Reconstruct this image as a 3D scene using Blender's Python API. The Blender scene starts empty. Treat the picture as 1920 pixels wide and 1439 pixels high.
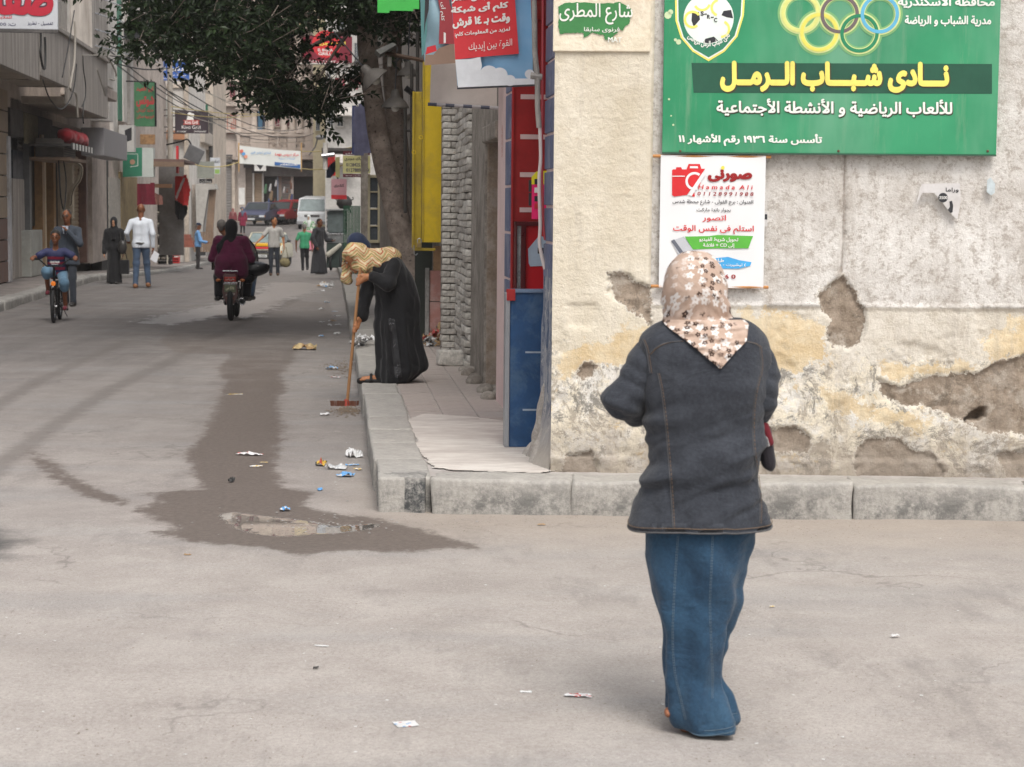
import bpy,bmesh,math,random
import numpy as np
from mathutils import Vector,Matrix
PI=math.pi
rnd=random.Random(7)
scene=bpy.context.scene
COL=scene.collection
# camera
F,EYE,PITCH,ROLL=3700.0,1.72,math.atan(332/3700.0),0.009
cam_d=bpy.data.cameras.new('camera')
cam=bpy.data.objects.new('camera',cam_d)
COL.objects.link(cam)
cam_d.sensor_width=36
cam_d.lens=F/1920*36
cam_d.clip_start=0.1
cam_d.clip_end=1000
cam_d.dof.use_dof=True
cam_d.dof.focus_distance=13.0
cam_d.dof.aperture_fstop=8.0
cam.matrix_world=(Matrix.Translation((0,0,EYE))@Matrix.Rotation(PI/2-PITCH,4,'X')@Matrix.Rotation(ROLL,4,'Z'))
scene.camera=cam
# light
SUN_EL,SUN_AZ=math.radians(56),math.radians(163)
world=bpy.data.worlds.new('World')
scene.world=world
world.use_nodes=True
wn,wl=world.node_tree.nodes,world.node_tree.links
bg=wn['Background']
sky=wn.new('ShaderNodeTexSky')
sky.sky_type='NISHITA'
sky.sun_disc=False
sky.sun_elevation=SUN_EL
sky.sun_rotation=SUN_AZ
sky.air_density=1.0
sky.dust_density=5.0
sky.ozone_density=1.0
hs=wn.new('ShaderNodeHueSaturation')
hs.inputs['Saturation'].default_value=0.25
wl.new(sky.outputs[0],hs.inputs['Color'])
wl.new(hs.outputs[0],bg.inputs['Color'])
bg.inputs['Strength'].default_value=0.15
sun_d=bpy.data.lights.new('sun','SUN')
sun_d.energy=1.25
sun_d.angle=math.radians(25)
sun_d.color=(1.0,0.95,0.87)
sun=bpy.data.objects.new('sun',sun_d)
COL.objects.link(sun)
sdir=Vector((math.sin(SUN_AZ)*math.cos(SUN_EL),math.cos(SUN_AZ)*math.cos(SUN_EL),math.sin(SUN_EL)))
sun.rotation_euler=sdir.to_track_quat('Z','Y').to_euler()
vs=scene.view_settings
vs.view_transform='Standard'
vs.look='None'
vs.exposure=0.36
vs.gamma=1.0
vs.use_curve_mapping=False
scene.cycles.max_bounces=6
scene.cycles.diffuse_bounces=3
scene.cycles.glossy_bounces=3
scene.cycles.transmission_bounces=4
scene.cycles.transparent_max_bounces=8
# geometry of the place
def ray(px,py):
 x=(px-960)/F
 y=-(py-719.5)/F
 c,s=math.cos(ROLL),math.sin(ROLL)
 x,y=x*c-y*s,x*s+y*c
 cp,sp=math.cos(PITCH),math.sin(PITCH)
 return np.array((x,cp+y*sp,-sp+y*cp))
CAM=np.array((0,0,EYE))
SA=math.atan(0.0927)
SC,SS=math.cos(SA),math.sin(SA)
U_DIR=np.array((SC,SS,0.0))
S_DIR=np.array((-SS,SC,0.0))
def W(u,s,z=0.0):
 """street frame -> world"""
 return U_DIR*u+S_DIR*s+np.array((0,0,z))
def US(p):
 p=np.asarray(p)
 return float(p@U_DIR),float(p@S_DIR)
def isect(px,py,o,n):
 d=ray(px,py)
 t=((np.asarray(o)-CAM)@n)/(d@n)
 return CAM+d*t
def on_z(px,py,z=0.0):
 return isect(px,py,(0,0,z),np.array((0,0,1.0)))
def on_u(px,py,u):
 p=isect(px,py,W(u,0),U_DIR)
 return US(p)[1],float(p[2])
def on_s(px,py,s):
 p=isect(px,py,W(0,s),S_DIR)
 return US(p)[0],float(p[2])
PROF_S=[-50,44,50,60,72,85,93,101,109,118,130,260]
PROF_Z=[0,0,-.16,-.40,-.66,-.86,-.74,-.28,.12,.40,.62,1.2]
def zroad(s):
 return float(np.interp(s,PROF_S,PROF_Z))
def on_road(px,py):
 z=0.0
 for _ in range(12):
  p=on_z(px,py,z)
  z=0.5*z+0.5*zroad(US(p)[1])
 return p
 # object helpers
def setp(o,**k):
 for a,b in k.items():
  if b is not None:
   o[a]=b
 return o
def new_obj(name,me,parent=None,mat=None,loc=None,rot=None,**k):
 o=bpy.data.objects.new(name,me)
 COL.objects.link(o)
 if parent is not None:
  o.parent=parent
 if mat is not None and me is not None and not me.materials:
  me.materials.append(mat)
 if loc is not None:
  o.location=[float(v)for v in loc]
 if rot is not None:
  o.rotation_euler=rot
 return setp(o,**k)
def thing(name,label,cat,loc=(0,0,0),rz=0.0,group=None):
 o=bpy.data.objects.new(name,None)
 COL.objects.link(o)
 o.empty_display_size=0.2
 o.location=[float(v)for v in loc]
 o.rotation_euler=(0,0,rz)
 return setp(o,label=label,category=cat,group=group)
def sthing(name,label,cat,u,s,z=0.0,rz=0.0,group=None):
 """thing placed and turned in the street frame: local x across, local y along the street"""
 return thing(name,label,cat,W(u,s,z),SA+rz,group)
def tag(o,label,cat,group=None):
 return setp(o,label=label,category=cat,group=group)
def copy_tree(o,parent=None):
 c=o.copy()
 COL.objects.link(c)
 c.parent=parent
 for ch in list(o.children):
  copy_tree(ch,c)
 return c
class MB:
 def __init__(self):
  self.v,self.f,self.mi,self.cur=[],[],[],0
 def add(self,vs_,fs_):
  b=len(self.v)
  self.v+=[tuple(map(float,q))for q in vs_]
  self.f+=[tuple(b+i for i in q)for q in fs_]
  self.mi+=[self.cur]*len(fs_)
  return self
 def box(self,x0,x1,y0,y1,z0,z1):
  vs_=[(x,y,z)for z in(z0,z1)for y in(y0,y1)for x in(x0,x1)]
  return self.add(vs_,[(0,2,3,1),(4,5,7,6),(0,1,5,4),(2,6,7,3),(0,4,6,2),(1,3,7,5)])
 def quad(self,a,b,c,d):
  return self.add([a,b,c,d],[(0,1,2,3)])
 def prism(self,poly,h0,h1,axis='y'):
  """poly in the plane normal to axis; x,z for 'y'; y,z for 'x'; x,y for 'z'"""
  n=len(poly)
  m={'y':lambda p,h:(p[0],h,p[1]),'x':lambda p,h:(h,p[0],p[1]),'z':lambda p,h:(p[0],p[1],h)}[axis]
  vs_=[m(p,h0)for p in poly]+[m(p,h1)for p in poly]
  fs_=[tuple(range(n)),tuple(range(2*n-1,n-1,-1))]+[(i,i+n,(i+1)%n+n,(i+1)%n)for i in range(n)]
  return self.add(vs_,fs_)
 def tube(self,pts,r,seg=8,caps=True):
  pts=[Vector(p)for p in pts]
  rs=r if hasattr(r,'__len__')else[r]*len(pts)
  vs_,fs_=[],[]
  up=None
  for i,p in enumerate(pts):
   d=(pts[min(i+1,len(pts)-1)]-pts[max(i-1,0)])
   d=d.normalized()if d.length>1e-9 else Vector((0,0,1))
   if up is None:
    up=Vector((0,0,1))if abs(d.z)<0.9 else Vector((1,0,0))
   a=d.cross(up)
   a=a.normalized()if a.length>1e-6 else Vector((1,0,0))
   b=a.cross(d).normalized()
   up=b
   for k in range(seg):
    t=2*PI*k/seg
    vs_.append(p+(a*math.cos(t)+b*math.sin(t))*rs[i])
  n=len(pts)
  for i in range(n-1):
   for k in range(seg):
    k2=(k+1)%seg
    fs_.append((i*seg+k,i*seg+k2,(i+1)*seg+k2,(i+1)*seg+k))
  if caps:
   fs_.append(tuple(range(seg-1,-1,-1)))
   fs_.append(tuple((n-1)*seg+k for k in range(seg)))
  return self.add(vs_,fs_)
 def rings(self,rings,closed=True,caps=True):
  """list of rings, each a list of points of equal count"""
  n,seg=len(rings),len(rings[0])
  vs_=[p for r_ in rings for p in r_]
  fs_=[]
  for i in range(n-1):
   for k in range(seg if closed else seg-1):
    k2=(k+1)%seg
    fs_.append((i*seg+k,i*seg+k2,(i+1)*seg+k2,(i+1)*seg+k))
  if caps and closed:
   fs_.append(tuple(range(seg-1,-1,-1)))
   fs_.append(tuple((n-1)*seg+k for k in range(seg)))
  return self.add(vs_,fs_)
 def lathe(self,prof,c=(0,0,0),seg=20,caps=False):
  rr=[[(c[0]+r_*math.cos(2*PI*k/seg),c[1]+r_*math.sin(2*PI*k/seg),c[2]+z)for k in range(seg)]for r_,z in prof]
  return self.rings(rr,True,caps)
 def ell(self,c,r,seg=12,n=8):
  rr=[]
  for i in range(n+1):
   t=PI*i/n-PI/2
   rr.append([(c[0]+r[0]*math.cos(t)*math.cos(2*PI*k/seg),c[1]+r[1]*math.cos(t)*math.sin(2*PI*k/seg),c[2]+r[2]*math.sin(t))for k in range(seg)])
  return self.rings(rr,True,False)
 def xf(self,m,start=0):
  for i in range(start,len(self.v)):
   self.v[i]=tuple(m@Vector(self.v[i]))
  return self
 def build(self,name,mat,parent=None,smooth=False,bevel=0,loc=None,rot=None,subdiv=0,**k):
  me=bpy.data.meshes.new(name)
  me.from_pydata(self.v,[],self.f)
  mats=mat if isinstance(mat,(list,tuple))else[mat]
  for m_ in mats:
   me.materials.append(m_)
  if len(mats)>1:
   me.polygons.foreach_set('material_index',self.mi)
  if bevel:
   bm=bmesh.new()
   bm.from_mesh(me)
   ee=[e for e in bm.edges if len(e.link_faces)==2 and e.calc_face_angle(0)>0.5]
   bmesh.ops.bevel(bm,geom=ee,offset=bevel,segments=2,profile=0.6,affect='EDGES',clamp_overlap=True)
   bm.to_mesh(me)
   bm.free()
  if smooth:
   me.polygons.foreach_set('use_smooth',[True]*len(me.polygons))
   if smooth!='all':
    try:
     me.set_sharp_from_angle(angle=math.radians(smooth if smooth is not True else 40))
    except Exception:
     pass
  me.update()
  return new_obj(name,me,parent,loc=loc,rot=rot,**k)
def B(name,mat,parent,x0,x1,y0,y1,z0,z1,bevel=0,**k):
 x0,x1=min(x0,x1),max(x0,x1);y0,y1=min(y0,y1),max(y0,y1);z0,z1=min(z0,z1),max(z0,z1)
 return MB().box(x0,x1,y0,y1,z0,z1).build(name,mat,parent,bevel=bevel,**k)
def T(name,mat,parent,pts,r,seg=8,**k):
 return MB().tube(pts,r,seg).build(name,mat,parent,smooth=40,**k)
 # numpy value noise
def _hash(ix,iy,iz,seed):
 h=(ix.astype(np.int64)*374761393+iy.astype(np.int64)*668265263+iz.astype(np.int64)*2147483647+seed*1274126177)&0xffffffff
 h=((h^(h>>13))*1274126177)&0xffffffff
 return((h^(h>>16))&0xffff)/65535.0
def vnoise(p,seed=0):
 p=np.asarray(p,float)
 i=np.floor(p)
 f=p-i
 f=f*f*(3-2*f)
 r=0
 for dx in(0,1):
  for dy in(0,1):
   for dz in(0,1):
    w=(f[...,0]if dx else 1-f[...,0])*(f[...,1]if dy else 1-f[...,1])*(f[...,2]if dz else 1-f[...,2])
    r=r+w*_hash(i[...,0]+dx,i[...,1]+dy,i[...,2]+dz,seed)
 return r
def fbm(p,oct_=4,seed=0):
 p=np.asarray(p,float)
 r,a,t=0,1.0,0
 for k in range(oct_):
  r=r+a*vnoise(p*2**k,seed+k)
  t+=a
  a*=0.5
 return r/t
def poly_sdf(pts,poly):
 """signed distance (negative inside) of pts (n,2) to a closed polygon"""
 pts=np.asarray(pts,float)
 v=np.asarray(poly,float)
 n=len(v)
 d=np.full(len(pts),1e9)
 inside=np.zeros(len(pts),bool)
 for i in range(n):
  a,b=v[i],v[(i+1)%n]
  e=b-a
  w=pts-a
  t=np.clip((w@e)/max(e@e,1e-12),0,1)
  d=np.minimum(d,np.hypot(*(w-t[:,None]*e).T))
  c=((a[1]>pts[:,1])!=(b[1]>pts[:,1]))
  with np.errstate(divide='ignore',invalid='ignore'):
   xi=a[0]+(pts[:,1]-a[1])/(b[1]-a[1]+1e-15)*e[0]
  inside^=c&(pts[:,0]<xi)
 return np.where(inside,-d,d)
 # materials
_M={}
class NT:
 def __init__(self,name):
  self.m=bpy.data.materials.new(name)
  self.m.use_nodes=True
  self.n,self.l=self.m.node_tree.nodes,self.m.node_tree.links
  self.p=self.n['Principled BSDF']
  self.tc=None
 def co(self,kind='Object'):
  if self.tc is None:
   self.tc=self.n.new('ShaderNodeTexCoord')
  return self.tc.outputs[kind]
 def link(self,a,b):
  self.l.new(a,b)
 def noise(self,scale,detail=4,rough=0.6,vec=None,stretch=None,dist=0):
  t=self.n.new('ShaderNodeTexNoise')
  t.inputs['Scale'].default_value=scale
  t.inputs['Detail'].default_value=detail
  t.inputs['Roughness'].default_value=rough
  t.inputs['Distortion'].default_value=dist
  v=vec if vec is not None else self.co()
  if stretch:
   mp=self.n.new('ShaderNodeMapping')
   mp.inputs['Scale'].default_value=stretch
   self.link(v,mp.inputs[0])
   v=mp.outputs[0]
  self.link(v,t.inputs['Vector'])
  return t.outputs['Fac']
 def ramp(self,fac,a,b,lo=0.0,hi=1.0):
  r=self.n.new('ShaderNodeMapRange')
  for k,v in zip(('From Min','From Max','To Min','To Max'),(a,b,lo,hi)):
   r.inputs[k].default_value=v
  self.link(fac,r.inputs['Value'])
  return r.outputs[0]
 def attr(self,name):
  a=self.n.new('ShaderNodeAttribute')
  a.attribute_name=name
  return a.outputs['Fac']
 def math(self,op,a,b=None,c=None):
  m_=self.n.new('ShaderNodeMath')
  m_.operation=op
  for i,q in enumerate((a,b,c)):
   if q is None:
    continue
   if isinstance(q,(int,float)):
    m_.inputs[i].default_value=q
   else:
    self.link(q,m_.inputs[i])
  return m_.outputs[0]
 def mix(self,fac,a,b,mode='MIX'):
  m_=self.n.new('ShaderNodeMix')
  m_.data_type='RGBA'
  m_.blend_type=mode
  for i,q in((0,fac),(6,a),(7,b)):
   if isinstance(q,(int,float)):
    m_.inputs[i].default_value=q if i==0 else(q,q,q,1)
   elif isinstance(q,tuple):
    m_.inputs[i].default_value=(*q[:3],1)
   else:
    self.link(q,m_.inputs[i])
  return m_.outputs[2]
 def sep(self,v):
  s=self.n.new('ShaderNodeSeparateXYZ')
  self.link(v,s.inputs[0])
  return s.outputs
 def bump(self,h,strength=0.3,dist=0.01,prev=None):
  b=self.n.new('ShaderNodeBump')
  b.inputs['Strength'].default_value=strength
  b.inputs['Distance'].default_value=dist
  self.link(h,b.inputs['Height'])
  if prev is not None:
   self.link(prev,b.inputs['Normal'])
  return b.outputs[0]
 def out(self,color=None,rough=None,normal=None,metal=None,spec=None):
  for k,q in(('Base Color',color),('Roughness',rough),('Normal',normal),('Metallic',metal),('Specular IOR Level',spec)):
   if q is None:
    continue
   if isinstance(q,(int,float)):
    self.p.inputs[k].default_value=q
   elif isinstance(q,tuple):
    self.p.inputs[k].default_value=(*q[:3],1)
   else:
    self.link(q,self.p.inputs[k])
  return self.m
def hexc(h):
 """sRGB hex -> linear"""
 c=[int(h[i:i+2],16)/255 for i in(0,2,4)]
 return tuple(x/12.92 if x<=0.04045 else((x+0.055)/1.055)**2.4 for x in c)
def mat(name,col,rough=0.75,var=0.22,vsc=3.0,bump=0.0,bsc=40.0,metal=0.0,spec=0.4,dirt=None,dsc=1.6,damt=0.5,stretch=None):
 """plain surface with two scales of colour variation, optional dirt blotches and fine relief"""
 if name in _M:
  return _M[name]
 if isinstance(col,str):
  col=hexc(col)
 t=NT(name)
 n1=t.noise(vsc,6,0.65,stretch=stretch)
 n2=t.noise(vsc*9,3,0.6,stretch=stretch)
 f=t.math('ADD',t.math('MULTIPLY',n1,0.7),t.math('MULTIPLY',n2,0.3))
 lo=tuple(c*(1-var)for c in col)
 hi=tuple(min(1,c*(1+var))for c in col)
 c=t.mix(t.ramp(f,0.32,0.68),lo,hi)
 if dirt is not None:
  if isinstance(dirt,str):
   dirt=hexc(dirt)
  d=t.noise(dsc,8,0.7,stretch=stretch,dist=0.4)
  c=t.mix(t.ramp(d,0.48,0.66,0,damt),c,dirt)
 nrm=None
 if bump:
  nrm=t.bump(t.noise(bsc,5,0.65),bump,0.01)
 _M[name]=t.out(c,t.ramp(n1,0.3,0.7,max(0.03,rough-0.08),min(1,rough+0.1)),nrm,metal,spec)
 return _M[name]
 # lettering (Arabic is shaped here, letter by letter)
_AR={}
def _reg(base,iso,four):
 _AR[base]=(iso,four)
for b_,i_,f_ in[(0x627,0xFE8D,0),(0x623,0xFE83,0),(0x625,0xFE87,0),(0x622,0xFE81,0),(0x628,0xFE8F,1),(0x629,0xFE93,0),(0x62A,0xFE95,1),(0x62B,0xFE99,1),(0x62C,0xFE9D,1),(0x62D,0xFEA1,1),(0x62E,0xFEA5,1),(0x62F,0xFEA9,0),(0x630,0xFEAB,0),(0x631,0xFEAD,0),(0x632,0xFEAF,0),(0x633,0xFEB1,1),(0x634,0xFEB5,1),(0x635,0xFEB9,1),(0x636,0xFEBD,1),(0x637,0xFEC1,1),(0x638,0xFEC5,1),(0x639,0xFEC9,1),(0x63A,0xFECD,1),(0x641,0xFED1,1),(0x642,0xFED5,1),(0x643,0xFED9,1),(0x644,0xFEDD,1),(0x645,0xFEE1,1),(0x646,0xFEE5,1),(0x647,0xFEE9,1),(0x648,0xFEED,0),(0x649,0xFEEF,0),(0x64A,0xFEF1,1)]:
 _reg(b_,i_,f_)
_LA={0x627:0xFEFB,0x623:0xFEF7,0x625:0xFEF9,0x622:0xFEF5}
def shape_ar(w):
 cs=[ord(c)for c in w]
 out=[]
 i=0
 prev_joins=False
 while i<len(cs):
  c=cs[i]
  if c==0x644 and i+1<len(cs)and cs[i+1]in _LA:
   out.append(chr(_LA[cs[i+1]]+(1 if prev_joins else 0)))
   i+=2
   prev_joins=False
   continue
  if c==0x640:
   out.append(chr(c));prev_joins=True;i+=1
   continue
  if c not in _AR:
   out.append(chr(c));prev_joins=False;i+=1
   continue
  iso,four=_AR[c]
  nxt=i+1<len(cs)and(cs[i+1]in _AR or cs[i+1]==0x640)
  if four and nxt:
   out.append(chr(iso+(3 if prev_joins else 2)))
  else:
   out.append(chr(iso+(1 if prev_joins else 0)))
  prev_joins=bool(four)
  i+=1
 return ''.join(reversed(out))
def visual(s):
 """logical text -> glyphs from left to right"""
 isar=lambda w:any(0x620<=ord(c)<=0x65f for c in w)
 ws=s.split(' ')
 if not any(isar(w)for w in ws):
  return s
 res=[]
 for w in reversed(ws):
  res.append(shape_ar(w)if isar(w)else w)
 return ' '.join(res)
_gl={}
def _txt_mesh(s,bold):
 """outline of a text as points and triangles; overlapping strokes are filled one by one"""
 from mathutils.geometry import tessellate_polygon,interpolate_bezier
 c=bpy.data.curves.new('t','FONT')
 c.body=s
 c.size=1.0
 o=bpy.data.objects.new('t',c)
 cu=o.to_curve(bpy.context.evaluated_depsgraph_get(),apply_modifiers=False)
 loops=[]
 for sp in cu.splines:
  bp=sp.bezier_points
  pts=[]
  for i in range(len(bp)):
   q,r=bp[i],bp[(i+1)%len(bp)]
   if q.handle_right_type=='VECTOR' and r.handle_left_type=='VECTOR':
    pts.append(q.co.copy())
   else:
    pts+=interpolate_bezier(q.co,q.handle_right,r.handle_left,r.co,4)[:-1]
  if len(pts)>2:
   ar=sum(pts[i].x*pts[(i+1)%len(pts)].y-pts[(i+1)%len(pts)].x*pts[i].y for i in range(len(pts)))
   loops.append((pts,ar))
 o.to_curve_clear()
 bpy.data.objects.remove(o)
 bpy.data.curves.remove(c)
 if bold<0:
  return max([p.x for l in loops for p in l[0]]+[0])
 if not loops:
  return np.zeros((0,3)),[]
 sgn=1 if max(loops,key=lambda l:abs(l[1]))[1]>0 else-1
 outer=[l[0]for l in loops if l[1]*sgn>0]
 holes=[l[0]for l in loops if l[1]*sgn<=0]
 V,T_,n=[],[],0
 for k,ol in enumerate(outer):
  P=[(p.x,p.y)for p in ol]
  hs_=[h for h in holes if poly_sdf(np.array([[h[0].x,h[0].y]]),P)[0]<0]
  ls=[ol]+hs_
  tris=tessellate_polygon([[Vector((p.x,p.y,0))for p in l]for l in ls])
  vv=[(p.x,p.y,-k*.037)for l in ls for p in l]
  V+=vv
  for t in tris:
   a_,b_,c_=(vv[i]for i in t)
   area=(b_[0]-a_[0])*(c_[1]-a_[1])-(c_[0]-a_[0])*(b_[1]-a_[1])
   if abs(area)>1e-9:
    T_.append(tuple(n+i for i in(t if area>0 else(t[0],t[2],t[1]))))
  n+=len(vv)
 return np.array(V),T_
_base={}
def _measure():
 """outlines and widths of every sign used, taken once while the scene is still empty"""
 lend=_txt_mesh('l',-1)
 chars=[chr(c)for c in range(0xFE81,0xFEFD)]+[chr(c)for c in range(0x660,0x66A)]+[chr(c)for c in range(33,123)]+[chr(0x640),chr(0x61f),'+','-',':']
 for ch in chars+[' ']:
  _base[ch]=(*(_txt_mesh(ch,0.0)if ch.strip()else(np.zeros((0,3)),[])),_txt_mesh(ch+'l',-1)-lend)
_measure()
def glyph(ch,bold):
 k=(ch,bold)
 if k not in _gl:
  if ch not in _base:
   _base[ch]=(*_txt_mesh(ch,0.0),_txt_mesh(ch+'l',-1)-_txt_mesh('l',-1))
  v,f,adv=_base[ch]
  if bold>.008 and len(v):
   n0,vv,ff=len(v),[v],list(f)
   for q in range(8):
    w=v+np.array((math.cos(q*PI/4)*bold,math.sin(q*PI/4)*bold,-.1*(q+1)))
    vv.append(w)
    ff+=[tuple(n0*(q+1)+i for i in t)for t in f]
   v,f=np.concatenate(vv),ff
  _gl[k]=(v,f,adv)
 return _gl[k]
def lettering(parent,s,x0,x1,z0,z1,y,m,bold=0.012,name='lettering',track=0.0,flat=True,slant=0,warp=None):
 """a line of print fitted to the box x0..x1, z0..z1 in the parent's xz plane, facing -y"""
 V,Fs,x,nv=[],[],0.0,0
 for j,ch in enumerate(visual(s)):
  v,f,adv=glyph(ch,bold)
  if len(v):
   q=v.copy()
   q[:,0]+=x
   q[:,2]+=(j%3)*.3+1
   V.append(q)
   Fs+=[tuple(nv+i for i in t)for t in f]
   nv+=len(q)
  x+=adv+track
 V=np.concatenate(V)
 lo,hi=V[:,:2].min(0),V[:,:2].max(0)
 X=x0+(V[:,0]-lo[0])/(hi[0]-lo[0])*(x1-x0)
 Z=z0+(V[:,1]-lo[1])/(hi[1]-lo[1])*(z1-z0)
 X=X+slant*(Z-z0)
 P=np.c_[X,y-V[:,2]*.0008,Z]
 if warp is not None:
  P=warp(P)
 me=bpy.data.meshes.new(name)
 me.from_pydata(P.tolist(),[],Fs)
 return new_obj(name,me,parent,m)
class Panel:
 """a flat thing hanging in a vertical plane; its prints are placed by where they stand on it.
    plane 's': across the street, 'u': along it, 'f': the front wall"""
 def __init__(self,name,label,cat,plane,at,box,thick=.02,group=None,mat_=None,off=0.0,body='board',bevel=.0,extra=None):
  if plane=='s':
   self.o,self.ax,self.n=W(0,at),U_DIR,-S_DIR
  elif plane=='u':
   self.o,self.ax,self.n=W(at,0),(S_DIR if at<0 else-S_DIR),(U_DIR if at<0 else-U_DIR)
   if at>=0:
    self.ax=-S_DIR
  else:
   self.o,self.ax,self.n=FWA+FW_N*at,FW_DIR,FW_N
  x0,y0,x1,y1=box
  self.org=self.o
  a0,z1=self.c(x0,y0)
  a1,z0=self.c(x1,y1)
  if a0>a1:
   a0,a1=a1,a0
  self.org=np.array(self.o)+self.ax*a0+np.array((0,0,z0))
  self.w,self.h=a1-a0,z1-z0
  self.t=thing(name,label,cat,self.org,math.atan2(self.ax[1],self.ax[0]),group)
  self.thick=thick
  self.y=-thick
  if mat_ is not None:
   B(body,mat_,self.t,0,self.w,-thick,0,0,self.h,bevel)
 def c(self,px,py):
  p=isect(px,py,self.o,self.n)
  d=p-self.org
  return float(d@self.ax),float(d[2])
 def box(self,x0,y0,x1,y1):
  a0,z1=self.c(x0,y0)
  a1,z0=self.c(x1,y1)
  return min(a0,a1),max(a0,a1),z0,z1
 def txt(self,s,x0,y0,x1,y1,m,lift=.002,**k):
  a0,a1,z0,z1=self.box(x0,y0,x1,y1)
  return lettering(self.t,s,a0,a1,z0,z1,self.y-lift,m,**k)
 def rect(self,name,x0,y0,x1,y1,m,lift=.001,th=None):
  a0,a1,z0,z1=self.box(x0,y0,x1,y1)
  y=self.y-lift
  return MB().quad((a0,y,z0),(a1,y,z0),(a1,y,z1),(a0,y,z1)).build(name,m,self.t)
 def poly(self,name,pp,m,lift=.001,smooth_n=0):
  y=self.y-lift
  q=[self.c(*p)for p in pp]
  v=[(a,y,z)for a,z in q]
  return MB().add(v,[tuple(range(len(v)))]).build(name,m,self.t)
 def ring(self,name,cx,cy,r0,r1,m,lift=.002,seg=40,a0=0,a1=2*PI,ry=1.0):
  """an annulus (radii in pixels of the photograph)"""
  c=self.c(cx,cy)
  e=self.c(cx+10,cy)
  k=abs(e[0]-c[0])/10
  y=self.y-lift
  v,f=[],[]
  for i in range(seg+1):
   t=a0+(a1-a0)*i/seg
   for r in(r0,r1):
    v.append((c[0]+math.cos(t)*r*k,y,c[1]+math.sin(t)*r*k*ry))
  for i in range(seg):
   f.append((2*i,2*i+1,2*i+3,2*i+2))
  return MB().add(v,f).build(name,m,self.t)
 def stroke(self,name,pts,w,m,lift=.002):
  """a painted line of width w pixels"""
  q=[Vector((*self.c(*p),0))for p in pts]
  k=abs(self.c(pts[0][0]+10,pts[0][1])[0]-q[0].x)/10
  ws=w if hasattr(w,'__len__')else[w]*len(q)
  v,f=[],[]
  for i,p in enumerate(q):
   d=(q[min(i+1,len(q)-1)]-q[max(i-1,0)]).normalized()
   nn=Vector((-d.y,d.x,0))*ws[i]*k/2
   v+=[(p.x+nn.x,self.y-lift,p.y+nn.y),(p.x-nn.x,self.y-lift,p.y-nn.y)]
  for i in range(len(q)-1):
   f.append((2*i,2*i+1,2*i+3,2*i+2))
  return MB().add(v,f).build(name,m,self.t)
def spline(pts,n=8):
 P=[Vector((*p,0))if len(p)==2 else Vector(p)for p in pts]
 out=[]
 for i in range(len(P)-1):
  a,b,c,d=P[max(i-1,0)],P[i],P[i+1],P[min(i+2,len(P)-1)]
  for k in range(n):
   t=k/n
   out.append(0.5*((2*b)+(c-a)*t+(2*a-5*b+4*c-d)*t*t+(3*b-a-3*c+d)*t**3))
 out.append(P[-1])
 return[tuple(p[:len(pts[0])])for p in out]
def paint(name,h,rough=.55,var=.13,**k):
 return mat(name,hexc(h)if isinstance(h,str)else h,rough,var,**k)
P_WHITE=paint('print_white',(.78,.77,.74))
P_RED=paint('print_red',(.60,.03,.04))
P_BLACK=paint('print_black',(.03,.03,.035))
P_YEL=paint('print_yellow',(.85,.70,.10))
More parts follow.
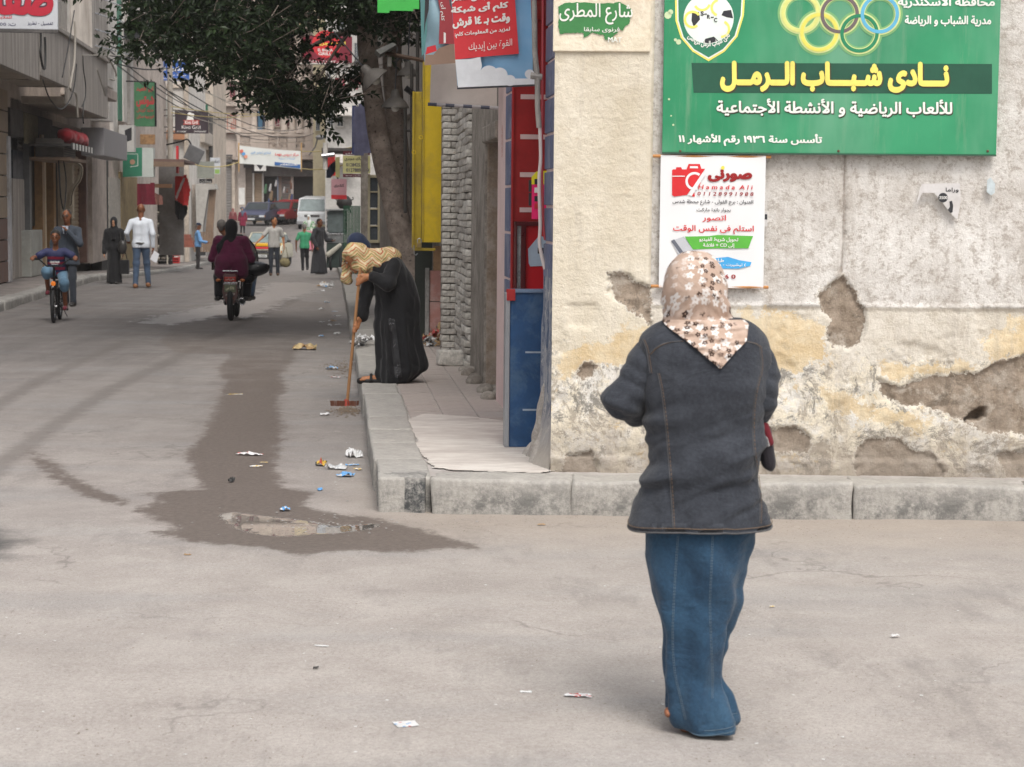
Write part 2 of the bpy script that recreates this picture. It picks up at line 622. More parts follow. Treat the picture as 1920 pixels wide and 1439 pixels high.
# the ground
def grid_coords(segs):
 out=[]
 for a,b,st in segs:
  n=max(1,int(round((b-a)/st)))
  out+=[a+(b-a)*i/n for i in range(n)]
 out.append(segs[-1][1])
 return np.array(out)
KL,KR,WL,WR=-5.15,0.27,-6.35,1.31
KH=0.20
SK=11.0
def kl(s):
 return KL
def make_road():
 us=grid_coords([(-400,-60,60),(-60,-12,8),(-12,-6,.5),(-6,5,.065),(5,12,.5),(12,60,8),(60,400,60)])
 ss=grid_coords([(-300,-20,40),(-20,3,1),(3,20,.08),(20,36,.16),(36,140,.8),(140,600,30)])
 nu,ns=len(us),len(ss)
 Ug,Sg=np.meshgrid(us,ss)
 P=Ug.ravel()[:,None]*U_DIR+Sg.ravel()[:,None]*S_DIR
 z=np.interp(Sg.ravel(),PROF_S,PROF_Z)
 def pxpoly(pp):
  return np.array([on_z(*q)[:2]for q in pp])
 wet1=pxpoly([(434,671),(406,691),(422,715),(414,739),(398,778),(374,822),(345,853),(358,877),(376,917),(275,925),(297,944),(250,956),(291,976),(335,990),(290,1000),(358,1018),(485,1027),(537,1037),(564,1044),(616,1035),(707,1037),(762,1037),(833,1031),(900,1030),(860,1014),(812,1000),(754,984),(715,972),(655,966),(604,958),(568,948),(590,925),(533,917),(515,877),(529,822),(530,790),(519,758),(538,727),(527,703),(550,679),(556,659),(560,640),(610,625),(628,600),(618,570),(520,560),(430,585),(330,610),(300,640),(330,662),(430,664)])
 wet2=pxpoly([(52,838),(80,852),(130,890),(185,918),(240,938),(235,948),(170,935),(110,908),(70,872)])
 wet3=pxpoly([(250,604),(330,610),(420,592),(455,600),(510,582),(540,560),(600,548),(610,535),(560,527),(500,532),(470,556),(400,572),(300,592)])
 pud=pxpoly([(407,962),(440,958),(477,963),(556,971),(627,984),(716,979),(700,990),(640,997),(596,1000),(529,1005),(477,999),(445,990),(422,976)])
 painted_shadow=pxpoly([(-60,985),(10,990),(30,1015),(15,1045),(-60,1060)])  # shadow of something outside the view, painted into the road colour
 xy=P[:,:2]
 near=(Sg.ravel()>4)&(Sg.ravel()<60)&(np.abs(Ug.ravel())<9)
 A={}
 for n,poly in(('wet',wet1),('wetb',wet2),('shine',wet3),('puddle',pud),('painted_shadow',painted_shadow)):
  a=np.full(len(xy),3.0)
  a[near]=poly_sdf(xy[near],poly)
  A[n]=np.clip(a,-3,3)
 A['wet']=np.minimum(A['wet'],A['wetb'])
 tr=np.full(len(xy),3.0)
 for line in([(372,650),(300,686),(225,722),(150,768),(60,828),(-30,900)],[(240,640),(150,680),(60,722),(-30,775)],[(560,560),(470,600),(380,640)]):
  L_=pxpoly(spline(line,6))
  for a_,b_ in zip(L_,L_[1:]):
   e_=b_-a_
   w_=xy[near]-a_
   t_=np.clip((w_@e_)/(e_@e_),0,1)
   tr[near]=np.minimum(tr[near],np.hypot(*(w_-t_[:,None]*e_).T))
 A['track']=tr
 nz=(fbm(np.c_[xy*1.3,np.zeros(len(xy))],3,5)-.5)*.022+(fbm(np.c_[xy*7,np.zeros(len(xy))],2,9)-.5)*.004
 z=z+np.where(near,nz*np.clip((A['puddle']-.1)*4,0,1),0)
 z=z-0.008*np.clip((.14-A['puddle'])*12,0,1)
 P[:,2]=z
 idx=np.arange(nu*ns).reshape(ns,nu)
 fs_=np.stack([idx[:-1,:-1],idx[:-1,1:],idx[1:,1:],idx[1:,:-1]],-1).reshape(-1,4)
 me=bpy.data.meshes.new('road')
 me.from_pydata(P.tolist(),[],fs_.tolist())
 for n,a in A.items():
  at=me.attributes.new(n,'FLOAT','POINT')
  at.data.foreach_set('value',a.astype(np.float32))
 me.polygons.foreach_set('use_smooth',[True]*len(me.polygons))
 t=NT('asphalt')
 co=t.co()
 big=t.noise(0.35,5,0.6)
 mid=t.noise(2.2,6,0.7)
 fine=t.noise(55,4,0.75)
 grit=t.noise(160,2,0.6)
 tracks=t.noise(1.0,6,0.65,stretch=(3.2,.18,1))
 x,y,_z=t.sep(co)
 su=t.math('ADD',t.math('MULTIPLY',x,U_DIR[0]),t.math('MULTIPLY',y,U_DIR[1]))
 dusty=t.ramp(t.math('ADD',y,t.math('MULTIPLY',t.math('SUBTRACT',big,.5),9)),7,23,1,0)
 gut=t.ramp(t.math('ADD',su,t.math('MULTIPLY',t.math('SUBTRACT',mid,.5),1.6)),-2.6,-.6,0,.5)
 dust=t.math('MAXIMUM',dusty,gut)
 asph=t.mix(t.ramp(t.math('ADD',t.math('MULTIPLY',tracks,.6),t.math('MULTIPLY',mid,.4)),.35,.65),(.105,.094,.090),(.175,.158,.15))
 dcol=t.mix(t.ramp(t.math('ADD',t.math('MULTIPLY',mid,.45),t.math('MULTIPLY',fine,.55)),.36,.64),(.295,.262,.24),(.46,.422,.392))
 base=t.mix(dust,asph,dcol)
 blue=t.noise(.8,4,.6,stretch=(.5,2.0,1))
 base=t.mix(t.ramp(blue,.5,.68,0,.55),base,t.mix(.5,base,(.24,.25,.26)))
 base=t.mix(t.ramp(grit,.58,.70,0,.6),base,(.11,.10,.09))
 base=t.mix(t.ramp(t.noise(95,2,.6),.64,.74,0,.65),base,(.6,.57,.53))
 ck=t.n.new('ShaderNodeTexVoronoi')
 ck.feature='DISTANCE_TO_EDGE'
 ck.inputs['Scale'].default_value=.55
 cv=t.n.new('ShaderNodeVectorMath');cv.operation='ADD'
 nv_=t.n.new('ShaderNodeTexNoise');nv_.inputs['Scale'].default_value=2.5;nv_.inputs['Detail'].default_value=6
 t.link(co,nv_.inputs['Vector'])
 t.link(co,cv.inputs[0]);t.link(nv_.outputs['Color'],cv.inputs[1])
 t.link(cv.outputs[0],ck.inputs['Vector'])
 crk=t.math('MULTIPLY',t.ramp(ck.outputs['Distance'],.0,.012,1,0),t.ramp(t.noise(.6,3,.6),.5,.6))
 base=t.mix(t.math('MULTIPLY',crk,.45),base,(.09,.08,.07))
 base=t.mix(t.ramp(t.noise(1.3,7,.75,stretch=(1.6,.5,1)),.54,.66,0,.4),base,(.17,.155,.145))
 base=t.mix(t.ramp(t.noise(4.5,7,.8,stretch=(1.4,2.2,1)),.60,.68,0,.4),base,(.55,.515,.47))
 trk=t.ramp(t.math('ADD',t.attr('track'),t.math('MULTIPLY',t.math('SUBTRACT',t.noise(6,5,.7),.5),.25)),.04,.13,1,0)
 base=t.mix(t.math('MULTIPLY',trk,.5),base,(.12,.105,.095))
 base=t.mix(t.math('MULTIPLY',t.ramp(t.math('ADD',y,t.math('MULTIPLY',t.math('SUBTRACT',mid,.5),1.4)),9.6,10.7,0,.6),t.ramp(x,-1.2,-.4)),base,t.mix(fine,(.27,.22,.18),(.42,.36,.30)))
 edge_n=t.math('MULTIPLY',t.math('SUBTRACT',t.noise(7,6,.75,stretch=(1.2,.8,1)),.5),.34)
 wsd=t.math('ADD',t.attr('wet'),edge_n)
 wet=t.math('MULTIPLY',t.math('ADD',t.ramp(wsd,-.035,.03,.8,0),t.ramp(t.math('ADD',wsd,t.math('MULTIPLY',t.math('SUBTRACT',mid,.5),.5)),-.05,.16,.2,0)),t.ramp(t.math('ADD',y,t.math('MULTIPLY',t.math('SUBTRACT',mid,.5),14)),19,27,1,.35))
 wetc=t.mix(t.ramp(t.noise(30,5,.7),.35,.65),(.098,.078,.066),(.15,.122,.104))
 base=t.mix(t.math('MULTIPLY',wet,.93),base,wetc)
 shine=t.ramp(t.math('ADD',t.attr('shine'),t.math('MULTIPLY',t.math('SUBTRACT',t.noise(3.2,7,.75,stretch=(1.3,.5,1)),.5),1.8)),-.1,.12,1,0)
 painted_shadow_f=t.ramp(t.math('ADD',t.attr('painted_shadow'),t.math('MULTIPLY',t.math('SUBTRACT',mid,.5),.5)),-.12,.1,.85,0)
 base=t.mix(painted_shadow_f,base,(.05,.052,.052))  # darkens the asphalt where that unseen thing's shadow falls
 pudm=t.ramp(t.math('ADD',t.attr('puddle'),t.math('MULTIPLY',t.math('SUBTRACT',t.noise(14,4,.6),.5),.09)),-.01,.006,1,0)
 base=t.mix(pudm,base,(.36,.33,.30))
 rough=t.math('SUBTRACT',t.ramp(fine,.3,.7,.82,.95),t.math('MULTIPLY',wet,.17))
 rough=t.math('ADD',t.math('MULTIPLY',rough,t.math('SUBTRACT',1.0,shine)),t.math('MULTIPLY',shine,.3))
 rough=t.math('ADD',t.math('MULTIPLY',rough,t.math('SUBTRACT',1.0,pudm)),t.math('MULTIPLY',pudm,.015))
 h=t.math('ADD',t.math('MULTIPLY',fine,.5),t.math('MULTIPLY',t.noise(18,5,.7),.6))
 h=t.math('MULTIPLY',h,t.math('SUBTRACT',1.0,pudm))
 h=t.math('MULTIPLY',h,t.math('SUBTRACT',1.0,t.math('MULTIPLY',shine,.75)))
 t.out(base,rough,t.bump(h,.8,.012),metal=t.math('MULTIPLY',pudm,.62),spec=.45)
 return new_obj('road',me,mat=t.m,kind='structure')
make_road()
# concrete of kerbs and pavement
def concrete(name,c0,c1,dark,damt=.8,dsc=2.2,zd=None):
 if name in _M:
  return _M[name]
 t=NT(name)
 n=t.noise(3.5,6,.7)
 f=t.noise(34,5,.7)
 b=t.mix(t.ramp(t.math('ADD',t.math('MULTIPLY',n,.6),t.math('MULTIPLY',f,.4)),.34,.66),c0,c1)
 s=t.noise(dsc,8,.84)
 k=t.ramp(s,.45,.58,0,damt)
 if zd:
  z=t.sep(t.co())[2]
  k=t.math('MULTIPLY',k,t.ramp(t.math('ADD',z,t.math('MULTIPLY',t.math('SUBTRACT',f,.5),.1)),zd[0],zd[1],1,.25))
 b=t.mix(k,b,dark)
 _M[name]=t.out(b,.9,t.bump(t.math('ADD',t.noise(12,6,.7),t.math('MULTIPLY',f,.5)),.6,.015))
 return _M[name]
KERB=concrete('kerb_concrete',(.30,.285,.26),(.46,.435,.40),(.12,.118,.112),.85,3.0,(.07,.2))
KERBL=concrete('far_kerb_concrete',(.25,.24,.225),(.38,.365,.34),(.13,.125,.12),.5)
SLAB=concrete('pavement_concrete',(.36,.335,.315),(.50,.47,.445),(.26,.22,.20),.5)
TILE=concrete('paving_tile_red',(.36,.305,.275),(.45,.395,.36),(.30,.255,.23),.6)
LIMEWASH=None
def stone_block(x0,x1,y0,y1,z0,z1,seed,amp=.006,bev=.02,nseg=4):
 """kerb stone: box with worn uneven faces"""
 bm=bmesh.new()
 m=MB().box(x0,x1,y0,y1,z0,z1)
 vv=[bm.verts.new(v)for v in m.v]
 for f in m.f:
  bm.faces.new([vv[i]for i in f])
 bmesh.ops.bevel(bm,geom=list(bm.edges),offset=bev,segments=2,profile=.7,affect='EDGES')
 bmesh.ops.subdivide_edges(bm,edges=[e for e in bm.edges if e.calc_length()>.12],cuts=nseg,use_grid_fill=True)
 P=np.array([v.co[:]for v in bm.verts])
 N=np.stack([fbm(P*5+seed*7.3,3,k+3)-.5 for k in range(3)],-1)*amp*3
 for v,d in zip(bm.verts,N):
  v.co+=Vector(d)
 me=bpy.data.meshes.new('kerb_stone')
 bm.to_mesh(me)
 bm.free()
 me.polygons.foreach_set('use_smooth',[True]*len(me.polygons))
 return me
FWA,FWB=on_z(1042,880,KH),on_z(1920,893,KH)
FW_DIR=(FWB-FWA)/np.linalg.norm(FWB-FWA)
FW_N=np.array((FW_DIR[1],-FW_DIR[0],0.0))
FW_ANG=math.atan2(FW_DIR[1],FW_DIR[0])
k0,k1=on_z(712,962,0),on_z(1920,978,0)
KF_DIR=(k1-k0)/np.linalg.norm(k1-k0)
KF_N=np.array((KF_DIR[1],-KF_DIR[0],0.0))
pav=thing('pavement','pale dusty pavement','pavement',(0,0,0))
pav['kind']='structure'
for k_ in('label','category'):
 del pav[k_]
def pav_poly():
 c=k0-KF_N*.16-S_DIR*0+U_DIR*.16
 e=k0+KF_DIR*14-KF_N*.16
 f=FWA+FW_DIR*14-FW_N*.3
 return[tuple(c[:2]),tuple(e[:2]),tuple(f[:2]),tuple((FWA-FW_N*.3+U_DIR*.3)[:2]),tuple(W(WR+.35,60)[:2]),tuple(W(KR+.16,60)[:2])]
MB().prism(pav_poly(),-.1,KH-.012,'z').build('slab',SLAB,pav)
s=11.02
i=0
while s<62:
 L=rnd.uniform(.72,.95)if s<30 else 2.0
 z=zroad(s+L/2)
 me=stone_block(0,.3,0,L-.004,-.12,KH+rnd.uniform(-.004,.003),i,bev=.018)
 p=W(KR+rnd.uniform(-.008,.008),s,z)
 new_obj('kerb_stone',me,pav,KERB,p,(0,0,SA+rnd.uniform(-.006,.006)))
 s+=L
 i+=1
d=.02
while d<12:
 L=rnd.uniform(.6,1.0)
 me=stone_block(0,L-.004,0,.3,-.12,KH+rnd.uniform(-.004,.003),i+40,amp=.014,bev=.022)
 p=k0+KF_DIR*(d+(.27 if d<.1 else 0))
 L0=L
 new_obj('kerb_stone',me,pav,KERB,(p[0],p[1],0),(0,0,math.atan2(KF_DIR[1],KF_DIR[0])+rnd.uniform(-.004,.004)))
 d+=L0+(.27 if d<.1 else 0)
 i+=1
cb=MB()
base=k0+KF_DIR*.29-KF_N*.0
cpts=[]
a0=math.atan2(*(S_DIR[:2][::-1]))
ctr=k0+U_DIR*.29+S_DIR*.29
pts_=[]
for k in range(9):
 t_=k/8
 ang=PI+SA+t_*(PI/2-SA+math.atan2(KF_DIR[1],KF_DIR[0]))
 pts_.append((ctr[0]+.3*math.cos(ang),ctr[1]+.3*math.sin(ang)))
pts_+=[(ctr[0]+.0,ctr[1]+.02)]
cb.prism(pts_,-.12,KH,'z').build('corner_stone',concrete('corner_stone_concrete',(.28,.27,.25),(.42,.40,.37),(.05,.053,.055),.97,5.0,(.16,.24)),pav,bevel=.01,smooth=40)
tile_me=MB().box(0,.242,0,.242,0,.03)
bm_tile=tile_me.build('paving_tile',TILE,pav,bevel=.004)
tcount=0
def put_tile(u,s_,m,name='paving_tile',sx=1.0):
 global tcount
 c=bm_tile if tcount==0 else bm_tile.copy()
 if tcount:
  COL.objects.link(c)
 tcount+=1
 c.location=[float(q)for q in W(u,s_,KH-.034+rnd.uniform(-.002,.002))]
 c.rotation_euler=(rnd.uniform(-.004,.004),rnd.uniform(-.004,.004),SA+rnd.uniform(-.008,.008))
 c.scale=(sx,1,1)
 return c
for r_ in range(52):
 s_=12.85+.25*r_
 u=KR+.31
 for k in range(3):
  if s_<13.3 and k<1:
   continue
  put_tile(u+.25*k,s_,TILE,sx=1.0)
def screed():
 poly=[on_z(px,py,KH)for px,py in[(757,788),(800,776),(880,779),(955,790),(1010,840),(1045,880),(1000,884),(905,882),(815,876),(795,855),(783,832),(770,805)]]
 poly=np.array([p[:2]for p in poly])
 lo,hi=poly.min(0)-.12,poly.max(0)+.12
 nx,ny=int((hi[0]-lo[0])/.012),int((hi[1]-lo[1])/.02)
 X,Y=np.meshgrid(np.linspace(lo[0],hi[0],nx),np.linspace(lo[1],hi[1],ny))
 xy=np.c_[X.ravel(),Y.ravel()]
 sd=poly_sdf(xy,poly)+(fbm(np.c_[xy*(6,6),np.zeros(len(xy))],3,3)-.5)*.12
 keep=(sd<.02).reshape(ny,nx)
 z=KH-.0035+np.clip(-sd*.04,-.004,.002)+(fbm(np.c_[xy*(4,5),np.zeros(len(xy))],3,4)-.5)*.0008
 idx=np.arange(nx*ny).reshape(ny,nx)
 k4=keep[:-1,:-1]&keep[1:,:-1]&keep[:-1,1:]&keep[1:,1:]
 fs_=np.stack([idx[:-1,:-1],idx[:-1,1:],idx[1:,1:],idx[1:,:-1]],-1)[k4]
 me=bpy.data.meshes.new('lime_screed')
 me.from_pydata(np.c_[xy,z].tolist(),[],fs_.tolist())
 me.polygons.foreach_set('use_smooth',[True]*len(me.polygons))
 t=NT('lime_screed')
 st=t.noise(3.0,7,.75,stretch=(.7,2.2,1))
 c=t.mix(t.ramp(st,.36,.6),(.44,.39,.355),(.62,.58,.53))
 c=t.mix(t.ramp(t.noise(2.2,6,.7),.52,.66,0,.6),c,(.46,.40,.36))
 t.out(c,.85,t.bump(st,.15,.006))
 new_obj('lime_screed',me,pav,t.m)
screed()
lpav=bpy.data.objects.new('left_pavement',None)
COL.objects.link(lpav)
lpav['kind']='structure'
LH=.15
def strip(s0,s1,ua,ub,h,m,name,parent,n=12):
 """a slab that follows the fall of the street"""
 r=[]
 for k in range(n+1):
  ss_=s0+(s1-s0)*k/n
  z=zroad(ss_)
  a,b=W(ua,ss_,z),W(ub,ss_,z)
  r.append([(a[0],a[1],z-.3),(a[0],a[1],z+h),(b[0],b[1],z+h),(b[0],b[1],z-.3)])
 return MB().rings(r).build(name,m,parent)
strip(20,90,KL-.29,WL-9.0,LH-.01,concrete('left_paving',(.22,.195,.18),(.33,.29,.27),(.14,.13,.12),.6),'slab',lpav,30)
s=27.0
while s<88:
 L=1.0 if s<50 else 3.0
 me=stone_block(-.3,0,0,L-.015,-.2,LH+rnd.uniform(-.01,.01),i,amp=.01,bev=.05)
 new_obj('kerb_stone',me,lpav,KERBL,W(KL+rnd.uniform(-.012,.012),s,zroad(s+L/2)),(math.atan2(zroad(s+L)-zroad(s),L),0,SA))
 s+=L
 i+=1
strip(62,112,KR+.0,WR+8,.15,KERBL,'far_pavement',lpav,20)
# the corner building
def fwc(px,py,off=0.0):
 p=isect(px,py,FWA+FW_N*off,FW_N)
 d=p-FWA
 return float(d@FW_DIR),float(d[2])+KH
corner=thing('corner_building','weathered corner building with flaking cream and white plaster','building',(FWA[0],FWA[1],0),FW_ANG)
def front_wall():
 aa=grid_coords([(-.03,3.45,.0135),(3.45,4.2,.1),(4.2,12,1)])
 zz=grid_coords([(.16,3.1,.0125),(3.1,5.6,.25)])
 A_,Z_=np.meshgrid(aa,zz)
 a,z=A_.ravel(),Z_.ravel()
 xy=np.c_[a,z]
 Q=lambda pp:np.array([fwc(*p)for p in pp])
 browns=[[(1582,515),(1600,545),(1612,572),(1622,582),(1620,620),(1600,650),(1560,655),(1550,640),(1555,600),(1545,585),(1533,555),(1565,525)],[(1645,710),(1690,725),(1740,705),(1830,700),(1870,680),(1920,668),(2010,660),(2010,850),(1920,818),(1850,810),(1810,790),(1750,765),(1690,760),(1655,740)],[(1603,850),(1625,820),(1690,822),(1710,845),(1750,850),(1775,880),(1765,905),(1610,905)],[(1430,805),(1490,800),(1520,820),(1515,850),(1440,845)],[(1143,515),(1165,511),(1190,530),(1219,540),(1219,606),(1190,587),(1160,566),(1145,548)],[(1083,700),(1098,682),(1120,684),(1112,704),(1092,714)],[(1060,850),(1110,845),(1125,900),(1050,905)],[(1870,850),(1935,845),(1940,900),(1880,900)],]
 sdb=np.minimum.reduce([poly_sdf(xy,Q(b))for b in browns])
 yel=[[(1380,585),(1500,590),(1545,610),(1552,660),(1500,690),(1440,700),(1380,660)],[(1860,690),(1850,640),(1880,610),(1930,600),(2010,590),(2010,672),(1900,676)],[(1130,640),(1180,610),(1215,615),(1215,700),(1150,690),(1090,680),(1060,700),(1050,690),(1060,660)],[(1650,690),(1760,680),(1840,690),(1800,706),(1720,704),(1680,722),(1650,705)],[(1540,730),(1600,740),(1690,770),(1760,790),(1740,810),(1640,790),(1560,770)],]
 sdy=np.minimum.reduce([poly_sdf(xy,Q(b))for b in yel])
 ap=fwc(1219,600)[0]
 zm=fwc(1650,575)[1]
 pil=(a<ap)
 n1=fbm(np.c_[xy*9,np.zeros(len(a))],4,1)-.5
 n2=fbm(np.c_[xy*30,np.zeros(len(a))],3,2)-.5
 n3=fbm(np.c_[xy*3.2,np.zeros(len(a))],5,8)-.5
 brown=sdb+n1*.05+n2*.02
 d=n3*.012+n2*.003
 d+=np.where(pil,.035,0)
 d+=np.where(pil&(z>zm-.1),np.abs(n2)*.012,0)
 d+=np.where(brown<0,-.024+n2*.014+n1*.012,0)
 low=z<zm
 peel=fbm(np.c_[xy*5.5,np.full(len(a),3.0)],5,21)
 d+=np.where(low&(brown>0),np.where(peel>.52,-.006,0)+np.where(peel>.60,-.006,0),0)
 d+=np.where((~pil)&(np.abs(z-zm)<.012)&(brown>0),.010,0)
 hole=poly_sdf(xy,Q([(1808,792),(1812,782),(1828,768),(1850,764),(1853,780),(1840,790)]))
 d+=np.where(hole+n1*.02<0,-.11,0)
 crackx=fwc(1585,300)[0]+n3*.05+.01*np.sin(z*9)
 d+=np.where((np.abs(a-crackx)<.008)&(z>fwc(1585,515)[1]),-.012,0)
 d+=np.where(z<.28,n1*.03+.012,0)
 P=FWA[None,:2]+a[:,None]*FW_DIR[None,:2]+d[:,None]*FW_N[None,:2]
 V=np.c_[a,-d,z]
 nA,nZ=len(aa),len(zz)
 idx=np.arange(nA*nZ).reshape(nZ,nA)
 fs_=np.stack([idx[:-1,:-1],idx[:-1,1:],idx[1:,1:],idx[1:,:-1]],-1).reshape(-1,4)
 me=bpy.data.meshes.new('front_wall')
 me.from_pydata(V.tolist(),[],fs_.tolist())
 for n,v in(('brown',sdb),('yel',sdy),('pil',np.clip(ap-a,-1,1)),('low',np.clip(zm-z,-1,3)),('crack',np.abs(a-crackx)+np.where(z>fwc(1585,515)[1],0,1))):
  at=me.attributes.new(n,'FLOAT','POINT')
  at.data.foreach_set('value',v.astype(np.float32))
 me.polygons.foreach_set('use_smooth',[True]*len(me.polygons))
 t=NT('peeling_plaster')
 N=lambda s,d_=5,r=.65,**k:t.noise(s,d_,r,**k)
 n=N(9,6,.75)
 nb=t.math('SUBTRACT',n,.5)
 fine=N(48,5,.75)
 white=t.mix(t.ramp(N(2.4,7,.75),.36,.62),(.53,.495,.455),(.77,.745,.71))
 white=t.mix(t.ramp(N(17,8,.84),.50,.58,0,.68),white,(.33,.28,.235))
 white=t.mix(t.ramp(N(1.1,5,.7),.52,.66,0,.35),white,(.46,.41,.37))
 cream=t.mix(t.ramp(N(2.0,6,.7),.36,.64),(.60,.53,.41),(.73,.67,.56))
 cream=t.mix(t.ramp(N(22,6,.8),.57,.66,0,.5),cream,(.60,.50,.38))
 lowm=t.ramp(t.math('ADD',t.attr('low'),t.math('MULTIPLY',nb,.5)),-.02,.06)
 pil=t.ramp(t.attr('pil'),-.003,.003)
 lowc=t.mix(t.ramp(N(3.4,8,.8),.47,.56),(.76,.69,.56),(.73,.70,.65))
 lowc=t.mix(t.ramp(N(5.5,9,.8,dist=.6),.515,.56,0,.9),lowc,(.40,.35,.285))
 lowc=t.mix(t.ramp(N(4.5,9,.85,dist=.4),.52,.565,0,.9),lowc,(.23,.215,.19))
 lowc=t.mix(t.ramp(N(6.2,8,.8,dist=.5),.58,.61,0,.85),lowc,(.66,.50,.28))
 ylw=t.mix(t.ramp(N(5,6,.7),.4,.6),(.62,.475,.28),(.72,.61,.43))
 base=t.mix(pil,white,cream)
 k=t.ramp(t.attr('low'),.0,.012)
 wide=t.ramp(t.math('ADD',t.attr('low'),t.math('MULTIPLY',nb,1.1)),.30,.40)
 lowmix=t.mix(wide,t.mix(pil,t.mix(.55,white,cream),cream),lowc)
 base=t.mix(k,base,lowmix)
 ym=t.ramp(t.math('ADD',t.attr('yel'),t.math('MULTIPLY',nb,.42)),-.008,.006,1,0)
 base=t.mix(t.math('MULTIPLY',ym,.92),base,ylw)
 cem=t.mix(t.ramp(N(11,6,.75),.36,.64),(.20,.155,.115),(.38,.31,.245))
 cem=t.mix(t.ramp(N(4,7,.8),.5,.57,0,.65),cem,(.47,.42,.36))
 cem=t.mix(t.ramp(N(6,8,.8,dist=1),.56,.60,0,.6),cem,(.14,.115,.09))
 bsd=t.math('ADD',t.attr('brown'),t.math('MULTIPLY',nb,.15))
 bsd=t.math('ADD',bsd,t.math('MULTIPLY',t.math('SUBTRACT',fine,.5),.07))
 base=t.mix(t.ramp(bsd,.006,.014,.75,0),base,(.70,.655,.58))
 base=t.mix(t.ramp(bsd,-.004,.002,1,0),base,cem)
 base=t.mix(t.ramp(t.math('ADD',t.attr('crack'),t.math('MULTIPLY',nb,.03)),.0,.012,.8,0),base,(.22,.18,.15))
 z=t.sep(t.co())[2]
 base=t.mix(t.ramp(t.math('ADD',z,t.math('MULTIPLY',nb,.5)),.24,.55,.75,0),base,(.27,.23,.19))
 grime=N(1.6,7,.75,stretch=(3.2,1,.5))
 base=t.mix(t.ramp(grime,.53,.68,0,.5),base,(.36,.31,.26))
 hgt=t.math('ADD',t.math('MULTIPLY',n,.6),t.math('MULTIPLY',fine,.5))
 t.out(base,.92,t.bump(hgt,1.0,.016),spec=.25)
 new_obj('front_wall',me,corner,t.m)
front_wall()
a0,zb=fwc(1040,97,.035)
a1,_z=fwc(1219,97,.035)
B('painted_field',concrete('cream_render',(.70,.62,.47),(.80,.73,.60),(.50,.36,.24),.35,5),corner,a0-.01,a1,-.055,.02,zb,4.2,.006)
MB().box(.3,11.9,.16,.4,.1,5.5).build('wall_core',concrete('cream_render',0,0,0),corner)
B('parapet',concrete('cream_render',0,0,0),corner,-.05,12,-.08,.5,5.5,5.9)
# side of the building along the street; local x = out of the wall to the right, local y = s
side=sthing('street_side_building','painted side wall along the street, slate blue, red and pink','building',WR,0)
PINKJ=mat('pink_joint_paint',(.72,.56,.54),.8,.1)
SLATE=mat('slate_blue_paint',(.105,.125,.21),.6,.25,5,.3,30,dirt=(.30,.31,.36),dsc=3,damt=.5)
DBLUE=mat('dark_blue_paint',(.018,.065,.165),.42,.3,3,.15,18,dirt=(.10,.17,.26),dsc=4,damt=.55)
REDP=mat('red_wall_paint',(.36,.02,.02),.55,.2,3,.15,20)
PINK=mat('pale_pink_paint',(.66,.50,.48),.7,.1,2.5,.3,26,dirt=(.48,.38,.34),dsc=4,damt=.35)
GREYW=concrete('grey_weathered_plaster',(.20,.175,.15),(.37,.335,.29),(.12,.098,.08),.75,2.4)
BROWNW=concrete('brown_weathered_plaster',(.16,.12,.09),(.30,.235,.175),(.46,.42,.40),.35,4)
def sw(px,u=None):
 return on_u(px,387,WR if u is None else u)[0]
s1,s2,s3,s4,s5,s6=11.33,11.98,14.2,14.6,15.45,16.8
s7,s8=18.4,20.25
B('jamb_backing',PINKJ,side,.0,.34,s1,s2,.15,4.5)
z=1.30
nb=0
while z<3.6:
 h=.215
 for(ya,yb)in((s1-.0,s1+.31),(s1+.33,s2+.0)):
  B('painted_block',SLATE,side,-.012-rnd.uniform(0,.004),.02,ya,yb,z,z+h-.018,.006)
 z+=h
def ragged():
 bm=MB()
 rr=[]
 for k in range(60):
  z_=.17+k*.02
  row=[]
  for j in range(15):
   y_=s1-.015+(s2+.02-s1)*j/14
   w_=(fbm(np.array([[y_*8,z_*2.2,1.3]]),3,4)[0]-.5)*.05
   w_+=.09*max(0,1-(z_-.17)/.42)**2*(0.3+math.sin(j/14*PI))
   row.append((-.012-max(0,w_),y_,z_))
  rr.append(row)
 bm.rings(rr,closed=False,caps=False)
 t=NT('flaking_blue_plaster')
 n=t.noise(7,8,.8,stretch=(1,1,.35))
 z=t.sep(t.co())[2]
 c=t.mix(t.ramp(n,.44,.54),(.035,.07,.15),(.30,.31,.34))
 c=t.mix(t.ramp(t.noise(11,6,.8),.54,.62),c,(.50,.48,.46))
 c=t.mix(t.ramp(t.math('ADD',z,t.math('MULTIPLY',n,.4)),.45,.8,1,0),c,t.mix(t.noise(8,6,.7),(.30,.26,.22),(.55,.51,.46)))
 t.out(c,.85,t.bump(n,.9,.02))
 bm.build('flaking_plaster',t.m,side,smooth=True)
ragged()
LUMP=concrete('lump_cement',(.30,.27,.24),(.50,.46,.42),(.20,.18,.16),.6,9)
B('recess_back',REDP,side,1.1,1.2,s2,s3+.1,.2,3.2)
B('recess_ceiling',REDP,side,.02,1.2,s2,s3,3.05,3.2)
B('recess_near_side',REDP,side,.36,1.2,s2-.1,s2,.2,3.2)
B('far_jamb',REDP,side,.0,1.1,s3,s4,.2,3.2)
for py in(182,257,328,394):
 p=on_s(990,py,s3)
 B('joint_line',PINKJ,side,.05,1.0,s3-.006,s3,p[1]-.017,p[1]+.017)
B('edge_band',PINKJ,side,-.01,.02,s3+.02,s4-.01,.2,3.6)
z=.2
while z<3.4:
 B('painted_block',SLATE,side,-.022,-.006,s3+.02,s4-.01,z,z+.315,.004)
 z+=.335
B('edge_trim',REDP,side,-.012,.0,s3-.03,s3+.02,.2,3.2)
B('pink_pilaster',PINK,side,-.005,.3,s4,s5,.15,4.2,.01)
B('lintel_wall',REDP,side,0,.3,s2,s4,3.2,5.4)
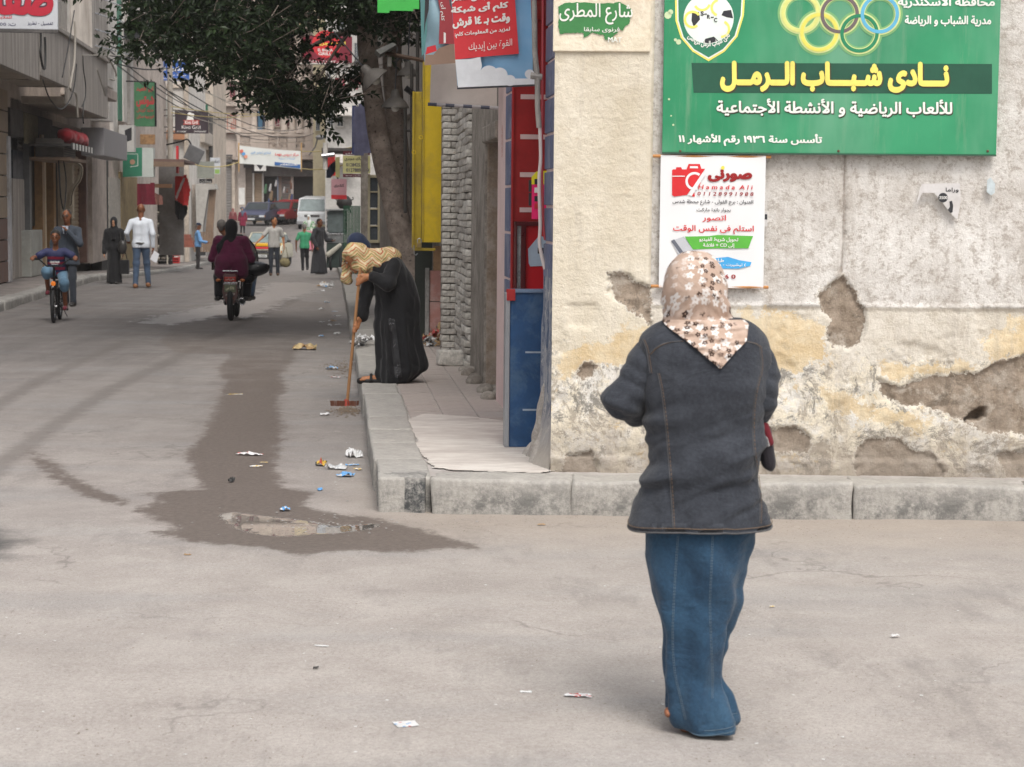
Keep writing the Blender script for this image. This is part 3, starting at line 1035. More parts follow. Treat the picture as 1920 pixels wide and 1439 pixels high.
def pil_text():
 o=setp(bpy.data.objects.new('pilaster_text',None))
 COL.objects.link(o)
 o.parent=side
 p0=on_u(940,237,WR)
 p1=on_u(940,296,WR)
 o.location=(-.0065,15.05,p1[1])
 o.rotation_euler=(0,-PI/2,-PI/2)
 lettering(o,'مطعم الأسماك الطازجة',0,p0[1]-p1[1],-.08,.08,0,paint('faded_red_writing',(.55,.20,.15)))
pil_text()
zl=on_u(917,262,WR)[1]
B('grey_wall',GREYW,side,0,.3,s6,s7,.15,4.6,.02)
B('grey_wall_top',GREYW,side,0,.3,s5,s6,zl,4.6,.03)
B('doorway_infill',BROWNW,side,.34,.5,s5,s6,.15,zl)
B('doorway_jamb',BROWNW,side,.02,.34,s6-.03,s6,.15,zl,.01)
B('near_reveal',BROWNW,side,.02,.34,s5,s5+.03,.15,zl)
B('broken_lintel',GREYW,side,-.03,.1,s5,s6,zl-.02,zl+.12,.02)
for k in range(16):
 r_=rnd.uniform(.03,.09)
 MB().ell((rnd.uniform(-.08,.06),rnd.uniform(s5+.1,s7),.2),(r_,r_*1.3,r_*.8),7,5).build('rubble_stone',GREYW,side,smooth=60)
B('upper_wall',concrete('upper_render',(.30,.27,.24),(.42,.38,.34),(.16,.14,.12),.6),side,.05,4,s7,62,3.3,8.5)
B('row_wall',GREYW,side,.12,.4,s8+.3,62,.1,3.3)
# whitewashed brick piers, brick by brick
BRK=[]
for q in range(3):
 t=NT('whitewashed_brick_'+'abc'[q])
 base=((.50,.47,.42),(.58,.55,.50),(.43,.40,.36))[q]
 n=t.noise(14,6,.75)
 c=t.mix(t.ramp(n,.4,.6),tuple(v*.62 for v in base),tuple(v*1.12 for v in base))
 c=t.mix(t.ramp(t.noise(7,6,.8),.56,.63,0,.7),c,(.30,.215,.16))
 t.out(c,.9,t.bump(n,.6,.01))
 BRK.append(t.m)
MORT=mat('dark_mortar',(.16,.14,.12),.95,.25,9)
piers=sthing('brick_pier','rough whitewashed brick pier between grey doorway and yellow doors','brick pier',WR,0,0)
def brick_mesh(l,w,h,seed):
 m=MB().box(0,l,0,w,0,h)
 bm=bmesh.new()
 vv=[bm.verts.new(v)for v in m.v]
 for f in m.f:
  bm.faces.new([vv[i]for i in f])
 r=random.Random(seed)
 for v in bm.verts:
  v.co+=Vector((r.uniform(-.006,.006),r.uniform(-.008,.008),r.uniform(-.005,.005)))
 bmesh.ops.bevel(bm,geom=list(bm.edges),offset=.010,segments=2,profile=.6,affect='EDGES')
 me=bpy.data.meshes.new('brick')
 bm.to_mesh(me)
 bm.free()
 me.polygons.foreach_set('use_smooth',[True]*len(me.polygons))
 me.materials.append(BRK[seed%3])
 return me
FB=[brick_mesh(.085,.2,.058,k)for k in range(4)]+[brick_mesh(.16,.2,.058,9+k)for k in range(3)]
SB=[brick_mesh(.12,.56,.058,20+k)for k in range(5)]
MB().box(-.145,.3,s8+.03,s8+.6,.15,4.2).build('pier_core',MORT,piers)
MB().box(.012,.3,s7,s8+.03,.15,4.2).build('pier_core',MORT,piers)
z=.2
row=0
while z<3.35:
 if row%2==0:
  for k in range(2):
   me=FB[rnd.randrange(4)]
   new_obj('brick',me,piers,loc=(-.165+.088*k,s8,z),rot=(0,0,rnd.uniform(-.06,.06)))
 else:
  new_obj('brick',FB[4+rnd.randrange(3)],piers,loc=(-.163+rnd.uniform(-.004,.004),s8,z),rot=(0,rnd.uniform(-.03,.03),rnd.uniform(-.03,.03)))
 off=rnd.uniform(-.1,.1)
 for k in range(3):
  new_obj('brick',SB[rnd.randrange(5)],piers,loc=(-.03+rnd.uniform(-.022,.012),s7+.03+.59*k+off*(k>0),z),rot=(rnd.uniform(-.02,.02),0,rnd.uniform(-.03,.03)))
 z+=.066
 row+=1
p=on_z(853,686,KH)
me=stone_block(-.16,.13,0,.2,0,.14,77,.012,.02,5)
tag(new_obj('loose_block',me,None,BRK[1],(p[0],p[1],KH),(0,0,.15)),'loose pale limestone block lying at the foot of the brick pier','stone block')
# yellow metal doors hanging open over the pavement
YEL=mat('yellow_door_paint',(.62,.43,.015),.45,.12,2.0,.15,30,dirt=(.35,.24,.05),dsc=3.5,damt=.55)
YELD=mat('dull_yellow_paint',(.42,.30,.02),.5,.18,2.0,.15,30,dirt=(.18,.13,.05),dsc=3.5,damt=.6)
STEEL=mat('galvanised_steel',(.35,.35,.35),.4,.15,8,metal=.8)
DARK=mat('dark_interior',(.035,.033,.032),.8,.3,3)
def yellow_doors():
 s=22.0
 t=sthing('yellow_metal_doors','pair of yellow metal shutter doors folded open over the pavement','metal doors',WR,s)
 def L(px,py,s_=s):
  u,z=on_s(px,py,s_)
  return u-WR,z
 x0,zt=L(796,168);x1,zb=L(830,455)
 B('door_leaf',YEL,t,x0,x1,-.02,.02,zb,3.3,.004)
 B('leaf_edge',YELD,t,x0-.022,x0,-.03,.03,zb,3.3,.004)
 x2,_=L(776,168);_,zc=L(0,460)
 B('door_leaf',YELD,t,x2,x0-.02,.12,.15,zc,2.98,.004)
 B('leaf_edge',YELD,t,x2-.01,x2+.012,.08,.17,zc,2.98,.004)
 B('bottom_rail',YELD,t,x2,x1-.08,.0,.1,zc-.03,zc+.0,.004)
 for(px,py)in((789,258),(776,286)):
  a,b=L(px,py)
  T('hasp_ring',YEL,t,[(a+.02*math.cos(q),-.04,b+.02*math.sin(q))for q in np.linspace(0,2*PI,12)],.006,6)
 a,b=L(786,452)
 T('shackle',STEEL,t,[(a-.02,-.04,b-.02),(a-.02,-.04,b+.015),(a,-.04,b+.03),(a+.02,-.04,b+.015),(a+.02,-.04,b-.02)],.006,6)
 B('padlock',mat('brass',(.30,.22,.10),.4,.2,9,metal=.7),t,a-.025,a+.025,-.055,-.025,b-.07,b-.02,.005)
 a,b=L(776,462)
 T('hook',STEEL,t,[(a,-.04,b+.01),(a,-.04,b-.08),(a+.02,-.04,b-.1),(a+.04,-.04,b-.08)],.006,6)
yellow_doors()
def pink_board():
 t=sthing('pink_marble_panel','pink marbled panel under the yellow metal doors beside the brick pier','panel',WR,22.4,KH)
 u0,z1=on_s(806,508,22.4);u1,z0=on_s(829,612,22.4)
 PM=mat('pink_marble',(.42,.20,.17),.5,.25,3,.1,20,dirt=(.55,.42,.38),dsc=4,damt=.6)
 zm_=on_s(815,565,22.4)[1]
 B('slab',PM,t,u0-WR,u1-WR,0,.05,0,zm_-KH-.01,.004)
 B('slab',PM,t,u0-WR,u1-WR,0,.05,zm_-KH,z1-KH,.004)
 B('post',concrete('post_concrete',(.25,.24,.22),(.36,.34,.32),(.15,.14,.13)),t,u0-WR-.05,u0-WR-.005,-.02,.06,0,z1-KH+.03,.006)
 B('upper_slab',mat('tan_board',(.36,.22,.12),.6,.3,4),t,u0-WR+.04,u1-WR,.02,.05,z1-KH,z1-KH+.28,.004)
 B('dark_door',mat('dark_green_board',(.03,.035,.028),.6,.3,4),t,u0-WR-.16,u0-WR+.04,.25,.28,0,1.3,.004)
pink_board()
# blue counter box in front of the red shop
def counter():
 s=12.38
 t=sthing('blue_half_door','dark blue metal half door standing open across the red shop doorway','door',WR,s,KH)
 u0,zt=on_s(957,549,s)
 x0=u0-WR
 h=zt-KH
 B('front_panel',DBLUE,t,x0,.36,0,.02,0,h,.003)
 B('side_panel',mat('aluminium_trim',(.32,.33,.35),.45,.12,10,metal=.5),t,x0-.03,x0-.002,-.01,.1,0,h,.003)
 B('side_board',DBLUE,t,x0,x0+.02,.022,.12,0,h)
 B('countertop',mat('worn_blue_top',(.14,.20,.30),.5,.3,8,dirt=(.45,.42,.4),damt=.7),t,x0-.01,.38,-.015,.12,h,h+.02,.004)
 B('red_corner',REDP,t,x0-.024,x0+.03,-.018,.03,h-.05,h+.022,.003)
 SCR=mat('scratched_metal',(.32,.38,.45),.5,.2,20)
 for px0,px1,py in((985,1016,661),(980,1012,769)):
  a,z_=on_s(px0,py,s);b,_=on_s(px1,py,s)
  B('scratch',SCR,t,a-WR,b-WR,-.002,0,z_-KH-.005,z_-KH+.006)
 a,z_=on_s(983,757,s)
counter()
def cabinet():
 s=14.05
 t=sthing('red_drinks_cabinet','red cabinet with dark frame and glass strip behind the blue counter','cabinet',WR,s,KH)
 L=lambda px,py:(on_s(px,py,s)[0]-WR,on_s(px,py,s)[1]-KH)
 x0,z1=L(966,416);x1,_=L(1060,416)
 DR=mat('dark_red_frame',(.09,.012,.015),.35,.2,5)
 B('body',mat('bright_red_panel',(.50,.012,.02),.35,.08),t,x0+.06,x1,0,.1,0,z1-.02)
 B('frame',DR,t,x0+.04,x0+.075,-.03,.1,0,z1,.004)
 B('frame',DR,t,x0,x0+.012,-.03,.1,0,z1,.004)
 B('top_frame',DR,t,x0,x1,-.03,.1,z1-.03,z1,.004)
 gl=mat('cabinet_glass',(.30,.32,.33),.15,.5,14)
 B('glass',gl,t,x0+.012,x0+.04,-.01,.1,0,z1-.03)
 pp=[L(990,467),L(1011,442),L(1025,446),L(1025,499),L(994,500),L(991,494)]
 MB().prism(pp,-.006,-.003,'y').build('paper_tag',mat('pale_blue_paper',(.42,.55,.66),.6,.08),t)
 a,b=L(1008,465);c,d=L(1024,476)
 B('tag_print',P_BLACK,t,a,c,-.0075,-.0065,d,b)
cabinet()
def hanging_tags():
 s=13.0
 t=sthing('price_tags','yellow and pink phone card strip hanging in the red doorway','hanging card',WR,s)
 L=lambda px,py:(on_s(px,py,s)[0]-WR,on_s(px,py,s)[1])
 pk=mat('neon_pink',(.85,.02,.17),.5,.05)
 x0,z0=L(997,411);x1,z1=L(1030,345)
 B('card',pk,t,x0,x1,0,.01,z0,z1)
 pp=[L(997,346),L(997,332),L(1006,322),L(1030,320),L(1030,346)]
 MB().prism(pp,-.002,.012,'y').build('card_top',mat('neon_yellow',(.80,.72,.03),.5,.05),t)
 for k,py in enumerate((336,352,368,382)):
  a,b=L(1002,py);c,d=L(1012,py+10)
  B('print',[P_BLACK,P_WHITE,P_BLACK,P_RED][k],t,a,c,-.006,-.003,d,b)
 a,b=L(1010,322);
 T('string',P_BLACK,t,[(a,0,b),(a+.03,.02,b+.3)],.003,5)
 for px,py,h in((992,338,22),(992,362,24)):
  a,b=L(px,py);c,d=L(px+5,py+h)
  B('small_card',[P_BLACK,SLATE][h%2],t,a,c,.02,.025,d,b)
hanging_tags()
def conduit():
 t=sthing('wall_conduit','grey conduit pipe with pale cable running down the shop corner','pipe',WR,11.9)
 def L(px,py,s=11.9):
  u,z=on_s(px,py,s)
  return(u-WR,s-11.9,z)
 GP=mat('dull_pipe',(.26,.24,.22),.45,.3,12,dirt=(.42,.38,.34),damt=.7)
 T('pipe',GP,t,[L(1001,-40),L(1003,100),L(1008,145),L(1008,200),L(1011,240)],.017,10)
 T('bracket',GP,t,[L(995,142),L(1016,145)],.02,8)
 T('pale_cable',mat('pale_cable',(.60,.52,.50),.5,.1),t,spline([L(1011,210),L(1014,290),L(1011,340),L(1013,420),L(1012,460),L(1022,505)],6),.011,8)
 T('red_cable',mat('red_cable',(.35,.05,.06),.5,.1),t,spline([L(1018,-40),L(1017,200),L(1016,300),L(1019,420),L(1022,450)],6),.008,6)
conduit()
# signs on the front wall
GREEN=None
def club_sign():
 t=NT('green_sign_print')
 n=t.noise(1.1,5,.6)
 c=t.mix(t.ramp(n,.35,.65),(.012,.20,.085),(.04,.30,.14))
 c=t.mix(t.ramp(t.noise(1.6,5,.6,stretch=(1,1,.3)),.48,.72,0,.6),c,(.19,.40,.27))
 c=t.mix(t.ramp(t.noise(2.2,7,.8,stretch=(5,1,.4)),.54,.72,0,.35),c,(.30,.36,.27))
 c=t.mix(t.ramp(t.noise(34,3,.8),.73,.76,0,.8),c,(.7,.75,.68))
 green=t.out(c,.45,t.bump(t.noise(3,3,.5),.1,.01),spec=.4)
 S=Panel('club_sign','big green club sign with yellow Arabic title and interlaced rings','sign','f',.03,(1248,-160,1866,291),.03,mat_=green,bevel=.004)
 gy=paint('sign_yellow',(.86,.74,.16))
 gw=paint('sign_white',(.78,.80,.74))
 dk=mat('sign_dark_band',(.015,.085,.05),.45,.15,3)
 shd=paint('sign_lettering_edge',(.05,.05,.03))
 S.poly('dark_band',[(1296,119),(1858,121),(1858,177),(1300,175)],dk,.001)
 S.txt('نـــادى شـبـــاب الــرمــل',1352,117,1780,179,shd,.0015,bold=.07,name='title_edge')
 S.txt('نـــادى شـبـــاب الــرمــل',1350,115,1777,176,gy,.005,bold=.06,name='title')
 S.txt('للألعاب الرياضية و الأنشطة الأجتماعية',1344,187,1785,224,shd,.0015,bold=.045,name='subtitle_edge')
 S.txt('للألعاب الرياضية و الأنشطة الأجتماعية',1343,185,1783,222,gw,.005,bold=.03,name='subtitle')
 S.txt('تأسس سنة ١٩٣٦ رقم الأشهار ١١',1272,250,1540,276,gw,.003,bold=.04)
 S.txt('مدرية الشباب و الرياضة',1695,30,1856,52,gw,.003,bold=.035)
 S.txt('محافظة الأسكندرية',1682,-8,1863,18,gw,.003,bold=.035)
 glow=paint('ring_glow',(.62,.70,.30),.5)
 glow2=paint('ring_glow_soft',(.20,.42,.17),.5)
 rings_=[(1500,26,'ring_yellow',(.66,.68,.22)),(1535,62,'ring_gold',(.72,.66,.12)),(1573,28,'ring_grey',(.15,.12,.12)),(1610,64,'ring_green',(.02,.22,.10)),(1648,28,'ring_blue',(.12,.42,.62))]
 for k,(cx,cy,n_,c_)in enumerate(rings_):
  S.ring('glow',cx,cy,25,43,glow2,.0012+k*.0003)
 for k,(cx,cy,n_,c_)in enumerate(rings_):
  S.ring('glow',cx,cy,28,39,glow,.0035+k*.0003)
 for k,(cx,cy,n_,c_)in enumerate(rings_):
  S.ring('ring',cx,cy,29.5,36,paint(n_,c_),.0055+k*.0003)
 def shield(g):
  return[(1264-g,-60),(1266-g,40),(1276-g*.9,72+g*.3),(1298-g*.5,98+g*.8),(1328,116+g*1.2),(1358+g*.5,98+g*.8),(1382+g*.9,70+g*.3),(1394+g,30),(1399+g,-60)]
 S.poly('badge_edge',shield(0),gy,.002)
 S.poly('badge_white',shield(-3.5),gw,.0028)
 S.poly('badge_field',shield(-6),paint('badge_green',(.03,.20,.11)),.0036)
 ball=NT('badge_ball')
 bc=ball.mix(ball.ramp(ball.noise(3,4,.6),.35,.65),(.55,.72,.62),(.86,.88,.84))
 ball.out(bc,.5)
 S.ring('ball',1328,36,0,47,ball.m,.0044)
 for pp in([(1297,24),(1310,24),(1312,38),(1300,52),(1296,40)],[(1356,22),(1370,20),(1374,36),(1362,34),(1352,30)],[(1322,74),(1338,70),(1346,78),(1330,83),(1318,81)]):
  S.poly('ball_patch',pp,P_BLACK,.0052)
 for(cx,cy,a0_,a1_)in((1298,38,.6,5.4),(1348,16,1.8,4.4),(1352,56,-1.6,1.2),(1316,6,3.6,6.0)):
  S.ring('ball_swirl',cx,cy,12,16.5,gy,.006,24,a0_,a1_)
 for ch,px,py in(('S',1313,23),('-',1319,27),('R',1325,29),('-',1332,33),('C',1338,35)):
  S.txt(ch,px,py,px+6,py+8 if ch!='-' else py+2,P_BLACK,.007,bold=.03)
 c0=S.c(1328,36)
 R_=abs(S.c(1328+63,36)[0]-c0[0])
 def warp(P):
  x0,x1=S.c(1283,0)[0],S.c(1373,0)[0]
  t_=(P[:,0]-x0)/(x1-x0)
  ang=-PI/2+(t_-.5)*1.75
  rr=R_-(P[:,2]-S.c(0,110)[1])*1.0+.0
  return np.c_[c0[0]+rr*np.cos(ang),P[:,1],c0[1]+rr*np.sin(ang)]
 S.txt('نادى شباب الرمل الرياضى',1283,96,1373,110,gw,.006,bold=.035,warp=warp,name='badge_text')
 fl=paint('flaked_spot',(.55,.66,.40))
 for(px,py,r_)in((1252,30,7),(1257,24,5),(1272,80,5),(1266,76,3),(1254,187,2),(1262,235,2),(1258,218,1.6)):
  S.ring('flaked_spot',px,py,0,r_,fl,.0018,9)
 rust=mat('rusty_screw',(.12,.07,.045),.8,.3,30)
 for px in(1275,1571,1850):
  a,b=S.c(px,284)
  MB().ell((a,-.032,b),(.008,.004,.008),8,4).build('screw',rust,S.t,smooth=True)
 B('bottom_lip',mat('dark_sign_edge',(.04,.09,.06),.6,.2),S.t,0,S.w,-.034,0,-.008,0)
club_sign()
def photo_poster():
 S=Panel('photo_shop_poster','white hanging poster with red camera and red Arabic print','poster','f',.05,(1239,291,1431,541),.004,mat_=None)
 t=NT('poster_vinyl')
 t.out(t.mix(t.ramp(t.noise(1.5,3,.5),.3,.7),(.70,.70,.71),(.80,.80,.80)),.5,t.bump(t.noise(2.0,2,.4),.25,.02))
 nx,nz=16,20
 rr=[]
 for j in range(nz+1):
  row=[]
  for i_ in range(nx+1):
   x=S.w*i_/nx
   zz_=S.h*j/nz
   edge=.012*(1-i_/nx)*(1-j/nz)
   row.append((x-.012*(1-j/nz)*0+.01*(j/nz-1)*-1*0,-.004-.0015*math.sin(i_*.8+j*.35),zz_+.02*0))
  rr.append(row)
 MB().rings(rr,closed=False,caps=False).build('sheet',t.m,S.t,smooth='all')
 wood=mat('rod_wood',(.48,.22,.07),.6,.25,12)
 for z_ in(S.h-.006,.006):
  T('rod',wood,S.t,[(-.045,.004,z_),(S.w+.03,.004,z_)],.009,8)
 L=.0045
 red=paint('poster_red',(.62,.02,.025));dred=paint('poster_dark_red',(.30,.01,.012))
 wh=t.m
 S.poly('camera_body',[(1260,320),(1262,318),(1267,318),(1268,314),(1277,314),(1279,318),(1287,318),(1291,308),(1312,308),(1315,317),(1322,317),(1288,366),(1264,369),(1260,366)],red,L)
 S.poly('camera_flash',[(1294,312),(1308,312),(1309,316),(1293,316)],wh,L+.001)
 S.ring('lens_ring',1302,340,12.5,17,wh,L+.0015,40,.9,5.1)
 S.ring('lens',1302,340,0,12,red,L+.0012)
 S.poly('lens_cut',[(1318,323),(1324,325),(1297,368),(1289,366)],wh,L+.002)
 S.poly('camera_line',[(1260,330),(1284,330),(1284,331.6),(1260,331.6)],wh,L+.0022)
 S.txt('صورنى',1327,318,1410,342,dred,L+.0005,bold=.07)
 S.ring('yellow_dot',1355,315,0,3.5,P_YEL,L+.003,14)
 S.txt('H a m a d a  A l i',1309,347,1410,356,red,L+.003,bold=.02,slant=.15)
 S.txt('0 1 1 2 8 9 9 1 9 8 8',1307,360,1412,368,dred,L+.003,bold=.02,slant=.15)
 S.poly('phone_mark',[(1297,362),(1302,361),(1303,369),(1298,369)],red,L)
 S.txt('العنوان : برج الفولى - شارع محطة شدس',1261,374,1412,386,P_BLACK,L,bold=.01)
 S.txt('بجوار باندا ماركت',1306,390,1370,399,P_BLACK,L,bold=.01)
 S.txt('اتصور',1317,403,1361,417,red,L,bold=.015)
 S.txt('استلم فى نفس الوقت',1262,422,1413,440,red,L,bold=.018)
 S.poly('green_brush',[(1284,444),(1330,443),(1345,441),(1412,443),(1408,452),(1406,458),(1403,466),(1345,466),(1299,468)],paint('poster_green',(.10,.42,.05)),L)
 S.txt('تحويل شريط الفيديو',1311,445,1384,455,P_WHITE,L+.001,bold=.025)
 S.txt('إلى CD + فلاشة',1318,456,1377,466,P_WHITE,L+.001,bold=.025)
 S.poly('print_case',[(1258,452),(1282,444),(1300,470),(1320,500),(1300,510),(1270,474)],mat('print_grey',(.48,.49,.52),.5,.1),L-.0005)
 S.poly('print_case_edge',[(1258,452),(1264,449),(1282,474),(1276,478)],mat('print_dark_grey',(.12,.13,.16),.5,.1),L)
 S.poly('blue_brush',[(1320,488),(1345,484),(1365,482),(1385,488),(1409,492),(1406,499),(1385,504),(1350,504),(1320,502)],paint('poster_blue',(.06,.36,.70)),L)
 S.txt('طباعة',1337,485,1357,493,P_WHITE,L+.001,bold=.025)
 S.txt('( تيشيرت - مج - ميداليه )',1300,493,1398,502,P_WHITE,L+.001,bold=.02)
 S.txt('0 1 1 5 2 1 9 6 0',1270,514,1379,523,dred,L,bold=.03)
photo_poster()
def street_plate():
 S=Panel('street_name_paint','green painted street name with white Arabic lettering, lower edge worn away','street sign','f',.058,(1046,5,1192,70),.003)
 gr=mat('street_green',(.045,.20,.06),.6,.18,6)
 y0=S.y
 out=[(1047,13),(1060,6),(1080,5),(1120,6),(1150,7),(1160,3),(1168,8),(1180,14),(1186,22),(1182,34),(1180,44),(1172,50),(1168,58),(1160,55),(1158,62),(1150,68),(1150,76),(1134,75),(1132,66),(1120,64),(1110,62),(1095,71),(1094,62),(1085,62),(1070,63),(1050,64),(1047,50),(1048,30)]
 r2=random.Random(3)
 jag=[]
 for i_,p in enumerate(out):
  q=out[(i_+1)%len(out)]
  for k in range(5):
   jag.append((p[0]+(q[0]-p[0])*k/5+r2.uniform(-.9,.9),p[1]+(q[1]-p[1])*k/5+r2.uniform(-.9,.9)))
 S.poly('green_ground',jag,gr,0)
 wp=paint('street_white',(.76,.76,.70))
 S.txt('شارع المطرى',1049,6,1186,47,wp,.0015,bold=.012,name='street_name')
 S.txt('فرنوى سابقا',1095,51,1162,62,wp,.0015,bold=.012)
 S.txt('MAT',1140,70,1166,80,wp,.0015,bold=.03)
street_plate()
def torn(name,label,pp,m,prints,lift=.042,group=None):
 xs,ys=[p[0]for p in pp],[p[1]for p in pp]
 S=Panel(name,label,'torn poster','f',lift,(min(xs),min(ys),max(xs),max(ys)),.001,group=group)
 S.poly('paper',pp,m,0)
 for f in prints:
  f(S)
 return S
PAPER=mat('old_paper',(.60,.58,.57),.8,.12,6,dirt=(.42,.38,.35),dsc=5,damt=.5)
torn('torn_poster','torn white notice with black print curling off the right of the wall',[(1728,345),(1800,344),(1801,380),(1795,412),(1782,400),(1770,384),(1758,370),(1752,362),(1730,362),(1718,384),(1724,358)],PAPER,[lambda S:S.txt('وراما',1773,352,1797,362,P_BLACK,.002,bold=.02),lambda S:S.ring('black_disc',1768,371,0,9,P_BLACK,.002,18),lambda S:S.txt('3500',1761,368,1776,374,P_WHITE,.003,bold=.02),lambda S:S.poly('figure_print',[(1780,378),(1785,377),(1787,386),(1786,398),(1782,400),(1777,394),(1781,388)],P_BLACK,.002)])
0 and torn('torn_poster','faint white paper remnant left of the torn notice on the wall',[(1512,345),(1640,346),(1646,350),(1645,372),(1638,368),(1620,372),(1600,371),(1590,388),(1512,394)],mat('faded_paper',(.64,.62,.60),.85,.12,4,dirt=(.5,.46,.42),dsc=7,damt=.8),[],.03)
torn('sticker','small black and white sticker beside the hanging poster',[(1431,398),(1439,398),(1439,424),(1431,426)],PAPER,[lambda S:S.poly('black_print',[(1431,402),(1438.5,402),(1438.5,412),(1431,412)],P_BLACK,.002)],.036)
torn('paper_scrap','pale blue paper scrap stuck near the right end of the wall',[(1851,338),(1857,333),(1866,345),(1865,362),(1858,367),(1850,360)],mat('bluish_paper',(.50,.56,.58),.8,.25,20),[],.036)
# people: one continuous skin per body, grown from a distance field
def _cone(P,a,b,ra,rb):
 """distance to a tapered capsule"""
 a,b=np.asarray(a,float),np.asarray(b,float)
 e=b-a
 L2=max(float(e@e),1e-9)
 w=P-a
 t=np.clip((w@e)/L2,0,1)
 d=np.sqrt(((w-t[...,None]*e)**2).sum(-1))
 return d-(ra+(rb-ra)*t)
def _ell(P,c,r):
 r=np.asarray(r,float)
 q=(P-np.asarray(c,float))
 k0=np.sqrt(((q/r)**2).sum(-1))
 k1=np.sqrt(((q/(r*r))**2).sum(-1))+1e-9
 return k0*(k0-1)/k1
def surface(prims,res,k=.03,wr=None):
 """prims: ('c', a, b, ra, rb[, k]) tapered capsules, ('e', centre, radii[, rotation]) ellipsoids, ('x', a, b, ra, rb) cuts"""
 lo,hi=np.full(3,1e9),np.full(3,-1e9)
 for p in prims:
  if p[0]=='c':
   for q,r in((p[1],p[3]),(p[2],p[4])):
    lo=np.minimum(lo,np.array(q)-r);hi=np.maximum(hi,np.array(q)+r)
  elif p[0]=='e':
   lo=np.minimum(lo,np.array(p[1])-max(p[2]));hi=np.maximum(hi,np.array(p[1])+max(p[2]))
 lo-=res*3+k*.4;hi+=res*3+k*.4
 n=np.ceil((hi-lo)/res).astype(int)+1
 ax=[lo[i]+res*np.arange(n[i])for i in range(3)]
 D=np.full(n,1.0)
 for p in prims:
  if p[0]=='p':
   P=np.stack(np.meshgrid(*ax,indexing='ij'),-1)
   D=np.maximum(D,-((P-np.array(p[1]))@np.array(p[2],float)))
   continue
  if p[0]=='e':
   c=np.array(p[1],float)
   blo,bhi=c-max(p[2]),c+max(p[2])
  else:
   rr=max(p[3],p[4])
   blo=np.minimum(p[1],p[2])-rr;bhi=np.maximum(p[1],p[2])+rr
  m=k*1.5+res*3
  i0=np.clip(((blo-m-lo)/res).astype(int),0,n-1)
  i1=np.clip(((bhi+m-lo)/res).astype(int)+2,1,n)
  sl=tuple(slice(i0[i],i1[i])for i in range(3))
  P=np.stack(np.meshgrid(*[ax[i][sl[i]]for i in range(3)],indexing='ij'),-1)
  if p[0]=='e':
   if len(p)>3:
    R=np.array(p[3])
    d=_ell((P-c)@R+c,c,p[2])
   else:
    d=_ell(P,c,p[2])
  else:
   d=_cone(P,*p[1:5])
  cur=D[sl]
  if p[0]=='x':
   D[sl]=np.maximum(cur,-d)
   continue
  kk=p[5]if p[0]=='c' and len(p)>5 else k
  h=np.clip(.5+.5*(cur-d)/kk,0,1)
  D[sl]=cur*(1-h)+d*h-kk*h*(1-h)
 if wr is not None:
  P=np.stack(np.meshgrid(*ax,indexing='ij'),-1)
  near=np.abs(D)<.08
  D[near]+=wr(P[near])
 return _nets(D,lo,res)
def _nets(D,lo,res):
 S=D<0
 n=np.array(D.shape)
 cs=np.zeros(n-1,int)
 acc=np.zeros((*(n-1),3))
 cnt=np.zeros(n-1)
 corner=lambda a,b,c:(slice(a,n[0]-1+a),slice(b,n[1]-1+b),slice(c,n[2]-1+c))
 inside=sum(S[corner(a,b,c)].astype(int)for a in(0,1)for b in(0,1)for c in(0,1))
 act=(inside>0)&(inside<8)
 ids=np.full(n-1,-1)
 ii=np.argwhere(act)
 ids[act]=np.arange(len(ii))
 V=np.zeros((len(ii),3));C=np.zeros(len(ii))
 for axis in range(3):
  for a in(0,1):
   for b in(0,1):
    o0=[a,b];o0.insert(axis,0);o1=list(o0);o1[axis]=1
    d0=D[tuple((ii+o0).T)];d1=D[tuple((ii+o1).T)]
    m=(d0<0)!=(d1<0)
    t=np.where(m,d0/(d0-d1+1e-12),0)
    p=ii+np.array(o0)
    p=p.astype(float)
    p[:,axis]+=t
    V[m]+=p[m];C[m]+=1
 V=V/C[:,None]
 F_=[]
 for axis in range(3):
  o=[0,0,0];o[axis]=1
  A_=S[tuple(slice(1,n[i]-1)if i!=axis else slice(0,n[i]-1)for i in range(3))]
  B_=S[tuple(slice(1,n[i]-1)if i!=axis else slice(1,n[i])for i in range(3))]
  e=np.argwhere(A_!=B_)
  fl=A_[tuple(e.T)]
  p=e+np.array([1 if i!=axis else 0 for i in range(3)])
  u,v=[i for i in range(3)if i!=axis]
  du=np.zeros(3,int);du[u]=1
  dv=np.zeros(3,int);dv[v]=1
  q=[ids[tuple((p-du-dv).T)],ids[tuple((p-dv).T)],ids[tuple(p.T)],ids[tuple((p-du).T)]]
  Q=np.stack(q,-1)
  flip=fl if axis!=1 else~fl
  Q[~flip]=Q[~flip][:,::-1]
  F_.append(Q)
 F_=np.concatenate(F_)
 F_=F_[(F_>=0).all(1)]
 V2=V.copy();w=np.ones(len(V))
 for a in range(4):
  b=(a+1)%4
  np.add.at(V2,F_[:,a],V[F_[:,b]]);np.add.at(w,F_[:,a],1)
 V2/=w[:,None]
 V=V*.4+V2*.6
 return lo+V*res,F_
def skin(name,prims,res,m,parent,k=.03,wr=None,fn=None,**kw):
 V,F_=surface(prims,res,k,wr)
 if fn is not None:
  V=fn(V)
 me=bpy.data.meshes.new(name)
 me.from_pydata(V.tolist(),[],F_.tolist())
 me.polygons.foreach_set('use_smooth',[True]*len(me.polygons))
 return new_obj(name,me,parent,m,**kw)
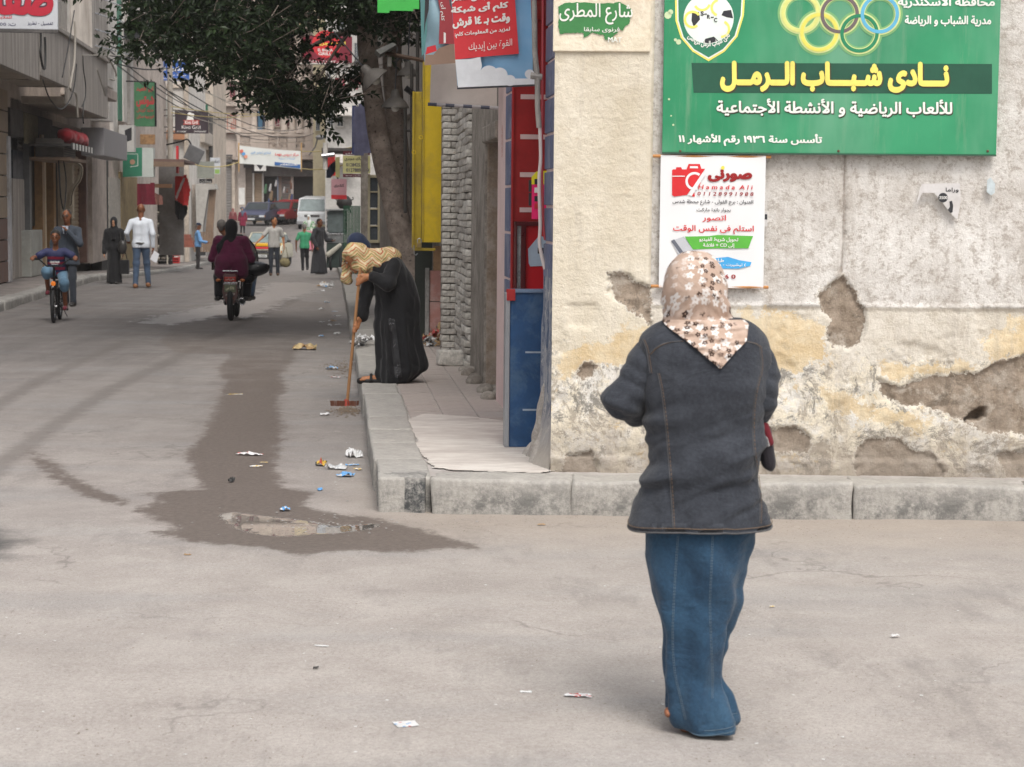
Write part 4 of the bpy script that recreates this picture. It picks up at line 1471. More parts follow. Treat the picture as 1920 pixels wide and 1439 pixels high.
def cloth(name,col,rough=.85,var=.14,weave=260,wrinkle=.35,**k):
 if name in _M:
  return _M[name]
 if isinstance(col,str):
  col=hexc(col)
 t=NT(name)
 n1=t.noise(7,5,.6)
 n2=t.noise(weave,2,.5)
 c=t.mix(t.ramp(t.math('ADD',t.math('MULTIPLY',n1,.6),t.math('MULTIPLY',n2,.4)),.35,.65),tuple(v*(1-var)for v in col),tuple(min(1,v*(1+var))for v in col))
 w=t.noise(9,4,.55,stretch=(1,1,.45),dist=.8)
 t.out(c,rough,t.bump(n2,.25,.002,t.bump(w,wrinkle,.03)),spec=.25)
 t.p.inputs['Sheen Weight'].default_value=.15
 _M[name]=t.m
 return t.m
def skinmat(name,h):
 if name in _M:
  return _M[name]
 c=hexc(h)
 t=NT(name)
 n=t.noise(18,4,.6)
 t.out(t.mix(t.ramp(n,.35,.65),tuple(v*.85 for v in c),tuple(min(1,v*1.12)for v in c)),.5,t.bump(t.noise(120,2,.5),.15,.002),spec=.35)
 t.p.inputs['Subsurface Weight'].default_value=.08
 t.p.inputs['Subsurface Radius'].default_value=(.02,.008,.004)
 _M[name]=t.m
 return t.m
SKIN_A,SKIN_B,SKIN_C=skinmat('skin_tan','a9734f'),skinmat('skin_brown','7d4f36'),skinmat('skin_light','b98a6c')
HAIRB,HAIRG=cloth('black_hair',(.02,.017,.015),.7,.3,120,.5),cloth('grey_hair',(.18,.165,.15),.8,.3,120,.5)
SHOE_B,SHOE_T=mat('black_leather',(.03,.028,.027),.4,.2,9),mat('tan_leather',(.22,.10,.045),.5,.2,9)
def finger_prims(wrist,palm_dir,side_dir,curl_dir,sc=1.0,curl=.6,thumb=1):
 """palm, four unequal bent fingers and a thumb"""
 w=np.array(wrist,float);d=np.array(palm_dir,float);d/=np.linalg.norm(d)
 s=np.array(side_dir,float);s-=d*(s@d);s/=np.linalg.norm(s)
 c=np.array(curl_dir,float);c-=d*(c@d);c-=s*(c@s);c/=np.linalg.norm(c)
 out=[]
 pc=w+d*.085*sc
 for j in(-1,-.33,.33,1):
  out.append(('c',w+d*.01+s*j*.014*sc,pc+s*j*.03*sc,.017*sc,.013*sc,.012))
 for j,L in zip((-1,-.33,.33,1),(.066,.078,.074,.058)):
  b0=pc+s*j*.03*sc
  a1=curl*.8
  b1=b0+(d*math.cos(a1)+c*math.sin(a1))*L*.5*sc
  a2=a1+curl*1.1
  b2=b1+(d*math.cos(a2)+c*math.sin(a2))*L*.32*sc
  a3=a2+curl*.8
  b3=b2+(d*math.cos(a3)+c*math.sin(a3))*L*.25*sc
  out+=[('c',b0,b1,.0095*sc,.0088*sc,.003),('c',b1,b2,.0088*sc,.008*sc,.003),('c',b2,b3,.008*sc,.0072*sc,.003)]
 t0=w+d*.025*sc-s*thumb*.018*sc
 t1=t0+(d*.6-s*thumb*.65+c*.35)*.045*sc
 t2=t1+(d*.85-s*thumb*.15+c*.6)*.035*sc
 out+=[('c',t0,t1,.014*sc,.011*sc,.006),('c',t1,t2,.011*sc,.009*sc,.003)]
 return out
def rotz(v,a,c=(0,0,0)):
 v=np.array(v,float)-c
 return np.array((v[0]*math.cos(a)-v[1]*math.sin(a),v[0]*math.sin(a)+v[1]*math.cos(a),v[2]))+c
def head_prims(c,fwd,up=(0,0,1),s=1.0):
 c=np.array(c,float);f=np.array(fwd,float);f/=np.linalg.norm(f)
 u=np.array(up,float);u-=f*(u@f);u/=np.linalg.norm(u)
 r=np.cross(f,u)
 R=np.stack([r,f,u],1)
 at=lambda x,y,z:c+(r*x+f*y+u*z)*s
 pr=[('e',at(0,-.012,.022),(.073*s,.092*s,.093*s),R),('e',at(0,.012,-.045),(.057*s,.068*s,.072*s),R),('c',at(0,.07,-.1),at(0,.055,-.085),.02*s,.03*s,.02),('c',at(0,.082,.012),at(0,.108,-.026),.009*s,.0145*s,.012),('c',at(-.014,.088,-.062),at(.014,.088,-.062),.009*s,.009*s,.012),('c',at(-.034,.079,.024),at(-.012,.088,.022),.008*s,.008*s,.012),('c',at(.034,.079,.024),at(.012,.088,.022),.008*s,.008*s,.012),('e',at(-.074,-.002,-.008),(.010*s,.020*s,.031*s),R),('e',at(.074,-.002,-.008),(.010*s,.020*s,.031*s),R)]
 return pr,at,R
def face_parts(parent,at,R,s,brow=True):
 EW,EB,LP=mat('eye_white',(.42,.39,.36),.3,.05),mat('eye_dark',(.02,.014,.01),.2,.05),mat('lips',(.28,.11,.09),.5,.1)
 for x in(-.03,.03):
  m=MB().ell((0,0,0),(.0115*s,.008*s,.0052*s),10,6)
  M4=Matrix.Translation(at(x,.084,.008))@Matrix(R.tolist()).to_4x4()
  e=m.xf(M4).build('eye',EW,parent,smooth='all')
  MB().ell((0,0,0),(.0055*s,.004*s,.0062*s),8,5).xf(Matrix.Translation(at(x,.0905,.008))@Matrix(R.tolist()).to_4x4()).build('pupil',EB,e,smooth='all')
  if brow:
   T('eyebrow',HAIRB,parent,[at(x*.45,.096,.028),at(x,.092,.034),at(x*1.5,.078,.028)],.0042*s,6)
 T('lips',LP,parent,[at(-.022,.086,-.060),at(-.008,.0965,-.057),at(.008,.0965,-.057),at(.022,.086,-.060)],.0052*s,6)
def figure(name,label,loc,rz,H=1.72,build=1.0,skin_m=None,face=None,lean=(0,0),hip=None,feet=None,knees=None,elbows=None,hands=None,head=None,head_dir=None,top=None,bottom=None,shoes=None,hair=None,sleeve='long',kind='shirt',scarf=None,res=.017,group=None,cap=None,belly=0,female=False,skirt_w=.2,tunic_len=-.4):
 """a standing or walking person; local +y is where the person faces; points are in metres for a 1.72 m body"""
 t=thing(name,label,'person',loc,rz,group)
 k=H/1.72
 V=lambda p:np.array(p,float)*k
 skin_m=skin_m or SKIN_A
 hip=V(hip if hip is not None else(0,0,.92))
 sh=V((lean[0],lean[1],1.405))
 nk=sh+V((lean[0]*.15,lean[1]*.25+.01,.07))
 hc=V(head)if head is not None else nk+V((lean[0]*.1,.025+lean[1]*.2,.140))
 hd=np.array(head_dir if head_dir is not None else(0,1,-.05),float)
 feet=[V(p)for p in(feet or[(-.1,0,.08),(.1,0,.08)])]
 hips=[hip+V((-.082,0,0)),hip+V((.082,0,0))]
 knees=[V(p)for p in knees]if knees else[(hips[i]+feet[i])/2+V((0,.02,.02))for i in(0,1)]
 shs=[sh+V((-.175*build,0,-.04)),sh+V((.175*build,0,-.04))]
 hands=[V(p)for p in(hands or[(-.26,.06,.82),(.26,.06,.82)])]
 elbows=[V(p)for p in elbows]if elbows else[(shs[i]+hands[i])/2+V((.03*(1,-1)[1-i]*-1*-1,-.05,0))for i in(0,1)]
 b=build
 pr=[]
 for sx in(-.055*b,.055*b):
  o=V((sx,0,0))
  pr+=[('c',hip+o,hip+(sh-hip)*.5+o,.08*k*b,.078*k*b),('c',hip+(sh-hip)*.5+o,sh+o+V((0,0,-.1)),.078*k*b,.08*k*b)]
 pr+=[('c',sh,shs[0],.05*k,.05*k),('c',sh,shs[1],.05*k,.05*k),('c',sh,nk+V((0,0,.06)),.055*k,.05*k)]
 hp,at,R=head_prims(hc,hd,s=k*1.05)
 pr+=hp+[('c',nk,hc+V((0,0,-.06)),.052*k,.05*k)]
 fdir=[]
 for i in(0,1):
  f_=feet[i]
  pr+=[('c',hips[i],knees[i],.085*k*b,.055*k),('c',knees[i],f_+V((0,0,.02)),.055*k,.038*k)]
  pr+=[('c',f_+V((0,-.02,-.045)),f_+V((0,.14,-.055)),.033*k,.026*k)]
  pr+=[('c',shs[i],elbows[i],.052*k*b,.042*k),('c',elbows[i],hands[i],.04*k,.026*k)]
  d=hands[i]-elbows[i]
  d=d/np.linalg.norm(d)
  pr+=finger_prims(hands[i],d+np.array((0,.05,-.1)),(0,1,0)if abs(d[1])<.7 else(1,0,0),(1 if i==0 else-1,0.3,0.1),k,.45)
 skin('body',pr,res*.8,skin_m,t,.02)
 if face is None:
  face=True
 if face:
  face_parts(t,at,R,k)
 rs=res
 wz=np.array((5.0,5.0,9.0))
 wr=lambda P:(fbm(P*wz,3,31)-.5)*.02
 if kind in('shirt','tunic'):
  ln=-.11 if kind=='shirt' else tunic_len
  r0=.106 if kind=='shirt' else.118
  hem=hip+V((0,0,ln))
  sp=[]
  for sx in(-.06*b,.06*b):
   o=V((sx,0,0))
   sp+=[('c',hem+o*1.15,hip+o*1.15,(r0+(.02 if kind=='tunic' else 0))*k*b,r0*k*b),('c',hip+o*1.1,hip+(sh-hip)*.5+o,r0*k*b,(.095+belly*.3)*k*b),('c',hip+(sh-hip)*.5+o,sh+o+V((0,0,-.1)),.095*k*b,.1*k*b)]
  if belly:
   sp.append(('e',hip+(sh-hip)*.35+V((0,.05,0)),(.15*k*b,(.1+belly)*k,.17*k)))
  if female:
   sp.append(('c',sh+V((-.08,.06,-.17)),sh+V((.08,.06,-.17)),.075*k,.075*k))
  sp+=[('c',sh+V((-.03,0,.015)),shs[0]+V((0,0,-.012)),.052*k,.062*k),('c',sh+V((.03,0,.015)),shs[1]+V((0,0,-.012)),.052*k,.062*k)]
  for i in(0,1):
   if sleeve=='long':
    sp+=[('c',shs[i]+V((0,0,-.01)),elbows[i],.064*k*b,.056*k),('c',elbows[i],elbows[i]+(hands[i]-elbows[i])*.93,.054*k,.042*k)]
   else:
    sp+=[('c',shs[i]+V((0,0,-.01)),shs[i]+(elbows[i]-shs[i])*.74,.064*k*b,.068*k*b)]
  sp.append(('p',hem+V((0,0,.02)),(0,0,1)))
  def sq(P):
   Q=P.copy()
   cy=np.interp(P[:,2],[hip[2],sh[2]],[hip[1],sh[1]])
   m=np.abs(P[:,0]-(hip[0]+sh[0])/2)<.2*k
   return Q
  skin('shirt' if kind=='shirt' else 'tunic',sp,rs,top,t,.03,wr,sq)
 if bottom is not None and kind in('shirt','tunic'):
  bp=[('c',hips[0]+V((.02,0,.03)),hips[1]+V((-.02,0,.03)),.088*k*b,.088*k*b)]
  for i in(0,1):
   bp+=[('c',hips[i],knees[i],.092*k*b,.07*k),('c',knees[i],feet[i]+V((0,0,.0)),.068*k,.058*k)]
  skin('trousers',bp,rs,bottom,t,.03,lambda P:(fbm(P*(6,6,12),3,17)-.5)*.018)
 if kind=='robe':
  top_=top
  rings=[]
  n=34
  zt,zb=sh[2]+.03*k,.03
  foot_c=(feet[0]+feet[1])/2
  for j in range(n+1):
   q=j/n
   z=zt+(zb-zt)*q
   cxy=np.array([np.interp(z,[0,hip[2],sh[2]],[foot_c[0],hip[0],sh[0]]),np.interp(z,[0,hip[2],sh[2]],[foot_c[1],hip[1],sh[1]])])
   w_=np.interp(q,[0,.04,.12,.4,.62,1],[.03,.05,.12*b,.165*b,skirt_w*1.0,skirt_w*1.18])*k
   dpt=np.interp(q,[0,.04,.12,.4,.62,1],[.03,.05,.09*b,.125*b,skirt_w*.82,skirt_w*1.05])*k
   ring=[]
   for s_ in range(48):
    a_=2*PI*s_/48
    fold=1+(.07*math.sin(a_*7+1.2*math.sin(q*3))+.04*math.sin(a_*13+2))*max(0,q-.25)**.8
    ring.append((cxy[0]+math.cos(a_)*w_*fold,cxy[1]+math.sin(a_)*dpt*fold,z+.01*math.sin(a_*3)*q))
   rings.append(ring)
  MB().rings(rings,True,True).build('robe',top_,t,smooth='all')
  sp=[]
  for i in(0,1):
   sp+=[('c',shs[i],elbows[i],.085*k,.07*k),('c',elbows[i],elbows[i]+(hands[i]-elbows[i])*.92,.07*k,.062*k)]
  sp+=[('c',sh+V((-.03,0,.01)),shs[0]+V((0,0,-.012)),.056*k,.07*k),('c',sh+V((.03,0,.01)),shs[1]+V((0,0,-.012)),.056*k,.07*k),('c',sh+V((-.06,0,-.1)),hip+V((-.06,0,.0)),.105*k*b,.12*k*b),('c',sh+V((.06,0,-.1)),hip+V((.06,0,.0)),.105*k*b,.12*k*b)]
  skin('sleeves',sp,rs,top_,t,.04,wr)
 if shoes is not None:
  for i in(0,1):
   f_=feet[i]
   skin('shoe',[('c',f_+V((0,-.035,-.042)),f_+V((0,.15,-.05)),.042*k,.036*k),('c',f_+V((0,-.03,-.02)),f_+V((0,.02,-.03)),.05*k,.045*k),('p',f_+V((0,0,-.078)),(0,0,1))],.014,shoes,t,.02)
 if hair is not None:
  hpz=[('e',at(0,-.022,.038),(.082*k,.092*k,.085*k),R),('c',at(0,-.06,.0),at(0,-.055,-.04),.05*k,.04*k),('x',at(-.1,.12,-.02),at(.1,.12,-.02),.085*k,.085*k),('x',at(-.05,.11,.02),at(.05,.11,.02),.05*k,.05*k)]
  skin('hair',hpz,.012,hair,t,.02)
 if scarf is not None:
  sp=[('e',at(0,-.02,.02),(.098*k,.115*k,.118*k),R),('c',at(0,-.02,-.08),sh+V((0,0,-.02)),.085*k,.11*k),('c',sh+V((-.1,0,-.03)),sh+V((.1,0,-.03)),.08*k,.08*k),('c',sh+V((0,.05,-.05)),sh+V((0,.09,-.22)),.09*k,.06*k),('c',sh+V((0,-.05,-.05)),sh+V((0,-.07,-.2)),.09*k,.05*k)]
  if face:
   sp+=[('x',at(0,.14,-.03),at(0,.14,.0),.078*k,.078*k)]
  skin('headscarf',sp,.014,scarf,t,.04,lambda P:(fbm(P*(7,7,16),3,12)-.5)*.022)
 if cap is not None:
  skin('cap',[('e',at(0,-.01,.055),(.088*k,.1*k,.07*k),R),('c',at(-.04,.1,.045),at(.04,.1,.045),.012*k,.012*k),('c',at(-.03,.14,.035),at(.03,.14,.035),.01*k,.01*k)],.012,cap,t,.03)
 t_at=at
 return t,dict(hands=hands,at=at,R=R,k=k,feet=feet,sh=sh,hip=hip)
 # the woman in the denim jacket
from mathutils.bvhtree import BVHTree
def py_pt(px,py,Y):
 return isect(px,py,(0,Y,0),np.array((0,1.0,0)))
def loft_rows(rows,Y,seg=72,sub=10,cy=0.0,disp=None,power=2.35,dense=None):
 """rows: (py, x left, x right, half depth[, depth offset]) -> smooth rings"""
 R=np.array([list(r)+[0.0]*(5-len(r))for r in rows],float)
 t=np.linspace(0,len(R)-1,(len(R)-1)*sub+1)
 out=[]
 for c in range(5):
  v=R[:,c]
  m=np.gradient(v)
  i=np.clip(t.astype(int),0,len(R)-2)
  f=t-i
  h00,h10,h01,h11=2*f**3-3*f**2+1,f**3-2*f**2+f,-2*f**3+3*f**2,f**3-f**2
  out.append(h00*v[i]+h10*m[i]+h01*v[i+1]+h11*m[i+1])
 rings=[]
 a=2*PI*np.arange(seg)/seg
 ca,sa_=np.cos(a),np.sin(a)
 cx_=np.sign(ca)*np.abs(ca)**(2/power)
 sy_=np.sign(sa_)*np.abs(sa_)**(2/power)
 for py,xl,xr,d,oy in zip(*out):
  pl,pr_=py_pt(xl,py,Y),py_pt(xr,py,Y)
  c=(pl+pr_)/2
  w=abs(pr_[0]-pl[0])/2
  P=np.stack([c[0]+cx_*w,c[1]+cy+oy+sy_*d,np.full(seg,c[2])],-1)
  rings.append(P)
 G_=np.array(rings)
 if disp is not None:
  nrm=np.stack([np.broadcast_to(ca,G_.shape[:2]),np.broadcast_to(sa_,G_.shape[:2]),np.zeros(G_.shape[:2])],-1)
  G_=G_+nrm*disp(G_)[...,None]
 return G_
def mesh_rings(name,G_,m,parent,caps=True,org=(0,0,0)):
 mb=MB()
 mb.rings([[tuple(p-np.array(org))for p in r]for r in G_],True,caps)
 return mb.build(name,m,parent,smooth='all')
def ridged(P,sc,seed,oct_=3):
 n=fbm(P*sc,oct_,seed)
 return 1-np.abs(2*n-1)*2.2
def denim(name,dark,light,wear,scale=1.0):
 t=NT(name)
 co=t.co()
 n=t.noise(5,6,.65)
 w=t.n.new('ShaderNodeTexWave')
 w.wave_type='BANDS';w.bands_direction='DIAGONAL'
 w.inputs['Scale'].default_value=230
 w.inputs['Distortion'].default_value=2.5
 w.inputs['Detail'].default_value=1
 t.link(co,w.inputs['Vector'])
 f=t.math('ADD',t.math('MULTIPLY',n,.55),t.math('MULTIPLY',t.noise(90,3,.7),.45))
 c=t.mix(t.ramp(f,.36,.64),dark,light)
 c=t.mix(t.math('MULTIPLY',w.outputs['Fac'],.22),c,wear)
 c=t.mix(t.ramp(t.noise(3.5,6,.75,stretch=(1,1,.5)),.5,.68,0,.35),c,wear)
 wr=t.math('SUBTRACT',1.0,t.math('ABSOLUTE',t.math('SUBTRACT',t.noise(4.5,6,.55,stretch=(1,1,1.6),dist=.35),.5)))
 t.out(c,.88,t.bump(w.outputs['Fac'],.2,.002,t.bump(wr,.7,.035)),spec=.2)
 t.p.inputs['Sheen Weight'].default_value=.12
 return t.m
def floral():
 t=NT('floral_headscarf')
 mp=t.n.new('ShaderNodeMapping')
 t.link(t.co(),mp.inputs[0])
 x,y,z=t.sep(mp.outputs[0])
 cm=t.n.new('ShaderNodeCombineXYZ')
 t.link(t.math('ADD',x,t.math('MULTIPLY',t.noise(6,2,.5),.05)),cm.inputs[0])
 t.link(t.math('ADD',z,t.math('MULTIPLY',y,.5)),cm.inputs[1])
 def flowers(scale,off):
  v=t.n.new('ShaderNodeTexVoronoi')
  v.voronoi_dimensions='2D'
  v.inputs['Scale'].default_value=scale
  v.inputs['Randomness'].default_value=.75
  m2=t.n.new('ShaderNodeMapping')
  m2.inputs['Location'].default_value=(off,off*.7,0)
  t.link(cm.outputs[0],m2.inputs[0])
  t.link(m2.outputs[0],v.inputs['Vector'])
  d=t.n.new('ShaderNodeVectorMath');d.operation='SUBTRACT'
  t.link(m2.outputs[0],d.inputs[0])
  t.link(v.outputs['Position'],d.inputs[1])
  dx,dy,_=t.sep(d.outputs[0])
  r=t.math('MULTIPLY',t.math('SQRT',t.math('ADD',t.math('MULTIPLY',dx,dx),t.math('MULTIPLY',dy,dy))),scale)
  th=t.math('ARCTAN2',dy,dx)
  cr,cg,cb_=t.sep(v.outputs['Color'])
  pet=t.math('ADD',.30,t.math('MULTIPLY',t.math('COSINE',t.math('ADD',t.math('MULTIPLY',th,5),t.math('MULTIPLY',cg,6))),.065))
  f=t.ramp(t.math('SUBTRACT',pet,r),-.02,.03)
  ctr=t.ramp(r,.05,.09)
  return t.math('MULTIPLY',f,ctr),cr
 base=t.mix(t.ramp(t.noise(14,4,.6),.35,.65),(.40,.285,.22),(.52,.40,.33))
 f1,r1=flowers(26,.0)
 base=t.mix(t.math('MULTIPLY',f1,t.ramp(r1,.30,.34,0,.9)),base,(.74,.71,.69))
 f2,r2=flowers(40,.37)
 base=t.mix(t.math('MULTIPLY',f2,t.ramp(r2,.62,.64,0,.6)),base,(.68,.62,.58))
 f3,r3=flowers(38,.71)
 blotch=t.ramp(t.noise(7,2,.5),.46,.50)
 base=t.mix(t.math('MULTIPLY',t.math('MULTIPLY',f3,blotch),t.ramp(r3,.28,.3,0,.95)),base,(.045,.022,.016))
 t.out(base,.8,t.bump(t.noise(9,4,.6,dist=1),.4,.02),spec=.25)
 return t.m
def woman():
 Y=6.42
 base=on_z(1318,1360,0)
 t=thing('person','woman in dark denim jacket, floral headscarf and long blue denim skirt, seen from behind','person',(base[0],Y,0))
 O=np.array((base[0],Y,0))
 JD=denim('dark_denim',(.014,.016,.022),(.042,.047,.058),(.075,.082,.098))
 SD=denim('blue_denim',(.009,.028,.062),(.024,.068,.125),(.07,.13,.19))
 def dj(G_):
  P=G_-O
  z=P[...,2]
  low=np.clip((1.15-z)/.25,0,1)*np.clip((z-.68)/.15,0,1)
  cre=ridged(np.stack([P[...,0]*2.2+z*1.4,P[...,1]*2,z*9-P[...,0]*3.5],-1),1.0,3,3)
  d=-np.clip(cre,-.2,1)**1*.042*low+.008
  hv=ridged(np.stack([P[...,0]*9+z*2,P[...,1]*3,z*2.2],-1),1.0,9,2)
  d-=np.clip(hv,-.3,1)*.016*np.clip((1.0-z)/.25,0,1)
  d+=(fbm(P*(4,4,5),3,2)-.5)*.028
  for xs in(-.15,.16):
   d-=.006*np.exp(-((P[...,0]-xs)/.02)**2)*(P[...,1]<0)
  return d
 rows=[(596,1262,1388,.05),(603,1243,1404,.075),(615,1220,1420,.10),(634,1202,1434,.125),(664,1198,1440,.142),(710,1202,1440,.15),(760,1204,1436,.152),(810,1200,1433,.156),(850,1197,1436,.165),(900,1190,1441,.175),(950,1183,1446,.185),(984,1179,1448,.19)]
 G_=loft_rows(rows,Y,112,12,disp=dj)
 h=G_[-1].copy()
 G_[-1][:,2]+=.004*np.sin(np.arange(112)/112*2*PI*3+1)+.006*(G_[-1][:,0]-O[0])/.2
 inner=O+(G_[-1]-O)*(0.965,0.96,1)+(0,0,.03)
 G2=np.concatenate([G_,inner[None]])
 jk=mesh_rings('jacket',G2,JD,t,True,O)
 V=[Vector(v.co)+Vector(O)for v in jk.data.vertices]
 bv=BVHTree.FromPolygons(V,[tuple(p.vertices)for p in jk.data.polygons])
 def hit(px,py,lift=.002,tree=bv):
  d=Vector(ray(px,py)).normalized()
  loc,nrm,_,_=tree.ray_cast(Vector(CAM),d)
  if loc is None:
   return None
  return loc-d*lift-Vector(O)
 q=lambda px,py,dy=0.0:py_pt(px,py,Y+dy)-O
 def wr(P):
  c=ridged(np.stack([P[...,0]*4,P[...,1]*4,P[...,2]*13+P[...,0]*5],-1),1.0,14,3)
  return np.clip(c,-.5,1)*.016
 sl=[('c',q(1243,640),q(1210,690,-.01),.068,.073),('c',q(1210,690,-.01),q(1166,752,-.02),.071,.066),('c',q(1166,752,-.02),q(1196,768,.08),.067,.06),('c',q(1196,768,.08),q(1226,752,.3),.058,.045)]
 skin('sleeve',sl,.009,JD,t,.03,wr)
 sr=[('c',q(1402,642),q(1418,690),.068,.07),('c',q(1418,690),q(1424,745,-.01),.07,.064),('c',q(1424,745,-.01),q(1420,760,.05),.064,.058),('c',q(1422,766,.05),q(1410,745,.3),.055,.042)]
 skin('sleeve',sr,.009,JD,t,.03,wr)
 ST=mat('orange_stitching',(.17,.115,.075),.8,.3,60)
 HEM=mat('worn_hem_denim',(.085,.085,.09),.9,.3,40)
 seams=[[(1233,700),(1240,735),(1248,800),(1254,870),(1259,940),(1262,992)],[(1423,706),(1413,760),(1412,830),(1421,900),(1425,950),(1424,982)],[(1217,665),(1230,652),(1250,643),(1278,640)],[(1395,640),(1415,645),(1425,652)],[(1205,637),(1212,655),(1216,680),(1219,700)],[(1424,652),(1427,680),(1425,706)]]
 for sm in seams:
  for off in(0,3.2):
   pts=[hit(a+off,b)for a,b in spline(sm,9)]
   pts=[p for p in pts if p is not None]
   if len(pts)>3:
    mb=MB()
    n_=len(pts)
    if off:
     for i_ in range(0,n_-1):
      a_,b_=pts[i_],pts[i_+1]
      mb.tube([a_.lerp(b_,.12),a_.lerp(b_,.8)],.0011,5)
     mb.build('stitching',ST,t)
    else:
     mb.tube(pts,.0016,6).build('seam',HEM,t,smooth=True)
 ring=[tuple(p-O)for p in G_[-1]]
 MB().tube(ring+ring[:1],.0032,6).build('hem',HEM,t,smooth=True)
 ring=[tuple((p-O)*(1.004,1.004,1)+(0,0,.014))for p in G_[-1]]
 MB().tube(ring+ring[:1],.0012,5).build('stitching',ST,t)
 def ds(G_):
  P=G_-O
  z=P[...,2]
  a=np.arctan2(P[...,1],P[...,0])
  amp=np.clip((.78-z)/.7,0,1)
  d=(np.sin(a*5+1.0+z*2.2)*.016+np.sin(a*8+4-z*3)*.011)*amp
  c=ridged(np.stack([P[...,0]*5+z*3.5,P[...,1]*3,z*3-P[...,0]*2],-1),1.0,41,3)
  d+=.008-np.clip(c,-.3,.8)*.022*np.clip((.85-z)/.3,.35,1)
  d+=(fbm(P*(7,7,5),3,6)-.5)*.016
  return d
 rows=[(972,1205,1420,.15),(1000,1209,1412,.155),(1050,1218,1403,.155),(1100,1227,1391,.15),(1150,1235,1376,.145),(1200,1241,1361,.14),(1240,1244,1351,.14),(1275,1247,1351,.145),(1300,1251,1364,.155),(1328,1253,1378,.165),(1346,1258,1384,.17),(1356,1266,1381,.17)]
 G_=loft_rows(rows,Y,112,12,disp=ds,power=2.2)
 last=G_[-1]
 for i_ in range(112):
  G_[-1][i_,2]+=.015*math.sin(i_/112*2*PI*2+2.1)+.012-.03*(last[i_,0]<O[0]-.05)*0
 inner=O+(G_[-1]-O)*(0.96,0.95,1)+(0,0,.03)
 sk=mesh_rings('skirt',np.concatenate([G_,inner[None]]),SD,t,True,O)
 bs=BVHTree.FromPolygons([Vector(v.co)+Vector(O)for v in sk.data.vertices],[tuple(p.vertices)for p in sk.data.polygons])
 ST2=mat('pale_stitching',(.10,.14,.18),.8,.3,60)
 for sm in([(1270,1005),(1266,1060),(1262,1130),(1260,1200),(1264,1260),(1275,1310),(1284,1350)],[(1335,1005),(1333,1060),(1330,1130),(1332,1200),(1335,1270),(1334,1310)],[(1211,1010),(1214,1040)]):
  for off in(0,2.6):
   pts=[hit(a+off,b,.001,bs)for a,b in spline(sm,12)]
   pts=[p for p in pts if p is not None]
   mb=MB()
   for i_ in range(0,len(pts)-1):
    mb.tube([pts[i_].lerp(pts[i_+1],.1),pts[i_].lerp(pts[i_+1],.8)],.0011,5)
   mb.build('stitching',ST2,t)
 for f_,m_,dz in((1.003,HEM,0),(1.004,ST2,.016)):
  ring=[tuple((p-O)*(f_,f_,1)+(0,0,dz))for p in G_[-1]]
  MB().tube(ring+ring[:1],.0026 if dz==0 else.0011,6).build('hem' if dz==0 else 'stitching',mat('worn_skirt_hem',(.06,.10,.14),.9,.3,40)if dz==0 else m_,t,smooth=True)
 hc=q(1304,548,.02)
 hp,at,R=head_prims(hc,(0,1,0),s=.95)
 sh=q(1320,655)
 hp_c=q(1318,950)
 pr=hp+[('c',hc+(0,0,-.05),sh+(0,0,.02),.055,.06)]
 for sx in(-.06,.06):
  pr.append(('c',sh+(sx,0,-.1),hp_c+(sx,0,0),.07,.08))
 el,er=q(1182,752,-.015),q(1426,752,-.01)
 hl,hr=q(1232,738,.36),q(1402,740,.34)
 pr+=[('c',sh,q(1250,668),.04,.04),('c',sh,q(1394,668),.04,.04),('c',q(1250,668),el,.04,.04),('c',el,hl,.036,.028),('c',q(1394,668),er,.04,.04),('c',er,hr,.042,.03)]
 pr+=finger_prims(hl,(.4,.9,0),(0,0,1),(1,0,0),1,.7)+finger_prims(hr,(-.4,.9,0),(0,0,1),(-1,0,0),1,.7,-1)
 fl_,fr_=q(1290,1332,.02),q(1320,1330,.04)
 for i_,(hx,ft)in enumerate(((-.09,fl_),(.09,fr_))):
  ft=np.array((ft[0],ft[1],.07))
  pr+=[('c',hp_c+(hx*.6,0,0),(hp_c+ft)/2+(hx*.1,.02,.02),.06,.045),('c',(hp_c+ft)/2+(hx*.1,.02,.02),ft+(0,0,.03),.045,.034),('c',ft+(0,-.03,-.03),ft+(0,.15,-.045),.035,.028)]
 skin('body',pr,.012,SKIN_C,t,.02)
 SN=mat('tan_sandal',(.30,.12,.06),.6,.2,9)
 for ft in(fl_,fr_):
  skin('sandal',[('c',(ft[0],ft[1]-.05,.03),(ft[0],ft[1]+.16,.022),.042,.036),('p',(0,0,.0),(0,0,1))],.012,SN,t,.02)
 skin('sandal_heel',[('e',q(1252,1336,-.06),(.012,.03,.016))],.005,SN,t,.01)
 FLO=floral()
 def dsc(G_):
  P=G_-O
  z=P[...,2]
  c=ridged(np.stack([P[...,0]*5,P[...,1]*5,z*14+np.abs(P[...,0]+.02)*14],-1),1.0,55,3)
  lowz=np.clip((1.47-z)/.1,.12,1)
  return.006-np.clip(c,-.3,1)*.026*lowz+(fbm(P*9,3,8)-.5)*.02
 rows=[(471,1296,1312,.01),(474,1284,1324,.04),(482,1272,1336,.07),(497,1259,1347,.095),(520,1249,1358,.112),(545,1244,1364,.118),(568,1241,1370,.115),(588,1238,1376,.108),(603,1239,1386,.105),(618,1248,1396,.118),(636,1272,1398,.135),(655,1296,1388,.146),(672,1318,1370,.15)]
 G_=loft_rows(rows,Y,96,9,disp=dsc)
 mesh_rings('headscarf',G_,FLO,t,True,O)
 xl=lambda py:np.interp(py,[596,612,640,668,690],[1237,1250,1288,1322,1348])
 xr=lambda py:np.interp(py,[590,608,640,662,690],[1385,1404,1400,1378,1353])
 front,back=[],[]
